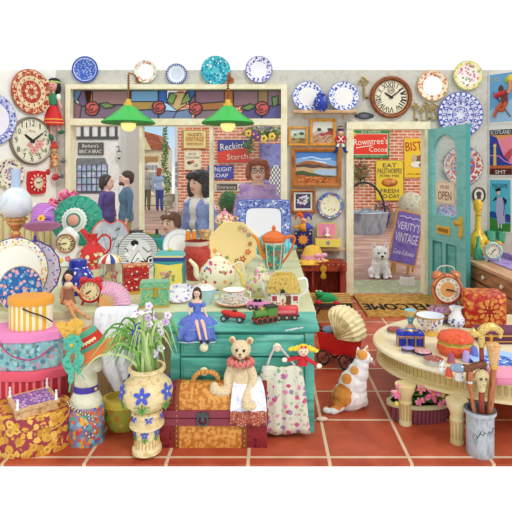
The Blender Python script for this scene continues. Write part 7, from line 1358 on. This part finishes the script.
o = bpy.data.objects.new('table_runner', None); COL.objects.link(o); o.location = (DX+.22, 5.2, HD_+.001); tag(o, 'lilac cloth runner along the back of the dresser top', 'cloth'); g = G(); g.box(WASH(('#a48cc8', '#b8a2d8', '#8e76b6'), 6, rough=.9), -.06, .20, -.9, .6, 0, .012)
g.box(WASH(('#a48cc8', '#b8a2d8', '#8e76b6'), 6, rough=.9), .17, .2, -.9, .6, 0, .07); g.build('runner', o)
AM = WASH(('#e8b820', '#f2cc48', '#cc8c14'), .3, rough=.15)
o = dc('decanter', 'amber glass decanter with a tall stopper at the back of the dresser', 'decanter', 478, 256)
g = G(); g.lathe(AM, [(0, 0), (8, 0), (10.5, 6), (10.8, 13), (8, 20), (3.6, 25), (2.8, 31), (2.6, 40), (4, 41)], seg=10, sm=False); g.build('body', o); g = G(); g.lathe(AM, [(2.2, 40), (2.4, 43), (4, 46), (4.8, 53), (3, 56), (0, 57)], seg=10, sm=False); g.build('stopper', o)
GG = WASH(('#3aa478', '#6cc8a0', '#2a8460'), .35, (1, 1, .4), .12)
o = dc('bud_vase', 'slim green glass bud vase in front of the amber decanter', 'vase', 481, 259.5, off=(-.03, 0, 0)); g = G(); g.lathe(GG, [(0, 0), (4, 0), (5, 3), (4.4, 8), (2, 14), (1.5, 22), (2, 23), (1, 22)], seg=16); g.build('body', o)
for px, t in ((490, 'left'), (501.5, 'right')):
    o = dc('goblet', 'green glass goblet with an amber foot, %s of the pair' % t, 'glass', px, 253); g = G(); g.lathe(GG, [(1.6, 9), (4, 11), (5, 16), (5.2, 22), (4.6, 22), (4.2, 14), (0, 11)], seg=18); g.build('bowl', o); g = G(); g.lathe(AM, [(0, 0), (4.4, 0), (3.4, 1.4), (1.2, 3), (1.4, 9)], seg=18); g.build('foot', o)
o = dc('alarm_clock', 'pale aqua alarm clock with amber bells on the dresser', 'clock', 497, 262, rz=-20, off=(-.04, 0, 0)); alarm(o, 7.6, C('#b8d8d0', .3), '#f2ead4', '#6a8a8a', 1, 35, bell=C('#e0b03a', .3, .2))
# ================================================================ ROUND TABLE
HT = .35; TX, TY, TA, TB_ = 1.63, 3.265, .95, .67
CRM = WASH(('#e2cf92', '#ecdcaa', '#d4bf7e'), 4, rough=.5); CTT = WASH(('#ebdcb2', '#f2e6c6', '#e0ce9c'), 3, rough=.45); DK = C('#c9b070', .6)
o = bpy.data.objects.new('round_table', None); COL.objects.link(o); o.location = (TX, TY, 0); tag(o, 'large round cream table with carved apron and fluted legs in the right foreground', 'table')
def ell(e, z, n=96): return [(TA*e*math.cos(2*PI*q/n), TB_*e*math.sin(2*PI*q/n), z) for q in range(n)]
g = G(); g.rings(CTT, [ell(e, z) for e, z in ((.955, HT-.03), (.99, HT-.027), (1, HT-.015), (.992, HT-.003), (.975, HT))], sm=True); g.build('table_top', o)
g = G(); g.rings([CRM, CRM, CRM, CRM, CRM, CRM], [ell(e, z) for e, z in ((.93, HT-.135), (.975, HT-.13), (.97, HT-.115), (.93, HT-.108), (.93, HT-.04), (.965, HT-.03), (.96, HT-.025))], sm=True); g.build('apron', o)
gg = G()
for q in range(66):
    a = PI*.98+PI*1.04*q/83
    if a > 1.78*PI: continue
    g = gg; g.T = tr(TA*.932*math.cos(a), TB_*.932*math.sin(a), HT-.073) @ Matrix.Rotation(math.atan2(TB_*math.cos(a), -TA*math.sin(a)), 4, 'Z'); g.prism(DK, arc(0, .014, .0085, .012, 0, 180, 5)+[(-.0085, -.024), (.0085, -.024)], -.006, .004)
gg.build('carved_band', o)
def leg(x, y):
    g = G(tr(x-TX, y-TY, 0)); g.rings(CRM, [[((r_*math.cos(2*PI*q/16))*(1+.0), r_*math.sin(2*PI*q/16), z) for q in range(16)] for r_, z in ((.036, 0), (.036, .02), (.031, .03), (.034, .12), (.038, .125), (.038, .135), (.034, .14), (.04, .17), (.055, .2), (.06, HT-.12))], sm=True)
    for q in range(12): a = 2*PI*q/12; g.tube(DK, [(.032*math.cos(a), .032*math.sin(a), .03), (.0345*math.cos(a), .0345*math.sin(a), .118)], .0035, 4)
    g.build('leg', o)
leg(.765+.02, 2.90); leg(1.01, 2.70); leg(2.2, 2.80); leg(2.2, 3.7); leg(1.0, 3.62)
def tt(name, label, cat, px, py, **k): return thing(name, label, cat, px, py, h=HT, **k)
# flower trough under the table
o = thing('flower_trough', 'plum wicker trough of pink lilies and yellow buds under the round table', 'planter', 422, 424, h=0, off=(0, .06, 0)); g = G(); g.rings([STR('#8a4a58', '#6a3040', 4, 0, .6), STR('#8a4a58', '#6a3040', 4, 0, .6), C('#c8c898'), C('#c8c898'), C('#4a3a2c')], [polyr(28, rx, ry, 0, z) for rx, ry, z in ((28, 12, 0), (31, 14, 15), (33, 15, 15.5), (33, 15, 19), (29, 12, 19), (28, 12, 15))], sm=True); g.build('trough', o)
g = G(tr(0, 0, 24)); leafcloud(g, GREENS[:3]+('#7a9a4a',), (0, 0, 0), (30, 10, 8), 240, 3.6, seed=41); g.build('leaves', o)
rn = random.Random(6)
for x, z, s_2, c in ((-24, 34, 8, '#ee7fa8'), (-2, 36, 5, '#f0908a'), (10, 32, 9.5, '#ea6a9c'), (-3, 24, 5, '#ee7fa8'), (25, 24, 6, '#e8609a'), (18, 22, 4, '#f08aac')):
    g = G(tr(x, -14, z))
    for q in range(8): a = 2*PI*q/8+rn.random(); T = g.T; g.T = g.T @ rot('Y', math.degrees(a)) @ tr(s_2*.55, -.6*(q % 2), 0); g.ball(c if q % 2 else '#f4a4c0', (0, 0, 0), (s_2*.5, 1, s_2*.22), 8); g.T = T
    g.ball('#f0a060', (0, -1.4, 0), s_2*.16, 8); g.build('lily', o)
for x, z in ((-26, 21), (28, 28), (20, 30)): g = G(); g.ball('#efd86a', (x, -13, z), (2.4, 2, 2.8)); g.build('bud', o)
# ---- things on the table
def tin(label, px, py, r, h_, side, topm, rimm, sy=1):
    o = tt('trinket_box', label, 'box', px, py); g = G(); g.lathe([side, side, rimm, rimm, topm, topm], [(0, 0), (r*.94, 0), (r, h_*.4), (r*1.02, h_*.7), (r*.96, h_), (r*.8, h_*1.15), (0, h_*1.3)], seg=36, sy=sy); g.build('box', o); return o
tin('oval red rose compact at the far left of the round table', 395, 332, 8, 3.4, C('#c8c0b0', .3, .3), FLO('#a8484a', ('#d88a7a', '#8a3a3c', '#c8a05a'), .3, .4), C('#8a6a4a', .3, .3))
tin('flat oval lavender compact in front of the blue casket', 408, 352, 6.6, 4, C('#a8a4c0', .3, .3), C('#a49ad4', .3), C('#5a4a5a', .3, .3), .8)
tin('round navy compact with a pink rose lid between lavender and red compacts', 423, 355, 8.6, 4, C('#d8d4cc', .3, .3), FLO('#d8a0a4', ('#b85a6a', '#8aa06a', '#e8c8b8'), .3, .4), C('#2c2c4c', .3))
tin('largest round compact with a dark red floral lid at the table edge', 433.5, 363.5, 10, 5, C('#d8d4cc', .3, .3), FLO('#a04a48', ('#c8706a', '#6a8a5a', '#c8a070'), .3, .4), C('#c8c0b4', .3, .3))
o = tt('eggcup', 'turquoise footed china cup with a pink rose left of the flowered bowl', 'cup', 410.5, 330); g = G(); TQF = FLO('#5aaccc', ('#e07a8a', '#3a8cac', '#a8d4dc'), .2, .35); g.lathe([TQF, TQF, '#e8b8a0', TQF, TQF, '#d8c080', '#8ac4d4'], [(0, 0), (6, 0), (4.6, 3), (2.2, 6), (3, 10), (5.4, 14), (5.8, 20), (5, 20), (0, 13)], seg=28); g.build('cup', o)
o = tt('bowl', 'footed porcelain bowl painted with red and blue flowers on the table', 'bowl', 430, 334); BF = FLO('#e9e9ee', ('#d0483c', '#4a5aa0', '#e8a04a', '#6a8a8a', '#4a6ab0'), .2, .42); g = G(); g.lathe([BF, '#d8b04a', BF, BF, BF, '#c8a868', '#d0d8e8', '#e8ecf4'], [(0, 0), (8.6, 0), (6, 4), (7, 5), (12, 11), (13, 17), (13.6, 19), (12.4, 19), (10.4, 10), (0, 8)], seg=40); g.build('bowl', o)
o = tt('casket', 'royal blue enamel casket with gilt bands and a triple-lobed lid', 'box', 410, 345.5, rz=-4); BL = C('#2636a8', .15); GI = C('#c89a4a', .3, .4)
g = G(); P3 = [(-13, -4), (-10, -6), (-6, -6), (-4, -4.6), (-1.5, -6.4), (1.5, -6.4), (4, -4.6), (6, -6), (10, -6), (13, -4), (13, 5), (-13, 5)]
g.rings([GI, BL, GI, BL], [[(x*e, y*e, z) for x, y in P3] for e, z in ((1.02, 0), (1, 1), (1, 8.6), (1.04, 9.4), (1.04, 10))]); 
for x in (-12.6, -4.2, 4.2, 12.6): g.box(GI, x-.6, x+.6, -6.2, -4, 0, 9.6)
g.build('box', o); g = G(); g.rings([GI, BL, BL], [[(x*e, y*e, z) for x, y in P3] for e, z in ((1.05, 10), (1.05, 11), (1, 13.5), (.85, 15))]); g.tube(GI, spl([(-7, -3, 15.6), (-3, -3.4, 15.9), (0, -2, 15.6), (3, -3.4, 15.9), (7, -3, 15.6)]), .7, 5); g.ball('#e8d8c0', (0, -2, 15.4), (3, 2.4, 1.2)); g.build('lid', o)
o = tt('powder_box', 'large orange-red lobed powder box with a green and gold waistband', 'box', 455.5, 353.5); OB = WASH(('#e0522c', '#ec6a40', '#cc3e20'), .4, detail=6, rough=.35, bump=.3)
g = G(); g.lathe([OB, OB, OB, C('#d8a83a', .4), FLO('#c8a040', ('#5a8a4a', '#e8c860'), .6, .4)], [(0, 0), (15, 0), (18.4, 5), (17.6, 10.4), (17, 11), (16.4, 13.4)], seg=48, wob=.025, nw=8, sy=.9); g.build('box', o); g = G(); g.lathe([C('#d8a83a', .4), OB, OB, OB, OB], [(17, 13.4), (18, 14.4), (17.4, 17), (14.6, 20.5), (9, 22.4), (0, 23)], seg=48, wob=.025, nw=8, sy=.9); g.build('lid', o)
o = tt('cream_jug', 'small white jug with blue flowers and a looped handle in front of the red cube', 'jug', 458.5, 328, off=(.0, .04, 0)); g = G(); JB = FLO('#eceef6', ('#3048a8', '#4a62b8', '#9aaad8'), .22, .48); g.lathe([JB, JB, JB, '#f4f4f8', '#f4f4f8', '#f4f4f8', '#dfe2ec'], [(0, 0), (6, 0), (8.6, 4), (8, 9), (5, 13), (4.4, 17), (5.4, 20), (4.6, 20), (3.6, 15)], seg=28); g.tube('#f4f4f8', [(-4, 0, 17), (-7, 0, 20)], [2.4, .8], 6); g.build('body', o); handle(o, C('#f4f4f8', .2), [(4.4, 0, 18), (9, 0, 19), (11, 0, 14), (7.4, 0, 8)], 1)
o = tt('patterned_box', 'violet and gold patterned box carrying the copper alarm clock', 'box', 446, 321.5, rz=3); PBX = FLO('#5c4874', ('#c8964a', '#d8ac60', '#8a6a9a'), .17, .5); g = G(); g.box(PBX, -15.5, 15.5, -9, 9, 0, 9.5); g.build('box', o); g = G(); g.rings([C('#c8964a', .4), FLO('#a87ab0', ('#d8ac60', '#e8b0a0', '#6a4a8a'), .2, .45), FLO('#a87ab0', ('#d8ac60', '#e8b0a0', '#6a4a8a'), .2, .45)], [[(-16*e, -9.4*e, z), (16*e, -9.4*e, z), (16*e, 9.4*e, z), (-16*e, 9.4*e, z)] for e, z in ((1, 9.5), (1, 11), (.8, 14), (.78, 15))]); g.build('lid', o)
YB = F*(EYE-HT)/(321.5-HY); zt_ = HT+15*YB/F
o = thing('alarm_clock', 'large copper twin-bell alarm clock on the violet and gold box', 'clock', 446, HY+(EYE-zt_)*F/YB-.4, Y=YB); CP = WASH(('#c87048', '#dc8c60', '#a8542e'), .3, rough=.25, metal=.4); alarm(o, 13.6, CP, '#e8e0cc', '#7a5a3a', 3, 17, nums=ROM, innr=C('#d89a5a', .4), ns=.17)
g = G(); g.tube('#c8c4b8', spl([(-9, 0, 33), (-7.5, 0, 38.5), (0, 0, 40.5), (7.5, 0, 38.5), (9, 0, 33)]), .6, 6); g.build('carrying_handle', o)
o = tt('damask_cube', 'red and gold damask covered cube box at the back of the table', 'box', 482, 325, rz=-6); DM = FLO('#b32a20', ('#d88a3a', '#e09a4a', '#c86a2c'), .14, .48, leaf='#c8442c'); g = G(); g.rbox(DM, -19.5, 19.5, -13, 13, 0, 34, 1.4)
T = g.T; g.T = tr(3, -13.1, 17); [g.disc('#dc9646', 8*math.cos(2*PI*q/10), 8*math.sin(2*PI*q/10), 3, -.1-.01*q, 1.7, 8, 2*PI*q/10) for q in range(10)]; g.disc('#9c2018', 0, 0, 4.6, -.3); [g.disc('#e0a050', 4*math.cos(2*PI*q/6), 4*math.sin(2*PI*q/6), 1.4, -.4-.01*q, .8, 8, 2*PI*q/6) for q in range(6)]; g.build('box', o)
o = tt('patterned_box', 'long dark plum box with gold bands at the right edge of the table', 'box', 505, 343, off=(0, .05, 0)); g = G(); g.box(C('#5a2a48', .4), -26, 30, -12, 10, 0, 8); g.box(C('#c89a4a', .4), -26.4, 30, -12.4, 10.4, 7.4, 9); g.box(C('#6e3658', .4), -26, 30, -12, 10, 9, 12.5); g.box(C('#c89a4a', .4), -26.2, 30, -12.2, -11.8, 2, 3); g.build('box', o)
o = tt('display_plate', 'vivid blue and white willow plate lying at the right of the table', 'plate', 500, 364); g = G(); BWP = FLO('#4a86d8', ('#e8f0fa', '#2448b8', '#8ab8ec', '#1c3aa8'), .16, .5); g.lathe(['#2236b0', '#2c44c4', BWP, '#a8ccf0', BWP, BWP], [(0, 0), (16, 0), (29, 3.4), (28.4, 4.2), (19, 2), (17.6, 1.8), (0, 1.8)], seg=56); g.build('dish', o)
o = tt('gift_box', 'flat pink presentation box at the table edge on the right', 'box', 512, 381, rz=-2); g = G(); g.rbox(C('#e88aa8', .5), -20, 20, -11, 12, 0, 7, .6); g.build('box', o); g = G(); g.box(C('#f0a0bc', .5), -20.4, 20.4, -11.4, 12.4, 7, 10); g.box('#f8f0ea', -4, 4, -11.8, -11.4, 3, 7); g.build('lid', o)
# thimbles
def thimble(label, px, py, r, h_, c, c2=None): o = tt('thimble', label, 'thimble', px, py, group=None); g = G(); g.lathe([c2 or c, c, c, c, c], [(r*1.1, 0), (r*1.1, 1), (r, 1.4), (r*.72, h_*.85), (r*.5, h_), (0, h_*1.02)], seg=20); g.build('thimble', o)
thimble('plum coloured thimble just below the orange powder box', 451, 363, 3.8, 9.5, C('#a85a78', .3), C('#d8a060', .4)); thimble('small orange-red thimble with a gold rim at the table edge', 449, 377, 3.8, 9.5, C('#d8583a', .3), C('#e8c080', .4)); thimble('white thimble with a dark sprig at the table edge', 459.5, 380, 4.4, 8.6, FLO('#f2f0ea', ('#4a6a5a', '#f2f0ea', '#c8605a'), .4, .35), C('#e8e4dc', .4))
thimble('pale lavender thimble right of the plum one', 466, 361.5, 4, 10.5, C('#b4a8e0', .3)); thimble('deeper blue thimble half hidden by the dark red cane', 473.5, 358, 5, 11.5, C('#6a7cc8', .3))
o = tt('china_figurine', 'tiny white china rabbit with green and red spots beside the largest compact', 'ornament', 442.5, 374); CH = FLO('#f4f2ee', ('#6a9a5a', '#f4f2ee', '#c84a4a'), .4, .3); g = G(); g.ball(CH, (0, 0, 4), (4.4, 3.4, 4)); g.ball(CH, (-1, -1, 9), (2.8, 2.6, 2.6)); g.ball(CH, (-2.4, -1, 12), (1, .7, 2.2)); g.ball(CH, (.6, -1, 12), (1, .7, 2.2)); g.build('body', o, remesh=.35, smooth=1)
# ================================================================ CANE STAND
SP = (480, F*EYE/2.60+HY)
o = thing('umbrella_stand', 'grey stoneware umbrella stand with a scribbled signature by the table', 'stand', 480, SP[1], Y=2.60); SG = WASH(('#a8acb0', '#bcc0c4', '#959a9f'), .2, (1, 1, .4), .4)
g = G(); g.lathe([SG, SG, SG, SG, SG, SG, '#5a5e62', '#5a5e62'], [(0, 0), (13, 0), (13.2, 2), (13.2, 34), (13.6, 39), (15.4, 41), (15.4, 44.5), (12.4, 44.5), (11.8, 8), (0, 6)], seg=40)
T = g.T
for j, pts in enumerate((((-9, 20), (-7, 17), (-8, 15), (-6, 19), (-4, 24), (-5, 21), (-2, 20), (-1, 23), (1, 22)), ((2, 20), (3, 24), (5, 21), (6, 23), (7, 22), (9, 26), (10, 24)))): g.tube('#2e3032', [(x, -math.sqrt(max(0, 13.35**2-x*x)), z+4) for x, z in pts], .32, 4)
g.build('pot', o); CZ0 = .06
def cane(label, xb, yb, xt, yt, zt_, m, head, r=(1.7, 2.2)):
    o = thing('walking_stick', label, 'cane', 480, SP[1], Y=2.60); g = G(); g.tube(m, [(xb, yb, 8.5), (xt, yt, zt_)], list(r), 10); g.build('shaft', o); head(o, xt, yt, zt_); return o
WR = WASH(('#8c3424', '#a84a34', '#6e2418'), .3, (1, 1, .2), .3); W2_ = WASH(('#a8603c', '#c07850', '#8a4a2c'), .3, (1, 1, .2), .35)
def h1(o, x, y, z):
    g = G(); g.lathe([W2_, W2_, C('#d8d8dc', .2, .6), W2_, W2_], [(2.2, z-6), (3, z-3), (3.2, z), (3, z+2), (4, z+6), (3, z+12)], (x, y, 0), 16); g.tube(WASH(('#6a3a26', '#7e4a32'), .3, rough=.3), spl([(x-8, y-1, z+15), (x, y, z+14.5), (x+8, y+1, z+17), (x+17, y+2, z+17.5)]), [4, 3.4, 3.4, 3.4, 2.6], 10); g.build('derby_handle', o)
    g = G(); g.tube(C('#8ea0b8', .2, .5), [(x-17, y-1, z+14.8), (x-14, y-1, z+15), (x-8, y-1, z+15)], [3.2, 4.6, 4.2], 12); g.ball(C('#9aaac0', .2, .5), (x-17, y-1, z+14.8), 3.2); g.build('silver_cap', o)
cane('cane with dark wooden derby handle and a silver-blue tip', -3, -6, -13, -7, 73, W2_, h1)
def h2(o, x, y, z):
    g = G(); BN = WASH(('#cdb684', '#dfcb9c', '#a8905c'), .5, rough=.5, bump=.4); g.ball(BN, (x, y, z+14), (7.4, 6, 6.6)); g.ball(BN, (x, y-.5, z+7), (4.8, 4.2, 5)); g.lathe(BN, [(3.4, z-1), (4, z+2), (3.4, z+4)], (x, y, 0), 14); g.build('carved_knob', o, remesh=.5, smooth=1)
    for s in (-1, 1): g = G(); g.ball('#6a5434', (x+s*2.4, y-5.4, z+13), (1.5, .8, 1.6), 8); g.build('eye', o)
cane('cane topped by a round carved bone-coloured knob, shortest of the four', 0, -5, -2, -8, 66, WR, h2, (2.6, 2.6))
def h3(o, x, y, z):
    g = G(); GB = WASH(('#d8b45a', '#e8cc80', '#b88c38'), .5, rough=.3, metal=.3, bump=.4); g.tube(GB, spl([(x-8, y, z+12), (x-2, y, z+14), (x+4, y, z+19), (x+12, y, z+20), (x+19, y, z+15), (x+18, y, z+9)]), [3, 4.6, 4.4, 3.4, 2], 10); g.lathe(GB, [(2.6, z), (3.4, z+4), (3, z+14)], (x, y, 0), 14); g.ball(GB, (x-8, y, z+14), (3.6, 3, 4.4)); g.lathe(GB, [(1.6, 0), (0, 4)], (x-8, y, z+17), 8); g.build('bird_head_handle', o, remesh=.5, smooth=1)
    g = G(); g.tube(C('#e0a020', .3, .3), spl([(x+8, y-2, z+13), (x+9, y-2, z+8), (x+7, y-2, z+5)]), [2, .8], 8); g.build('beak', o)
cane('dark red cane with an ornate golden bird-head handle, tallest of the four', 2, -2, 1, -1, 106, WR, h3, (2.4, 2.2))
def h4(o, x, y, z):
    g = G(); BK_ = WASH(('#d8a46a', '#e8bc88', '#b8824a'), .6, detail=6, rough=.6, bump=.5); g.tube(BK_, [(x, y, z+2), (x-.3, y, z+12), (x-.6, y, z+22)], [4, 5.4, 6.8], 12); g.ball(BK_, (x-.6, y, z+22), (6.9, 6.4, 2.6)); g.build('bark_knob', o); g = G(); g.lathe(C('#e0b050', .3, .4), [(3.6, z-1.5), (4.2, z), (4.2, z+2), (3.6, z+3)], (x, y, 0), 14); g.build('collar', o)
cane('brown cane with a flared rough bark knob, rightmost of the four', 5, -4, 11, -6, 88, W2_, h4, (3.4, 3))
